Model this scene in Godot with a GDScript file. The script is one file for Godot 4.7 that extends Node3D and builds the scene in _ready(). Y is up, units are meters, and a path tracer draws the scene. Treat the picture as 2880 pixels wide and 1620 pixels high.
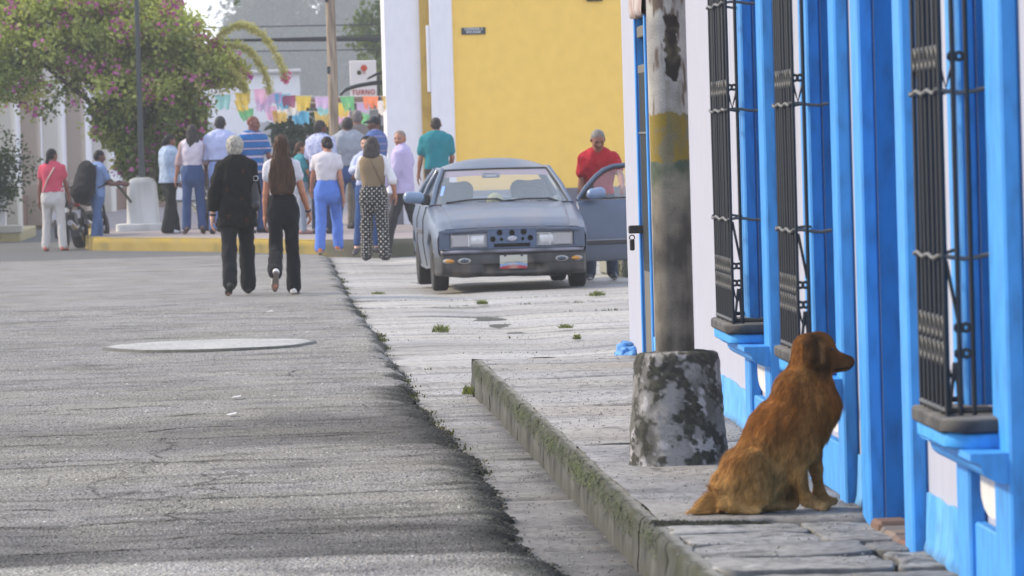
extends Node3D
# A street corner in a colonial town: walkers, a parked car, a blue house with window grilles and a dog on the pavement.

var M := {}
var used_names := {}
var R := RandomNumberGenerator.new()
var nz := FastNoiseLite.new()      # shared noise, about 1 unit features at frequency 1

# ---------- naming and tagging ----------
func numbered(s: String) -> String:
	if not used_names.has(s):
		used_names[s] = 0
		return s
	used_names[s] += 1
	return "%s_%03d" % [s, used_names[s]]

func tag(o: Node, label: String, category: String, group := "") -> void:
	o.set_meta("label", label)
	o.set_meta("category", category)
	if group != "":
		o.set_meta("group", group)

func thing(called: String, label: String, category: String, at := Vector3.ZERO, turn := 0.0, group := "") -> Node3D:
	var o := Node3D.new()
	o.name = numbered(called)
	add_child(o, true)
	o.position = at
	o.rotation_degrees.y = turn
	tag(o, label, category, group)
	return o

func obj(called: String, mb: MB, mat: Material, parent: Node = null) -> MeshInstance3D:
	return inst(called, mb.mesh(), mat, parent)

func inst(called: String, mesh: Mesh, mat: Material, parent: Node = null) -> MeshInstance3D:
	var o := MeshInstance3D.new()
	o.mesh = mesh
	o.material_override = mat
	if parent == null:
		o.name = numbered(called)
		add_child(o, true)
	else:
		var n := called
		var k := 0
		while parent.has_node(NodePath(n)):
			k += 1
			n = "%s_%03d" % [called, k]
		o.name = n
		parent.add_child(o, true)
	return o

func struct(called: String, mb: MB, mat: Material) -> MeshInstance3D:
	var o := obj(called, mb, mat)
	o.set_meta("kind", "structure")
	return o

func stuff(o: Node) -> Node:
	o.set_meta("kind", "stuff")
	return o

# ---------- mesh builder ----------
class MB:
	var V := PackedVector3Array()
	var N := PackedVector3Array()
	var C := PackedColorArray()
	var U := PackedVector2Array()
	var I := PackedInt32Array()
	var col := Color.WHITE
	var uvs := false

	# adds triangles; they are turned so that they face away from «inside», and smooth normals are made where vertices are shared
	func add(v: PackedVector3Array, idx: PackedInt32Array, inside = null, colors = null, uv = null) -> void:
		var cen := Vector3.ZERO
		if inside == null:
			for p in v:
				cen += p
			cen /= maxf(1.0, v.size())
		else:
			cen = inside
		var nn := PackedVector3Array()
		nn.resize(v.size())
		var tot := 0.0
		for t in range(0, idx.size(), 3):
			var a := v[idx[t]]
			var b := v[idx[t + 1]]
			var c := v[idx[t + 2]]
			var n := (b - a).cross(c - a)
			tot += n.dot(a + b + c - 3.0 * cen)
			nn[idx[t]] += n
			nn[idx[t + 1]] += n
			nn[idx[t + 2]] += n
		var s := 1.0 if tot >= 0.0 else -1.0
		var base := V.size()
		V.append_array(v)
		for i in v.size():
			N.append((nn[i] * s).normalized())
		if colors == null:
			for i in v.size():
				C.append(col)
		else:
			C.append_array(colors)
		if uv == null:
			for i in v.size():
				U.append(Vector2.ZERO)
		else:
			uvs = true
			U.append_array(uv)
		for t in range(0, idx.size(), 3):
			I.append(base + idx[t])
			if s > 0.0:
				I.append(base + idx[t + 2])
				I.append(base + idx[t + 1])
			else:
				I.append(base + idx[t + 1])
				I.append(base + idx[t + 2])

	func mesh() -> ArrayMesh:
		var m := ArrayMesh.new()
		if V.is_empty():
			return m
		var a := []
		a.resize(Mesh.ARRAY_MAX)
		a[Mesh.ARRAY_VERTEX] = V
		a[Mesh.ARRAY_NORMAL] = N
		a[Mesh.ARRAY_COLOR] = C
		if uvs:
			a[Mesh.ARRAY_TEX_UV] = U
		a[Mesh.ARRAY_INDEX] = I
		m.add_surface_from_arrays(Mesh.PRIMITIVE_TRIANGLES, a)
		return m

	func flat(v: PackedVector3Array, inside = null, colors = null, uv = null) -> void:   # one flat polygon (fan)
		var idx := PackedInt32Array()
		for i in range(1, v.size() - 1):
			idx.append(0); idx.append(i); idx.append(i + 1)
		add(v, idx, inside, colors, uv)

	# box with chamfered edges, in the frame t
	func box(t: Transform3D, size: Vector3, ch := 0.0) -> void:
		var h := size * 0.5
		var cen := t.origin
		if ch <= 0.0:
			for ax in 3:
				for s in [-1.0, 1.0]:
					var q := PackedVector3Array()
					for k in [[-1, -1], [1, -1], [1, 1], [-1, 1]]:
						var p := Vector3.ZERO
						p[ax] = s * h[ax]
						p[(ax + 1) % 3] = k[0] * h[(ax + 1) % 3]
						p[(ax + 2) % 3] = k[1] * h[(ax + 2) % 3]
						q.append(t * p)
					flat(q, cen)
			return
		ch = minf(ch, minf(h.x, minf(h.y, h.z)) * 0.95)
		var vv := func(sx, sy, sz, ax) -> Vector3:
			var sg := Vector3(sx, sy, sz)
			var p := sg * h
			for k in 3:
				if k != ax:
					p[k] -= sg[k] * ch
			return t * p
		for ax in 3:
			var b := (ax + 1) % 3
			var c := (ax + 2) % 3
			for s in [-1.0, 1.0]:
				var q := PackedVector3Array()
				for k in [[-1, -1], [1, -1], [1, 1], [-1, 1]]:
					var g := Vector3.ZERO
					g[ax] = s; g[b] = k[0]; g[c] = k[1]
					q.append(vv.call(g.x, g.y, g.z, ax))
				flat(q, cen)
			for s in [-1.0, 1.0]:           # edges along ax
				for u in [-1.0, 1.0]:
					var q := PackedVector3Array()
					for e in [[-1.0, b], [1.0, b], [1.0, c], [-1.0, c]]:
						var g := Vector3.ZERO
						g[ax] = e[0]; g[b] = s; g[c] = u
						q.append(vv.call(g.x, g.y, g.z, e[1]))
					flat(q, cen)
		for sx in [-1.0, 1.0]:
			for sy in [-1.0, 1.0]:
				for sz in [-1.0, 1.0]:
					flat(PackedVector3Array([vv.call(sx, sy, sz, 0), vv.call(sx, sy, sz, 1), vv.call(sx, sy, sz, 2)]), cen)

	func b(center: Vector3, size: Vector3, ch := 0.0, turn := 0.0) -> void:
		box(Transform3D(Basis(Vector3.UP, turn), center), size, ch)

	# grid of rows; closed joins the last column to the first
	func patch(rows: Array, closed := false, inside = null, colors = null, uv = null, cap := false) -> void:
		var v := PackedVector3Array()
		var idx := PackedInt32Array()
		var w: int = rows[0].size()
		for r in rows:
			v.append_array(r)
		var nc := w if closed else w - 1
		for i in rows.size() - 1:
			for j in nc:
				var a := i * w + j
				var bb := i * w + (j + 1) % w
				var c := (i + 1) * w + (j + 1) % w
				var d := (i + 1) * w + j
				idx.append_array(PackedInt32Array([a, bb, c, a, c, d]))
		add(v, idx, inside, colors, uv)
		if cap:
			for r in [rows[0], rows[rows.size() - 1]]:
				var cc := Vector3.ZERO
				for p in v:
					cc += p
				flat(r, cc / v.size())

	func tube(path: PackedVector3Array, radii, sides := 8, cap := true) -> void:
		var rows := []
		var side := Vector3.ZERO
		for i in path.size():
			var d := (path[mini(i + 1, path.size() - 1)] - path[maxi(i - 1, 0)]).normalized()
			if side == Vector3.ZERO:
				side = d.cross(Vector3.UP if absf(d.y) < 0.9 else Vector3.RIGHT).normalized()
			side = (side - d * side.dot(d)).normalized()
			var up := d.cross(side)
			var r: float = radii if radii is float else radii[i]
			var row := PackedVector3Array()
			for k in sides:
				var a := TAU * k / sides
				row.append(path[i] + (side * cos(a) + up * sin(a)) * r)
			rows.append(row)
		# orient by each ring's own centre: long bent tubes have no single inside
		var v := PackedVector3Array()
		var idx := PackedInt32Array()
		for r in rows:
			v.append_array(r)
		for i in rows.size() - 1:
			for j in sides:
				var a := i * sides + j
				var bb := i * sides + (j + 1) % sides
				idx.append_array(PackedInt32Array([a, bb, bb + sides, a, bb + sides, a + sides]))
		var m := (path[0] + path[1]) * 0.5
		var n := (v[1] - v[0]).cross(v[1 + sides] - v[0])
		var ok := n.dot((v[0] + v[1] + v[1 + sides]) / 3.0 - m) >= 0.0
		var far := m + (n if not ok else -n).normalized() * 0.0
		add_oriented(v, idx, ok)
		if cap:
			flat(rows[0], path[1] if path[1] != path[0] else far)
			flat(rows[rows.size() - 1], path[path.size() - 2])

	func add_oriented(v: PackedVector3Array, idx: PackedInt32Array, ok: bool) -> void:
		var nn := PackedVector3Array()
		nn.resize(v.size())
		for t in range(0, idx.size(), 3):
			var n := (v[idx[t + 1]] - v[idx[t]]).cross(v[idx[t + 2]] - v[idx[t]])
			nn[idx[t]] += n
			nn[idx[t + 1]] += n
			nn[idx[t + 2]] += n
		var base := V.size()
		V.append_array(v)
		for i in v.size():
			N.append((nn[i] * (1.0 if ok else -1.0)).normalized())
			C.append(col)
			U.append(Vector2.ZERO)
		for t in range(0, idx.size(), 3):
			I.append(base + idx[t])
			I.append(base + idx[t + (2 if ok else 1)])
			I.append(base + idx[t + (1 if ok else 2)])

	# profile of (radius, height) turned round the axis of t
	func lathe(t: Transform3D, prof: PackedVector2Array, sides := 16, colf = null) -> void:
		var rows := []
		var cs := PackedColorArray()
		for p in prof:
			var row := PackedVector3Array()
			for k in sides:
				var a := TAU * k / sides
				row.append(t * Vector3(cos(a) * p.x, p.y, sin(a) * p.x))
				cs.append(col if colf == null else colf.call(Vector3(cos(a) * p.x, p.y, sin(a) * p.x)))
			rows.append(row)
		patch(rows, true, null, cs)

	func ball(c: Vector3, r: Vector3, sides := 12, rings := 8) -> void:
		var pr := PackedVector2Array()
		for i in rings + 1:
			var a := PI * i / rings - PI / 2
			pr.append(Vector2(maxf(cos(a), 0.001), sin(a)))
		lathe(Transform3D(Basis.from_scale(r), c), pr, sides)

	# polygon in the xy plane of t, given thickness along z of t, sides flat
	func prism(t: Transform3D, poly: PackedVector2Array, depth: float) -> void:
		var tri := Geometry2D.triangulate_polygon(poly)
		var f := PackedVector3Array()
		var g := PackedVector3Array()
		var c2 := Vector2.ZERO
		for p in poly:
			f.append(t * Vector3(p.x, p.y, depth / 2))
			g.append(t * Vector3(p.x, p.y, -depth / 2))
			c2 += p
		add(f, tri, t * Vector3(f[0].x * 0, 0, -999.0))
		add(g, tri, t * Vector3(0, 0, 999.0))
		var cw := Geometry2D.is_polygon_clockwise(poly)
		for i in poly.size():
			var j := (i + 1) % poly.size()
			var e := poly[j] - poly[i]
			var outw := Vector2(e.y, -e.x) if not cw else Vector2(-e.y, e.x)
			var mid := (poly[i] + poly[j]) / 2 - outw
			flat(PackedVector3Array([f[i], f[j], g[j], g[i]]), t * Vector3(mid.x, mid.y, 0))

# ---------- implicit figures: tapered capsules and ellipsoids joined by a smooth minimum, meshed as surface nets ----------
class Field:
	var pr := []
	var clips := []          # [normal, offset]: keeps dot(n, p) < offset
	func cap(a: Vector3, b: Vector3, ra: float, rb: float, k := 0.03) -> void:
		pr.append([0, a, b, ra, rb, k])
	func ell(c: Vector3, r: Vector3, k := 0.03) -> void:
		pr.append([1, c, r, 0.0, 0.0, k])
	func sub(c: Vector3, r: Vector3, k := 0.02) -> void:
		pr.append([2, c, r, 0.0, 0.0, k])
	func clip(n: Vector3, at: Vector3) -> void:
		clips.append([n.normalized(), n.normalized().dot(at)])

	func build(mb: MB, cell: float, colf: Callable, xf := Transform3D(), noise: FastNoiseLite = null, namp := 0.0, nscale := Vector3.ONE) -> void:
		if pr.is_empty():
			return
		var lo := Vector3.ONE * 1e9
		var hi := -lo
		for q in pr:
			var r: Vector3 = (Vector3.ONE * maxf(q[3], q[4])) if q[0] == 0 else q[2]
			var a: Vector3 = q[1]
			var b: Vector3 = q[2] if q[0] == 0 else q[1]
			if q[0] != 2:
				lo = lo.min(a.min(b) - r)
				hi = hi.max(a.max(b) + r)
		var pad := cell * 2.5 + namp
		lo -= Vector3.ONE * pad
		hi += Vector3.ONE * pad
		var nx := int((hi.x - lo.x) / cell) + 2
		var ny := int((hi.y - lo.y) / cell) + 2
		var nzz := int((hi.z - lo.z) / cell) + 2
		var g := PackedFloat32Array()
		g.resize(nx * ny * nzz)
		g.fill(9.0)
		var sy := nx
		var sz := nx * ny
		for q in pr:
			var kind: int = q[0]
			var a: Vector3 = q[1]
			var k: float = q[5]
			var r: Vector3 = (Vector3.ONE * maxf(q[3], q[4])) if kind == 0 else q[2]
			var b: Vector3 = q[2] if kind == 0 else q[1]
			var m := Vector3.ONE * (pad + k)
			var p0 := (a.min(b) - r - m - lo) / cell
			var p1 := (a.max(b) + r + m - lo) / cell
			var x0 := maxi(0, int(p0.x))
			var x1 := mini(nx - 1, int(p1.x) + 1)
			var y0 := maxi(0, int(p0.y))
			var y1 := mini(ny - 1, int(p1.y) + 1)
			var z0 := maxi(0, int(p0.z))
			var z1 := mini(nzz - 1, int(p1.z) + 1)
			var ba := b - a
			var bb := maxf(ba.length_squared(), 1e-9)
			var ra: float = q[3]
			var dr: float = q[4] - q[3]
			var inv := Vector3.ONE / r
			var rm := minf(r.x, minf(r.y, r.z))
			for z in range(z0, z1 + 1):
				for y in range(y0, y1 + 1):
					var at := z * sz + y * sy + x0
					var p := lo + Vector3(x0, y, z) * cell
					for x in range(x0, x1 + 1):
						var d: float
						if kind == 0:
							var t := clampf((p - a).dot(ba) / bb, 0.0, 1.0)
							d = p.distance_to(a + ba * t) - ra - dr * t
						else:
							var w := (p - a) * inv
							var l := w.length()
							var l2 := (w * inv).length()
							d = l * (l - 1.0) / maxf(l2, 1e-6)
						var o := g[at]
						if kind == 2:
							d = -d
							var h2 := maxf(k - absf(o - d), 0.0) / k
							g[at] = maxf(o, d) + h2 * h2 * k * 0.25
						else:
							var h := maxf(k - absf(o - d), 0.0) / k
							g[at] = minf(o, d) - h * h * k * 0.25
						at += 1
						p.x += cell
		if noise != null or not clips.is_empty():
			var band := cell * 3.0 + namp
			for z in nzz:
				for y in ny:
					var at := z * sz + y * sy
					for x in nx:
						var d := g[at]
						if d < band:
							var p := lo + Vector3(x, y, z) * cell
							if noise != null and d > -band:
								d += namp * noise.get_noise_3dv(p * nscale)
							for c in clips:
								d = maxf(d, c[0].dot(p) - c[1])
							g[at] = d
						at += 1
		# surface nets
		var ids := PackedInt32Array()
		ids.resize(g.size())
		ids.fill(-1)
		var base := mb.V.size()
		var vs := PackedVector3Array()
		var off := [0, 1, sy, sy + 1, sz, sz + 1, sz + sy, sz + sy + 1]
		var cn := [Vector3(0, 0, 0), Vector3(1, 0, 0), Vector3(0, 1, 0), Vector3(1, 1, 0), Vector3(0, 0, 1), Vector3(1, 0, 1), Vector3(0, 1, 1), Vector3(1, 1, 1)]
		var edges := [[0, 1], [2, 3], [4, 5], [6, 7], [0, 2], [1, 3], [4, 6], [5, 7], [0, 4], [1, 5], [2, 6], [3, 7]]
		var near := cell * 3.5
		var o1 := sy
		var o2 := sz
		for z in nzz - 1:
			for y in ny - 1:
				var at := z * sz + y * sy - 1
				for x in nx - 1:
					at += 1
					if absf(g[at]) > near and absf(g[at + 1 + o1 + o2]) > near:
						continue
					var s := int(g[at] < 0.0) + int(g[at + 1] < 0.0) + int(g[at + o1] < 0.0) + int(g[at + o1 + 1] < 0.0) + int(g[at + o2] < 0.0) + int(g[at + o2 + 1] < 0.0) + int(g[at + o1 + o2] < 0.0) + int(g[at + o1 + o2 + 1] < 0.0)
					if s == 0 or s == 8:
						continue
					var sum := Vector3.ZERO
					var n := 0
					for e in edges:
						var da: float = g[at + off[e[0]]]
						var db: float = g[at + off[e[1]]]
						if (da < 0.0) != (db < 0.0):
							sum += cn[e[0]].lerp(cn[e[1]], da / (da - db))
							n += 1
					ids[at] = vs.size()
					vs.append(lo + (Vector3(x, y, z) + sum / n) * cell)
		var tri := PackedInt32Array()
		var nn := PackedVector3Array()
		nn.resize(vs.size())
		var axs := [[1, sy, sz], [sy, sz, 1], [sz, 1, sy]]
		for i in ids.size():
			if ids[i] < 0:
				continue
			for ax in axs:
				var s0: bool = g[i] < 0.0
				if s0 == (g[i + ax[0]] < 0.0):
					continue
				var c0 := ids[i]
				var c1 := ids[i - ax[1]]
				var c2 := ids[i - ax[1] - ax[2]]
				var c3 := ids[i - ax[2]]
				if c1 < 0 or c2 < 0 or c3 < 0:
					continue
				var quad := [c0, c1, c2, c3] if s0 else [c0, c3, c2, c1]
				var n := (vs[quad[1]] - vs[quad[0]]).cross(vs[quad[2]] - vs[quad[0]]) + (vs[quad[2]] - vs[quad[0]]).cross(vs[quad[3]] - vs[quad[0]])
				for w in quad:
					nn[w] += n
				tri.append_array(PackedInt32Array([quad[0], quad[2], quad[1], quad[0], quad[3], quad[2]]))
		for i in vs.size():
			mb.C.append(colf.call(vs[i], nn[i].normalized()))
			mb.V.append(xf * vs[i])
			mb.N.append((xf.basis * nn[i]).normalized())
			mb.U.append(Vector2.ZERO)
		for t in tri:
			mb.I.append(base + t)

# ---------- materials ----------
func lin(r: float, g: float, b: float) -> Color:      # linear base colour -> the sRGB that albedo_color wants
	return Color(r, g, b).linear_to_srgb()

func sr(h: String) -> Color:                          # sRGB hex -> linear, for vertex colours
	return Color(h).srgb_to_linear()

func mat(key: String, albedo := Color.WHITE, rough := 0.9, metal := 0.0, vcol := false) -> StandardMaterial3D:
	if M.has(key):
		return M[key]
	var m := StandardMaterial3D.new()
	m.resource_name = key
	m.albedo_color = albedo
	m.roughness = rough
	m.metallic = metal
	m.vertex_color_use_as_albedo = vcol
	M[key] = m
	return m

func noise_tex(seed_: int, freq: float, oct: int, ramp: Array, size := 512, type := FastNoiseLite.TYPE_SIMPLEX_SMOOTH) -> NoiseTexture2D:
	var n := FastNoiseLite.new()
	n.seed = seed_
	n.noise_type = type
	n.frequency = freq
	n.fractal_octaves = oct
	n.fractal_type = FastNoiseLite.FRACTAL_FBM
	var t := NoiseTexture2D.new()
	t.width = size
	t.height = size
	t.seamless = true
	t.generate_mipmaps = false
	t.noise = n
	var g := Gradient.new()
	g.offsets = PackedFloat32Array()
	var offs := PackedFloat32Array()
	var cols := PackedColorArray()
	for r in ramp:
		offs.append(r[0])
		cols.append(Color(r[1], r[1], r[1]) if r[1] is float else r[1])
	g.offsets = offs
	g.colors = cols
	t.color_ramp = g
	return t

func tri_tex(m: StandardMaterial3D, tex: Texture2D, scale: Vector3, world := true) -> StandardMaterial3D:
	m.albedo_texture = tex
	m.uv1_triplanar = true
	m.uv1_world_triplanar = world
	m.uv1_scale = scale
	return m

func relief(m: StandardMaterial3D, tex: Texture2D, cm: float) -> StandardMaterial3D:
	m.heightmap_enabled = true
	m.heightmap_texture = tex
	m.heightmap_scale = cm
	return m

func fbm(p: Vector3, f: float, oct := 3) -> float:      # about -1..1
	var s := 0.0
	var a := 1.0
	var t := 0.0
	for i in oct:
		s += a * nz.get_noise_3dv(p * f + Vector3.ONE * (17.3 * i))
		t += a
		a *= 0.5
		f *= 2.03
	return clampf(s / t * 1.6, -1.0, 1.0)

func mixc(a: Color, b: Color, t: float) -> Color:
	return a.lerp(b, clampf(t, 0.0, 1.0))

func _ready() -> void:
	R.seed = 7
	nz.seed = 11
	nz.frequency = 1.0
	nz.fractal_type = FastNoiseLite.FRACTAL_NONE
	# ----- camera -----
	var cam := Camera3D.new()
	cam.name = "camera"
	add_child(cam)
	cam.transform = Transform3D(Basis(Vector3.UP, deg_to_rad(-2.586)) * Basis(Vector3.RIGHT, deg_to_rad(-1.6518)) * Basis(Vector3.BACK, -0.028), Vector3(0, 1.52, 0))
	cam.fov = 6.484
	var ca := CameraAttributesPhysical.new()
	ca.frustum_focal_length = 211.8
	ca.frustum_focus_distance = 30.0
	ca.frustum_near = 0.3
	ca.frustum_far = 2500.0
	ca.exposure_aperture = 13.0
	cam.attributes = ca
	cam.near = 0.3
	cam.far = 2500.0
	# ----- sky, air, sun, exposure -----
	var we := WorldEnvironment.new()
	we.name = "environment"
	add_child(we)
	var env := Environment.new()
	env.background_mode = Environment.BG_SKY
	var sky := Sky.new()
	var sm := ProceduralSkyMaterial.new()
	sm.sky_top_color = Color(0.66, 0.70, 0.78)
	sm.sky_horizon_color = Color(0.94, 0.95, 0.97)
	sm.sky_curve = 0.2
	sm.ground_bottom_color = Color(0.35, 0.34, 0.33)
	sm.ground_horizon_color = Color(0.7, 0.7, 0.72)
	sm.sky_energy_multiplier = 1.16
	sm.sun_angle_max = 25.0
	sky.sky_material = sm
	env.sky = sky
	env.background_energy_multiplier = 1.0
	env.tonemap_mode = Environment.TONE_MAPPER_LINEAR
	env.tonemap_exposure = 1.86
	env.fog_enabled = true
	env.fog_light_color = Color(0.93, 0.95, 0.98)
	env.fog_density = 0.00085
	env.sdfgi_enabled = true
	env.ssao_enabled = true
	env.ssil_enabled = true
	we.environment = env
	var sun := DirectionalLight3D.new()
	sun.name = "sun"
	add_child(sun)
	sun.light_energy = 0.85
	sun.light_color = Color(1.0, 0.93, 0.82)
	sun.light_angular_distance = 6.0
	sun.shadow_enabled = true
	sun.look_at_from_position(Vector3.ZERO, Vector3(0.76, -0.58, 0.27), Vector3.UP)
	# ----- the place -----
	materials()
	ground()
	pavement()
	island()
	blue_house()
	yellow_building()
	far_buildings()
	far_trees()
	bougainvillea()
	street_things()
	bunting()
	car()
	motorcycles()
	post()
	dog()
	people()
	weeds()

func materials() -> void:
	# every map is a grey near white, multiplied by the vertex or albedo colour
	var grit := noise_tex(3, 0.045, 5, [[0.0, 0.30], [0.35, 0.55], [0.5, 0.78], [0.65, 0.95], [1.0, 1.0]], 1024)
	var pebble := noise_tex(5, 0.05, 4, [[0.0, 0.0], [0.5, 0.5], [1.0, 1.0]], 1024)
	var grain := noise_tex(9, 0.03, 5, [[0.0, 0.62], [0.5, 0.86], [1.0, 1.0]])
	var fine := noise_tex(21, 0.2, 2, [[0.0, 0.75], [0.5, 0.92], [1.0, 1.0]], 256)
	var soft := noise_tex(41, 0.02, 5, [[0.0, 0.965], [0.5, 0.985], [1.0, 1.0]])
	var weather := noise_tex(51, 0.016, 5, [[0.0, 0.80], [0.3, 0.91], [0.5, 0.96], [0.7, 0.99], [1.0, 1.0]])
	var streak := noise_tex(31, 0.012, 4, [[0.0, 0.84], [0.45, 0.96], [1.0, 1.0]])
	var m := mat("asphalt", Color.WHITE, 0.75, 0.0, true)
	m.metallic_specular = 0.28
	tri_tex(m, grit, Vector3(1.1, 1.1, 1.1))
	relief(m, pebble, 0.5)
	m = mat("concrete", Color.WHITE, 0.65, 0.0, true)
	m.metallic_specular = 0.35
	tri_tex(m, grain, Vector3(1.1, 1.1, 1.1))
	relief(m, grain, 0.25)
	m = mat("plain_concrete", Color.WHITE, 0.9, 0.0, true)
	tri_tex(m, fine, Vector3(2.5, 2.5, 2.5))
	relief(m, fine, 0.1)
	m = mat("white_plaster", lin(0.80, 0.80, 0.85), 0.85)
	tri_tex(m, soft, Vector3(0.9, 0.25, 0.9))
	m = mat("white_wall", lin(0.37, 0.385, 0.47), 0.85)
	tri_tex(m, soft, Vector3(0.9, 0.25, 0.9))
	m = mat("dark_blue_paint", lin(0.010, 0.185, 0.52), 0.6)  # deeper blue than the frames, for linings, shutters and the door
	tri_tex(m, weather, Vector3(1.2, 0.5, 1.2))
	m = mat("grey_panel_plaster", lin(0.62, 0.61, 0.61), 0.85)
	tri_tex(m, streak, Vector3(1.3, 0.6, 1.3))
	m = mat("blue_paint", lin(0.040, 0.295, 0.77), 0.6)
	tri_tex(m, weather, Vector3(1.5, 0.5, 1.5))
	relief(m, grain, 0.12)
	m = mat("blue_dado", Color.WHITE, 0.75, 0.0, true)
	tri_tex(m, weather, Vector3(2.0, 1.0, 2.0))
	m = mat("yellow_plaster", lin(0.92, 0.615, 0.14), 0.9)
	tri_tex(m, soft, Vector3(0.35, 0.3, 0.35))
	m = mat("ochre_plaster", lin(0.52, 0.34, 0.08), 0.9)
	tri_tex(m, streak, Vector3(0.5, 0.4, 0.5))
	m = mat("iron", lin(0.022, 0.024, 0.028), 0.5, 0.0)
	m = mat("worn_iron", lin(0.10, 0.10, 0.10), 0.55, 0.0)
	mat("vc", Color.WHITE, 0.85, 0.0, true)              # plain vertex colour
	m = mat("cloth", Color.WHITE, 0.92, 0.0, true)
	m.metallic_specular = 0.2
	m.rim_enabled = true
	m.rim = 0.12
	m.rim_tint = 0.6
	tri_tex(m, fine, Vector3(6, 6, 6), false)
	mat("skin", Color.WHITE, 0.5, 0.0, true)
	mat("hair", Color.WHITE, 0.5, 0.0, true).metallic_specular = 0.25
	mat("leather", Color.WHITE, 0.5, 0.0, true)
	m = mat("leaf", Color.WHITE, 0.55, 0.0, true)
	m.backlight_enabled = true
	m.backlight = Color(0.9, 0.95, 0.55)
	m = mat("petal", Color.WHITE, 0.7, 0.0, true)
	m.backlight_enabled = true
	m.backlight = Color(0.9, 0.8, 0.9)
	m = mat("paper", Color.WHITE, 0.8, 0.0, true)
	m.backlight_enabled = true
	m.backlight = Color(0.8, 0.8, 0.8)
	mat("bark", Color.WHITE, 0.95, 0.0, true)
	m = mat("car_paint", Color.WHITE, 0.45, 0.1, true)
	m.clearcoat_enabled = true
	m.clearcoat = 0.2
	m.clearcoat_roughness = 0.12
	mat("rubber", lin(0.018, 0.018, 0.02), 0.8)
	mat("black_plastic", lin(0.02, 0.02, 0.022), 0.55)
	m = mat("bumper_plastic", Color.WHITE, 0.55, 0.0, true)
	mat("chrome", lin(0.55, 0.55, 0.58), 0.25, 0.9)
	m = mat("glass", Color(0.75, 0.82, 0.85, 0.12), 0.05)
	m.transparency = BaseMaterial3D.TRANSPARENCY_ALPHA
	m = mat("lamp_glass", lin(0.60, 0.60, 0.62), 0.15, 0.2)
	m = mat("wood", Color.WHITE, 0.85, 0.0, true)

# ---------- ground ----------
func asphalt_edge(z: float) -> float:
	var t := [[-8.0, 1.12], [-14.0, 1.06], [-17.66, 0.97], [-19.7, 0.89], [-24.5, 0.895], [-27.5, 0.85], [-31.2, 0.775], [-36.0, 0.775], [-40.0, 0.77], [-47.0, 0.69], [-53.0, 0.67], [-60.4, 0.66], [-75.0, 0.66]]
	var x := 0.66
	for i in t.size() - 1:
		if z <= t[i][0] and z >= t[i + 1][0]:
			x = lerpf(t[i][1], t[i + 1][1], (t[i][0] - z) / (t[i][0] - t[i + 1][0]))
	return x + 0.04 * fbm(Vector3(0, 3, z), 0.9, 3) + 0.028 * fbm(Vector3(5, 3, z), 4.0, 3)

func asphalt_y(x: float, z: float, e: float) -> float:
	var d := e - x
	var y := 0.006 * fbm(Vector3(x, 0, z), 0.4, 2) + 0.001 * fbm(Vector3(x, 9, z), 3.0, 2)
	var wd := (0.17 + 0.08 * fbm(Vector3(3, 1, z), 0.8, 2)) * (1.0 if z > -32.0 else 0.6)
	if d < wd:
		var q := 1.0 - d / wd
		y -= 0.050 * q * q
		y += 0.010 * q * fbm(Vector3(x, 4, z), 7.0, 2)
	return y

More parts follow.
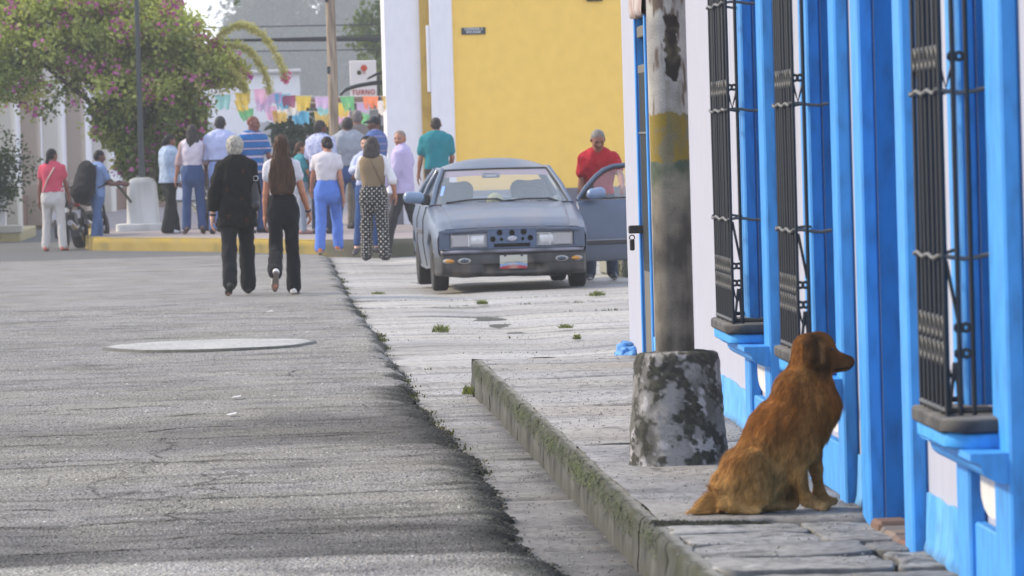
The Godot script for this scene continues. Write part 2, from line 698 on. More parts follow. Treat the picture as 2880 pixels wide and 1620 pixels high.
func asphalt_col(x: float, z: float, e: float) -> Color:
	var p := Vector3(x, 0, z)
	var v := 0.35 + 0.04 * fbm(p, 0.25, 3) + 0.045 * fbm(Vector3(x * 0.6, 2, z * 0.5), 1.6, 3)
	var w := 0.35 * fbm(Vector3(x * 1.2, 4, z), 0.7, 3)
	# older, darker strips of surfacing across the lane
	var b1 := smoothstep(-29.6, -28.2, z + w) * (1.0 - smoothstep(-26.4, -25.7, z + w))
	var b2 := smoothstep(-21.2, -20.1, z + w * 1.4) * (1.0 - smoothstep(-18.84, -18.76, z + 0.06 * fbm(p, 2.0, 2)))
	v *= 1.0 - 0.50 * b1 * (0.5 + 0.5 * smoothstep(-1.5, 0.7, x)) - 0.58 * b2 * (0.8 + 0.5 * fbm(Vector3(x * 0.7, 3, z * 1.5), 1.2, 3))
	if z > -18.8 + 0.06 * fbm(p, 2.0, 2):
		v *= 1.32
	# dirt along the broken edge
	var d := e - x + 0.10 * fbm(p, 1.6, 3)
	v *= lerpf(0.14, 1.0, smoothstep(0.0, (0.30 if z > -32.0 else 0.09) + (0.10 if z > -32.0 else 0.05) * fbm(Vector3(1, 0, z), 0.5, 2), d))
	if z > -32.0 and z < -24.0:
		v *= lerpf(0.6, 1.0, smoothstep(0.05, 0.55, d))
	# fine cracks
	for k in 3:
		var cx: float = [-0.62, -0.35, -0.8][k] + 0.25 * fbm(Vector3(k * 7.0, 1, z), 0.5, 4)
		var z0: float = [-27.5, -25.5, -24.0][k]
		if z > z0 and z < z0 + [3.5, 4.2, 2.5][k] and absf(x - cx) < 0.014:
			v *= 0.5
	for k in 5:
		var cz: float = [-26.9, -24.75, -22.3, -20.9, -47.4][k] + 0.25 * fbm(Vector3(x, 1, k * 5.0), 0.7, 4)
		if absf(z - cz) < 0.05 and fbm(Vector3(x, k, 0), 0.9, 2) > -0.15:
			v *= 0.45
	v *= 1.0 + 0.08 * (R.randf() - 0.5)
	v *= 1.0 - 0.22 * smoothstep(0.15, 0.55, fbm(Vector3(x * 0.9, 6, z * 1.1), 2.4, 3)) - 0.25 * smoothstep(0.3, 0.6, fbm(Vector3(x * 0.35, 5, z * 1.6), 1.5, 4))
	v = maxf(v, 0.02)
	var tone := mixc(Color(1.02, 0.985, 0.985), Color(1.05, 1.01, 0.91), 0.5 + 0.5 * fbm(p, 0.9, 2))
	var td := 0.25 if z > -32.0 else 0.07
	if d < td:
		tone = mixc(Color(0.97, 1.0, 0.86), tone, smoothstep(0.0, td, d))
	return Color(v * tone.r, v * tone.g, v * tone.b)

func ground() -> void:
	var mb := MB.new()
	# the wide ground under everything, out to the horizon
	mb.col = Color(0.16, 0.16, 0.14)
	mb.flat(PackedVector3Array([Vector3(-900, -0.16, 200), Vector3(900, -0.16, 200), Vector3(900, -0.16, -1800), Vector3(-900, -0.16, -1800)]), Vector3(0, -9, 0))
	struct("ground", mb, M.vc)
	# road
	mb = MB.new()
	var rows := []
	var cs := PackedColorArray()
	var z := -13.0
	while z > -73.0:
		var e := asphalt_edge(z)
		var row := PackedVector3Array()
		for i in 92:
			var f := 1.0 - pow(1.0 - i / 91.0, 1.25)
			var x := lerpf(-4.6, e, f)
			row.append(Vector3(x, asphalt_y(x, z, e), z))
			cs.append(asphalt_col(x, z, e))
		var last := row[91]
		row.append(last + Vector3(0.006, -0.05, 0))
		cs.append(Color(0.03, 0.032, 0.022))
		rows.append(row)
		z -= 0.07 if z > -33.0 else 0.13
	mb.patch(rows, false, Vector3(0, -99, -40), cs)
	mb.col = Color(0.2, 0.2, 0.2)
	for q in [[-30.0, -4.6, -13.0, -73.0], [-30.0, 1.1, 60.0, -13.0], [-60.0, 60.0, -73.0, -320.0]]:
		var n := 24
		rows = []
		cs = PackedColorArray()
		for j in n + 1:
			var row := PackedVector3Array()
			var zz := lerpf(q[2], q[3], float(j) / n)
			for i in n + 1:
				var xx := lerpf(q[0], q[1], float(i) / n)
				row.append(Vector3(xx, -0.004, zz))
				var v := 0.2 + 0.03 * fbm(Vector3(xx, 0, zz), 0.2, 3)
				cs.append(Color(v, v, v))
			rows.append(row)
		mb.patch(rows, false, Vector3(0, -99, -40), cs)
	var road := struct("road", mb, M.asphalt)
	cracks(road)
	aggregate(road)
	# gutter and apron: one sheet of earth with concrete slabs on it, each its own piece
	mb = MB.new()
	mb.col = Color(0.035, 0.035, 0.025)
	mb.flat(PackedVector3Array([Vector3(0.4, -0.095, 10), Vector3(30, -0.095, 10), Vector3(30, -0.095, -72.9), Vector3(0.4, -0.095, -72.9)]), Vector3(0, -9, 0))
	var apron := struct("apron", mb, M.vc)
	var zs := [-10.0, -13.6, -16.9, -19.6, -22.4, -25.2, -28.1, -30.9, -33.6, -35.6, -37.9, -40.85, -42.6, -46.8, -49.25, -51.2, -53.4, -56.0, -59.2, -63.0, -68.0, -72.6]
	for i in zs.size() - 1:
		var gap := 0.012 + 0.02 * R.randf()
		if i == 14:
			gap = 0.10
		slab(apron, zs[i] - 0.006, zs[i + 1] + gap, i)

func aggregate(road: Node) -> void:
	# the worn surface shows its stones: flat pebbles set in the tar, too many to count
	var mb := MB.new()
	var top := PackedVector3Array()
	var low := PackedVector3Array()
	for k in 6:
		var a := TAU * k / 6
		var r := 0.8 + 0.35 * sin(k * 2.4)
		low.append(Vector3(cos(a) * r, -0.3, sin(a) * r))
		top.append(Vector3(cos(a) * r * 0.62, 0.42, sin(a) * r * 0.62))
	mb.patch([low, top], true, Vector3.ZERO)
	mb.flat(top, Vector3.ZERO)
	var xf := []
	var cs := PackedColorArray()
	for i in 95000:
		var z := -16.8 - 34.0 * pow(R.randf(), 1.35)
		var e := asphalt_edge(z)
		var x0 := z * 0.062 - 0.1
		var x := lerpf(x0, e - 0.01, R.randf())
		var c := asphalt_col(x, z, e)
		if fbm(Vector3(x, 2, z), 1.1, 2) < -0.25 and R.randf() < 0.6:
			continue
		var s := 0.0045 + 0.0075 * R.randf() * R.randf()
		var b := Basis(Vector3.UP, R.randf() * TAU).scaled(Vector3(s, s * R.randf_range(0.35, 0.75), s))
		xf.append(Transform3D(b, Vector3(x, asphalt_y(x, z, e) + 0.0005, z)))
		var k := 0.45 + 1.0 * R.randf() * R.randf()
		if R.randf() < 0.012:
			k = 2.0
		cs.append(Color(c.r * k, c.g * k, c.b * k * 0.98))
	# bigger crumbs of broken surfacing along the edge
	for i in 2400:
		var z := -16.8 - 20.0 * R.randf()
		var e := asphalt_edge(z)
		var x := e + 0.02 - absf(R.randfn()) * 0.045
		var s := 0.006 + 0.014 * R.randf() * R.randf()
		xf.append(Transform3D(Basis(Vector3.UP, R.randf() * TAU).scaled(Vector3(s, s * 0.7, s)), Vector3(x, asphalt_y(minf(x, e), z, e), z)))
		var v := 0.025 + 0.10 * R.randf() * R.randf()
		cs.append(Color(v, v * 1.02, v * 0.85))
	scatter("road_stones", mb.mesh(), M.vc, xf, cs, road)

func cracks(road: Node) -> void:
	# open cracks: thin dark ribbons with dirt and a little moss in them
	var runs := []
	for k in 5:
		var p := PackedVector2Array()
		var x: float = [-0.62, -0.42, -0.30, -0.75, 0.1][k]
		var z: float = [-24.2, -21.7, -20.6, -22.4, -33.0][k]
		for i in 26:
			p.append(Vector2(x, z))
			x += 0.035 * R.randfn() + 0.01 * (0.5 - k % 2)
			z -= 0.075 + 0.05 * R.randf()
		runs.append([p, 0.010])
	for k in 15:
		var p := PackedVector2Array()
		var z: float = [-27.1, -26.6, -25.05, -23.0, -21.7, -20.75, -19.9, -30.2, -33.4, -36.0, -44.0, -47.6, -50.6, -29.0, -19.3][k]
		var x: float = [-3.0, -0.4, -1.5, -0.6, -1.4, -1.3, -0.8, -1.8, -1.0, -2.4, -3.0, -3.2, -1.4, -0.9, -1.2][k]
		var l: float = [3.7, 1.2, 0.9, 0.7, 0.6, 1.5, 1.6, 1.3, 0.8, 1.6, 3.0, 3.6, 1.2, 0.7, 1.0][k]
		var n := int(l / 0.06)
		for i in n:
			p.append(Vector2(x, z))
			x += l / n
			z += 0.045 * R.randfn() - 0.01
		runs.append([p, 0.028])
	for r in runs:
		var mb := MB.new()
		var rows := []
		var cs := PackedColorArray()
		var pts: PackedVector2Array = r[0]
		for i in pts.size():
			var d := (pts[mini(i + 1, pts.size() - 1)] - pts[maxi(i - 1, 0)]).normalized()
			var nn := Vector2(-d.y, d.x)
			var w: float = r[1] * R.randf_range(0.15, 1.0) * sin(PI * (i + 0.5) / pts.size())
			var e := asphalt_edge(pts[i].y)
			var row := PackedVector3Array()
			for s in [-1.0, 1.0]:
				var q: Vector2 = pts[i] + nn * w * s * R.randf_range(0.6, 1.2)
				row.append(Vector3(q.x, asphalt_y(q.x, q.y, e) + 0.004, q.y))
				cs.append(mixc(Color(0.028, 0.028, 0.028), Color(0.075, 0.062, 0.035), R.randf() * R.randf() * 1.6))
			rows.append(row)
		mb.patch(rows, false, Vector3(0, -99, -30), cs)
		obj("crack", mb, M.vc, road)

func slab(parent: Node, za: float, zb: float, seed_: int) -> void:
	var mb := MB.new()
	var rows := []
	var cs := PackedColorArray()
	var wide := zb < -32.5
	var n := int(clampf((za - zb) / 0.09, 8, 60))
	var tone := 0.41 + 0.05 * sin(seed_ * 2.3)
	for j in n + 1:
		var z := lerpf(za, zb, float(j) / n)
		var row := PackedVector3Array()
		var x0 := asphalt_edge(z) - 0.12
		var x1 := kerb_x(z) + 0.05
		if wide:
			x1 = 13.0
		var nc := 64
		for i in nc + 1:
			var f := float(i) / nc
			var x := x0 + (x1 - x0) * (f if not wide else pow(f, 1.8))
			var y := -0.062 + 0.006 * fbm(Vector3(x, seed_, z), 0.8, 2) + (0.012 * sin(seed_ * 5.1) if wide else 0.0)
			if wide:
				y += -0.02 * exp(-pow((x - 1.9 - 0.02 * (z + 45.0)) / 0.3, 2.0)) + 0.012 * maxf(0.0, x - 2.4)
			var edge := minf(absf(z - za), absf(z - zb))
			if edge < 0.02:
				y -= 0.012
			if j == 0 or j == n:
				y -= 0.03
			var p := Vector3(x, seed_ * 3.0, z)
			var v := tone + 0.05 * fbm(p, 0.6, 3) + 0.07 * fbm(Vector3(x * 0.4, seed_, z * 2.0), 1.2, 3)
			var dd := x - asphalt_edge(z)
			v *= lerpf(0.3, 1.0, smoothstep(-0.02, 0.10 + 0.08 * fbm(p, 1.3, 2), dd))
			v *= lerpf(0.45, 1.0, smoothstep(0.0, 0.05, edge + 0.03 * fbm(p, 2.0, 2)))
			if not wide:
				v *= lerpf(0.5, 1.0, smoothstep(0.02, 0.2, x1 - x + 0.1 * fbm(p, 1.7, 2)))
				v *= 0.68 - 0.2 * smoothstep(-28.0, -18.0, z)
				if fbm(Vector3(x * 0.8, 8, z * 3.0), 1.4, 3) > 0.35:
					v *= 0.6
			elif fbm(Vector3(x * 0.35, 3, z * 2.5), 1.1, 3) > 0.52:
				v *= 0.62
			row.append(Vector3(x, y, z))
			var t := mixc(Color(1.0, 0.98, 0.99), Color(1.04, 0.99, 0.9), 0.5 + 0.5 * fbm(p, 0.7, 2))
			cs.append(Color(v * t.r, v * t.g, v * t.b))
		rows.append(row)
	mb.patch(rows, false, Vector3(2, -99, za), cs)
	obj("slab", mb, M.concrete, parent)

func kerb_x(z: float) -> float:
	return 1.278 + (z + 17.874) * 0.0062

func wall_x(z: float) -> float:
	return 2.243 - (z + 32.744) * 0.0084

func pavement() -> void:
	# footway in front of the blue house: a bed, then slabs and kerb stones as pieces
	var mb := MB.new()
	mb.col = Color(0.05, 0.05, 0.04)
	mb.b(Vector3(1.85, -0.03, -20.0), Vector3(0.98, 0.22, 24.4))
	var pv := struct("pavement", mb, M.vc)
	var zs := [-7.9, -11.5, -14.2]
	# slabs beyond the break
	var cuts := [-18.15, -22.9, -26.35, -29.5, -32.3]
	for i in cuts.size() - 1:
		paving(pv, cuts[i], cuts[i + 1] + 0.012, 0.14, i, 0.39)
	# the lower, broken part close by: uneven pieces
	var zz := -18.05
	var k := 0
	while zz > -19.0 and k < 8:
		break
	var bands := [[-18.10, -17.72], [-17.69, -17.25], [-17.22, -16.75], [-16.72, -16.1], [-16.06, -15.2], [-15.15, -13.9], [-13.8, -11.0], [-10.9, -8.2]]
	for bnd in bands:
		var xa := kerb_x(bnd[0]) + 0.06
		var xe := wall_x(bnd[0]) + 0.05
		var x := xa
		while x < xe - 0.05:
			var w := minf(0.34 + 0.5 * R.randf(), xe - x)
			if xe - x - w < 0.12:
				w = xe - x
			broken(pv, x, x + w, bnd[0], bnd[1], 0.121 + 0.008 * R.randf())
			x += w
	# the mossy break where the footway has sunk
	mb = MB.new()
	for i in 2600:
		var f := R.randf() * R.randf()
		var x := kerb_x(-18.1) + 0.03 + 0.42 * f
		var p := Vector3(x, 0.118 + 0.016 * R.randf(), -18.12 + 0.05 * fbm(Vector3(x, 1, 0), 4.0, 2) + R.randfn() * (0.055 * (1.0 - f) * (1.0 - f) + 0.006))
		mb.col = mixc(Color(0.010, 0.011, 0.008), Color(0.035, 0.038, 0.014), R.randf() * R.randf())
		var s := 0.005 + 0.010 * R.randf()
		mb.flat(PackedVector3Array([p + Vector3(-s, 0, 0), p + Vector3(s, 0, R.randf() * s), p + Vector3(0, s * 0.9, -s * R.randf())]), p + Vector3(0, -0.1, -0.1))
	stuff(obj("break_moss", mb, M.vc, pv))
	# kerb stones
	var z := -8.0
	while z > -32.2:
		var l := 0.85 + 0.35 * R.randf()
		if z - l < -31.8:
			l = z + 32.25
		kerb_stone(pv, z, z - l + 0.004)
		z -= l
	# end kerb across the far end of the footway
	mb = MB.new()
	var rows := []
	var cs := PackedColorArray()
	for j in 40:
		var f := j / 39.0
		var row := PackedVector3Array()
		for q in [[0.0, 0.137], [-0.06, 0.133], [-0.10, 0.11], [-0.115, 0.04], [-0.12, -0.10]]:
			var x := lerpf(1.19, 2.6, f)
			var n := 0.012 * fbm(Vector3(x, q[1] * 4.0, 1), 2.5, 3)
			row.append(Vector3(x, q[1] + n, -32.29 + q[0] + n))
			var v := 0.36 + 0.06 * fbm(Vector3(x, q[1], 5), 2.0, 3)
			cs.append(Color(v, v * 0.98, v * 0.95))
		rows.append(row)
	mb.patch(rows, false, Vector3(1.9, 0.0, -31.9), cs)
	obj("kerb_end", mb, M.concrete, pv)
	# grit and crumbs lying on the slabs
	var gm := MB.new()
	gm.ball(Vector3.ZERO, Vector3(1, 0.6, 1), 5, 3)
	var gx := []
	var gc := PackedColorArray()
	for i in 7000:
		var gz := -16.2 - 30.0 * pow(R.randf(), 1.3)
		var on := gz > -32.2 and R.randf() < 0.6
		var x := lerpf(kerb_x(gz), wall_x(gz), R.randf()) if on else asphalt_edge(gz) + (lerpf(0.05, 0.42, R.randf()) if gz > -32.5 else 2.2 * R.randf())
		var s := 0.002 + 0.004 * R.randf() * R.randf()
		gx.append(Transform3D(Basis.from_scale(Vector3(s, s, s)), Vector3(x, 0.143 if on and gz < -18.1 else (0.13 if on else -0.058), gz)))
		var v := 0.12 + 0.5 * R.randf() * R.randf()
		gc.append(Color(v, v * 0.97, v * 0.92))
	scatter("grit", gm.mesh(), M.vc, gx, gc, pv)
	# moss along the kerb's arris
	mb = MB.new()
	for i in 5200:
		var zm := -17.6 - 14.2 * R.randf()
		var amt := 0.55 + 0.75 * fbm(Vector3(0, 7, zm), 0.5, 3) + 0.5 * exp(-pow((zm + 23.2) / 2.2, 2.0))
		if R.randf() > amt:
			continue
		var lowr := R.randf() * R.randf()
		var p := Vector3(kerb_x(zm) - 0.012 + 0.05 * R.randf() * (1.0 - lowr), 0.135 - 0.11 * lowr, zm)
		if lowr > 0.1:
			p.x = kerb_x(zm) - 0.008
		var g := mixc(Color(0.022, 0.034, 0.009), Color(0.085, 0.125, 0.015), R.randf() * clampf(amt - 0.2, 0.0, 1.0))
		mb.col = g
		var s := 0.006 + 0.012 * R.randf()
		mb.flat(PackedVector3Array([p + Vector3(0, 0, -s), p + Vector3(0, 0, s), p + Vector3(-s * 0.7, s * (0.6 - 2.0 * R.randf()), s * R.randf_range(-1, 1))]), p + Vector3(0.1, -0.05, 0))
	stuff(obj("moss", mb, M.vc, pv))

func paving(parent: Node, za: float, zb: float, h: float, seed_: int, tone: float) -> void:
	var mb := MB.new()
	var rows := []
	var cs := PackedColorArray()
	var n := int((za - zb) / 0.07)
	for j in n + 1:
		var z := lerpf(za, zb, float(j) / n)
		if seed_ == 0 and j == 0:
			z = za
		var row := PackedVector3Array()
		for i in 41:
			var f := i / 40.0
			var x0 := kerb_x(z) + 0.055
			var x := lerpf(x0, wall_x(z) + 0.03, f)
			var zz := z
			if j == 0:
				zz += 0.10 * fbm(Vector3(x, seed_, 2), 1.8, 3)
			var p := Vector3(x, seed_ * 4.0, zz)
			var y := h + 0.006 * fbm(p, 0.9, 2) + 0.003 * fbm(p, 4.0, 2)
			if j == 0 or j == n:
				y -= 0.02
			var v := tone + 0.05 * fbm(p, 0.7, 3) + 0.06 * fbm(Vector3(x * 0.5, seed_, z * 1.6), 1.5, 3)
			# dry cracks and stains
			var cr := absf(fbm(Vector3(x * 0.5, 6, z), 1.1, 3))
			if cr < 0.025 and fbm(Vector3(x, 1, z), 0.4, 2) > 0.0:
				v *= 0.45
			if fbm(Vector3(x * 0.6, 2, z * 2.2), 1.3, 3) > 0.45:
				v *= 0.72
			v *= lerpf(0.4, 1.0, smoothstep(0.0, 0.06, minf(za - z, z - zb) + 0.03 * fbm(p, 2.5, 2)))
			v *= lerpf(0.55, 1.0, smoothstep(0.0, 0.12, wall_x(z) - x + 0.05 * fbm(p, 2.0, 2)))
			v *= lerpf(1.0, 0.82, smoothstep(-24.0, -18.5, z))
			row.append(Vector3(x, y, zz))
			var t := mixc(Color(0.98, 0.98, 1.02), Color(1.05, 0.99, 0.9), 0.5 + 0.5 * fbm(p, 0.5, 2))
			cs.append(Color(v * t.r, v * t.g, v * t.b))
		rows.append(row)
		if j == 0:
			var skirt := PackedVector3Array()
			for p in row:
				skirt.append(p + Vector3(0, -0.07, 0.01))
			rows.insert(0, skirt)
			var dk := PackedColorArray()
			for i in 41:
				dk.append(Color(0.035, 0.04, 0.02))
			dk.append_array(cs)
			cs = dk
	mb.patch(rows, false, Vector3(1.7, -99, za), cs)
	obj("paving_slab", mb, M.concrete, parent)

func broken(parent: Node, xa: float, xb: float, za: float, zb: float, h: float) -> void:
	var mb := MB.new()
	var g := 0.003 + 0.006 * R.randf()
	xa += g; xb -= g; za += g; zb -= g
	var loop := PackedVector3Array()
	var cc := Vector3((xa + xb) / 2, h, (za + zb) / 2)
	var tilt := Vector2(R.randf_range(-0.02, 0.02), R.randf_range(-0.02, 0.02))
	var cor := [Vector2(xa, za), Vector2(xb, za), Vector2(xb, zb), Vector2(xa, zb)]
	for e in 4:
		for k in 6:
			var p: Vector2 = cor[e].lerp(cor[(e + 1) % 4], k / 6.0)
			p += Vector2(0.030, 0.040) * Vector2(fbm(Vector3(p.x, 0, p.y), 4.0, 2), fbm(Vector3(p.x, 9, p.y), 4.0, 2))
			if k == 0:
				p = p.lerp(Vector2(cc.x, cc.z), 0.03 + 0.06 * R.randf())
			loop.append(Vector3(p.x, h + (p.x - cc.x) * tilt.x + (p.y - cc.z) * tilt.y, p.y))
	var rows := []
	var cs := PackedColorArray()
	var v := 0.27 + 0.1 * R.randf()
	for q in [[1.02, -0.06, 0.2], [1.0, -0.004, 0.7], [0.975, 0.001, 1.0], [0.7, 0.003, 1.0], [0.35, 0.004, 1.0], [0.01, 0.004, 1.0]]:
		var row := PackedVector3Array()
		for p in loop:
			var s := cc + (p - cc) * Vector3(q[0], 1, q[0]) + Vector3(0, q[1] + 0.004 * fbm(p * q[0], 5.0, 2), 0)
			row.append(s)
			var w: float = v * q[2] * (1.0 + 0.35 * fbm(Vector3(s.x * 0.6, 1, s.z * 1.5), 2.6, 3)) * (0.45 if absf(fbm(Vector3(s.x * 0.5, 2, s.z), 1.6, 3)) < 0.05 else 1.0)
			cs.append(Color(w, w * 0.99, w * 0.97))
		rows.append(row)
	mb.patch(rows, true, cc - Vector3(0, 0.2, 0), cs)
	obj("broken_slab", mb, M.concrete, parent)

func kerb_stone(parent: Node, za: float, zb: float) -> void:
	var mb := MB.new()
	var rows := []
	var cs := PackedColorArray()
	var n := maxi(4, int((za - zb) / 0.035))
	var prof := [[0.062, 0.137], [0.045, 0.1385], [0.018, 0.137], [0.006, 0.128], [0.0, 0.11], [-0.002, 0.075], [-0.004, 0.02], [-0.006, -0.03], [-0.008, -0.10]]
	var jut := R.randf_range(-0.003, 0.003)
	for j in n + 1:
		var z := lerpf(za, zb, float(j) / n)
		var row := PackedVector3Array()
		for q in prof:
			var p := Vector3(q[0], q[1], z)
			var chip := 0.030 * maxf(0.0, fbm(Vector3(2, q[1] * 3.0, z), 2.2, 3)) * smoothstep(0.02, 0.13, q[1])
			var o := 0.007 * fbm(p, 6.0, 3)
			row.append(Vector3(kerb_x(z) + q[0] + jut + o + chip * 0.9, q[1] - chip * 0.6 + o * 0.5 * float(q[1] > 0.1), z))
			var v := 0.068 + 0.03 * fbm(Vector3(1, q[1] * 0.35, z), 7.0, 3) + 0.05 * fbm(p, 1.5, 2)
			var c := Color(v, v * 1.0, v * 0.93)
			if q[1] > 0.07:
				c = mixc(c, Color(0.036, 0.042, 0.016), 0.75 + 0.5 * fbm(p, 2.5, 3) - 0.9 * smoothstep(0.012, 0.04, q[0]))
			if q[0] > 0.04:
				c = mixc(c, Color(0.3, 0.3, 0.28), 0.7)
			if q[1] < 0.0:
				c = mixc(c, Color(0.06, 0.06, 0.045), 0.6 + 0.4 * fbm(p, 3.0, 2))
			if j == 0 or j == n:
				c = c * 0.6
			cs.append(c)
		rows.append(row)
	mb.patch(rows, false, Vector3(kerb_x(za) + 0.4, 0.0, (za + zb) / 2), cs)
	obj("kerb_stone", mb, M.plain_concrete, parent)

func island() -> void:
	# the raised corner where people wait, with its yellow painted kerb
	var line := PackedVector2Array([Vector2(-4.6, -120.0), Vector2(-3.3, -86.0), Vector2(-3.05, -80.8), Vector2(-2.86, -79.6), Vector2(-2.5, -78.9), Vector2(-1.6, -77.3), Vector2(-0.6, -75.0), Vector2(0.3, -72.6), Vector2(0.75, -71.9), Vector2(1.25, -71.5), Vector2(1.9, -71.2), Vector2(3.2, -70.8), Vector2(6.0, -70.4), Vector2(14.0, -70.2)])
	# rounder line
	var cur := Curve2D.new()
	for i in line.size():
		var t := (line[mini(i + 1, line.size() - 1)] - line[maxi(i - 1, 0)]) / 6.0
		cur.add_point(line[i], -t, t)
	var pts := cur.tessellate_even_length(6, 0.25)
	var mb := MB.new()
	var poly := PackedVector2Array(pts)
	poly.append(Vector2(14, -120))
	var tri := Geometry2D.triangulate_polygon(poly)
	var vv := PackedVector3Array()
	var cs := PackedColorArray()
	for p in poly:
		vv.append(Vector3(p.x, 0.196, p.y))
		cs.append(Color(0.30, 0.26, 0.27))
	mb.add(vv, tri, Vector3(3, -99, -90), cs)
	struct("plaza_pavement", mb, M.plain_concrete)
	mb = MB.new()
	var rows := []
	cs = PackedColorArray()
	for i in pts.size():
		var d: Vector2 = (pts[mini(i + 1, pts.size() - 1)] - pts[maxi(i - 1, 0)]).normalized()
		var nn := Vector2(-d.y, d.x)
		if nn.y < 0 and absf(nn.y) > 0.3:
			nn = -nn
		elif absf(nn.y) <= 0.3 and nn.x > 0:
			nn = -nn
		var row := PackedVector3Array()
		for q in [[-0.16, 0.2005], [-0.02, 0.2005], [0.0, 0.185], [0.004, 0.1], [0.008, -0.09]]:
			var p := Vector3(pts[i].x + nn.x * q[0], q[1], pts[i].y + nn.y * q[0])
			row.append(p)
			var wear := fbm(p, 1.4, 3)
			var yel := smoothstep(-4.2, -3.2, pts[i].x) * (1.0 - smoothstep(0.55, 0.75, pts[i].x + 0.1 * wear))
			var c := mixc(Color(0.17, 0.165, 0.14), Color(0.44, 0.31, 0.045), yel * (0.9 + 0.3 * wear))
			if q[1] < 0.11:
				c = mixc(c, Color(0.10, 0.10, 0.05), 0.35 + 0.5 * wear)
			cs.append(c)
		rows.append(row)
	mb.patch(rows, false, Vector3(4, -3, -95), cs)
	struct("yellow_kerb", mb, M.plain_concrete)
	# a second step of kerb on the far left, by the white building
	mb = MB.new()
	mb.col = Color(0.5, 0.44, 0.25)
	mb.b(Vector3(-7.6, 0.06, -93.0), Vector3(6.0, 0.26, 6.0), 0.02)
	struct("far_pavement", mb, M.plain_concrete)
	# round concrete cover in the lane
	var t := thing("manhole_cover", "pale round concrete cover set flush in the grey asphalt lane", "manhole cover", Vector3(-0.56, 0.004, -39.35))
	mb = MB.new()
	var pr := PackedVector2Array([Vector2(0.0, 0.018), Vector2(0.4, 0.018), Vector2(0.76, 0.017), Vector2(0.82, 0.014), Vector2(0.84, -0.03)])
	rows = []
	cs = PackedColorArray()
	for p in pr:
		var row := PackedVector3Array()
		for k in 48:
			var a := TAU * k / 48
			var rr := p.x * (1.0 + 0.05 * fbm(Vector3(cos(a), 0, sin(a)), 1.3, 3))
			row.append(Vector3(cos(a) * rr, p.y, sin(a) * rr * 1.2))
			var v := 0.46 + 0.10 * fbm(row[k], 2.0, 3)
			cs.append(Color(v, v * 0.99, v * 0.96) if p.x < 0.8 else Color(0.10, 0.10, 0.09))
		rows.append(row)
	mb.patch(rows, true, Vector3(0, -9, 0), cs)
	obj("cover_slab", mb, M.concrete, t)

# ---------- the blue and white house ----------
func ring_shape(mb: MB, c: Vector3, axis_u: Vector3, axis_v: Vector3, r: float, t: float) -> void:
	var path := PackedVector3Array()
	for k in 13:
		var a := TAU * k / 12.0
		path.append(c + axis_u * cos(a) * r + axis_v * sin(a) * r)
	mb.tube(path, t, 5, false)

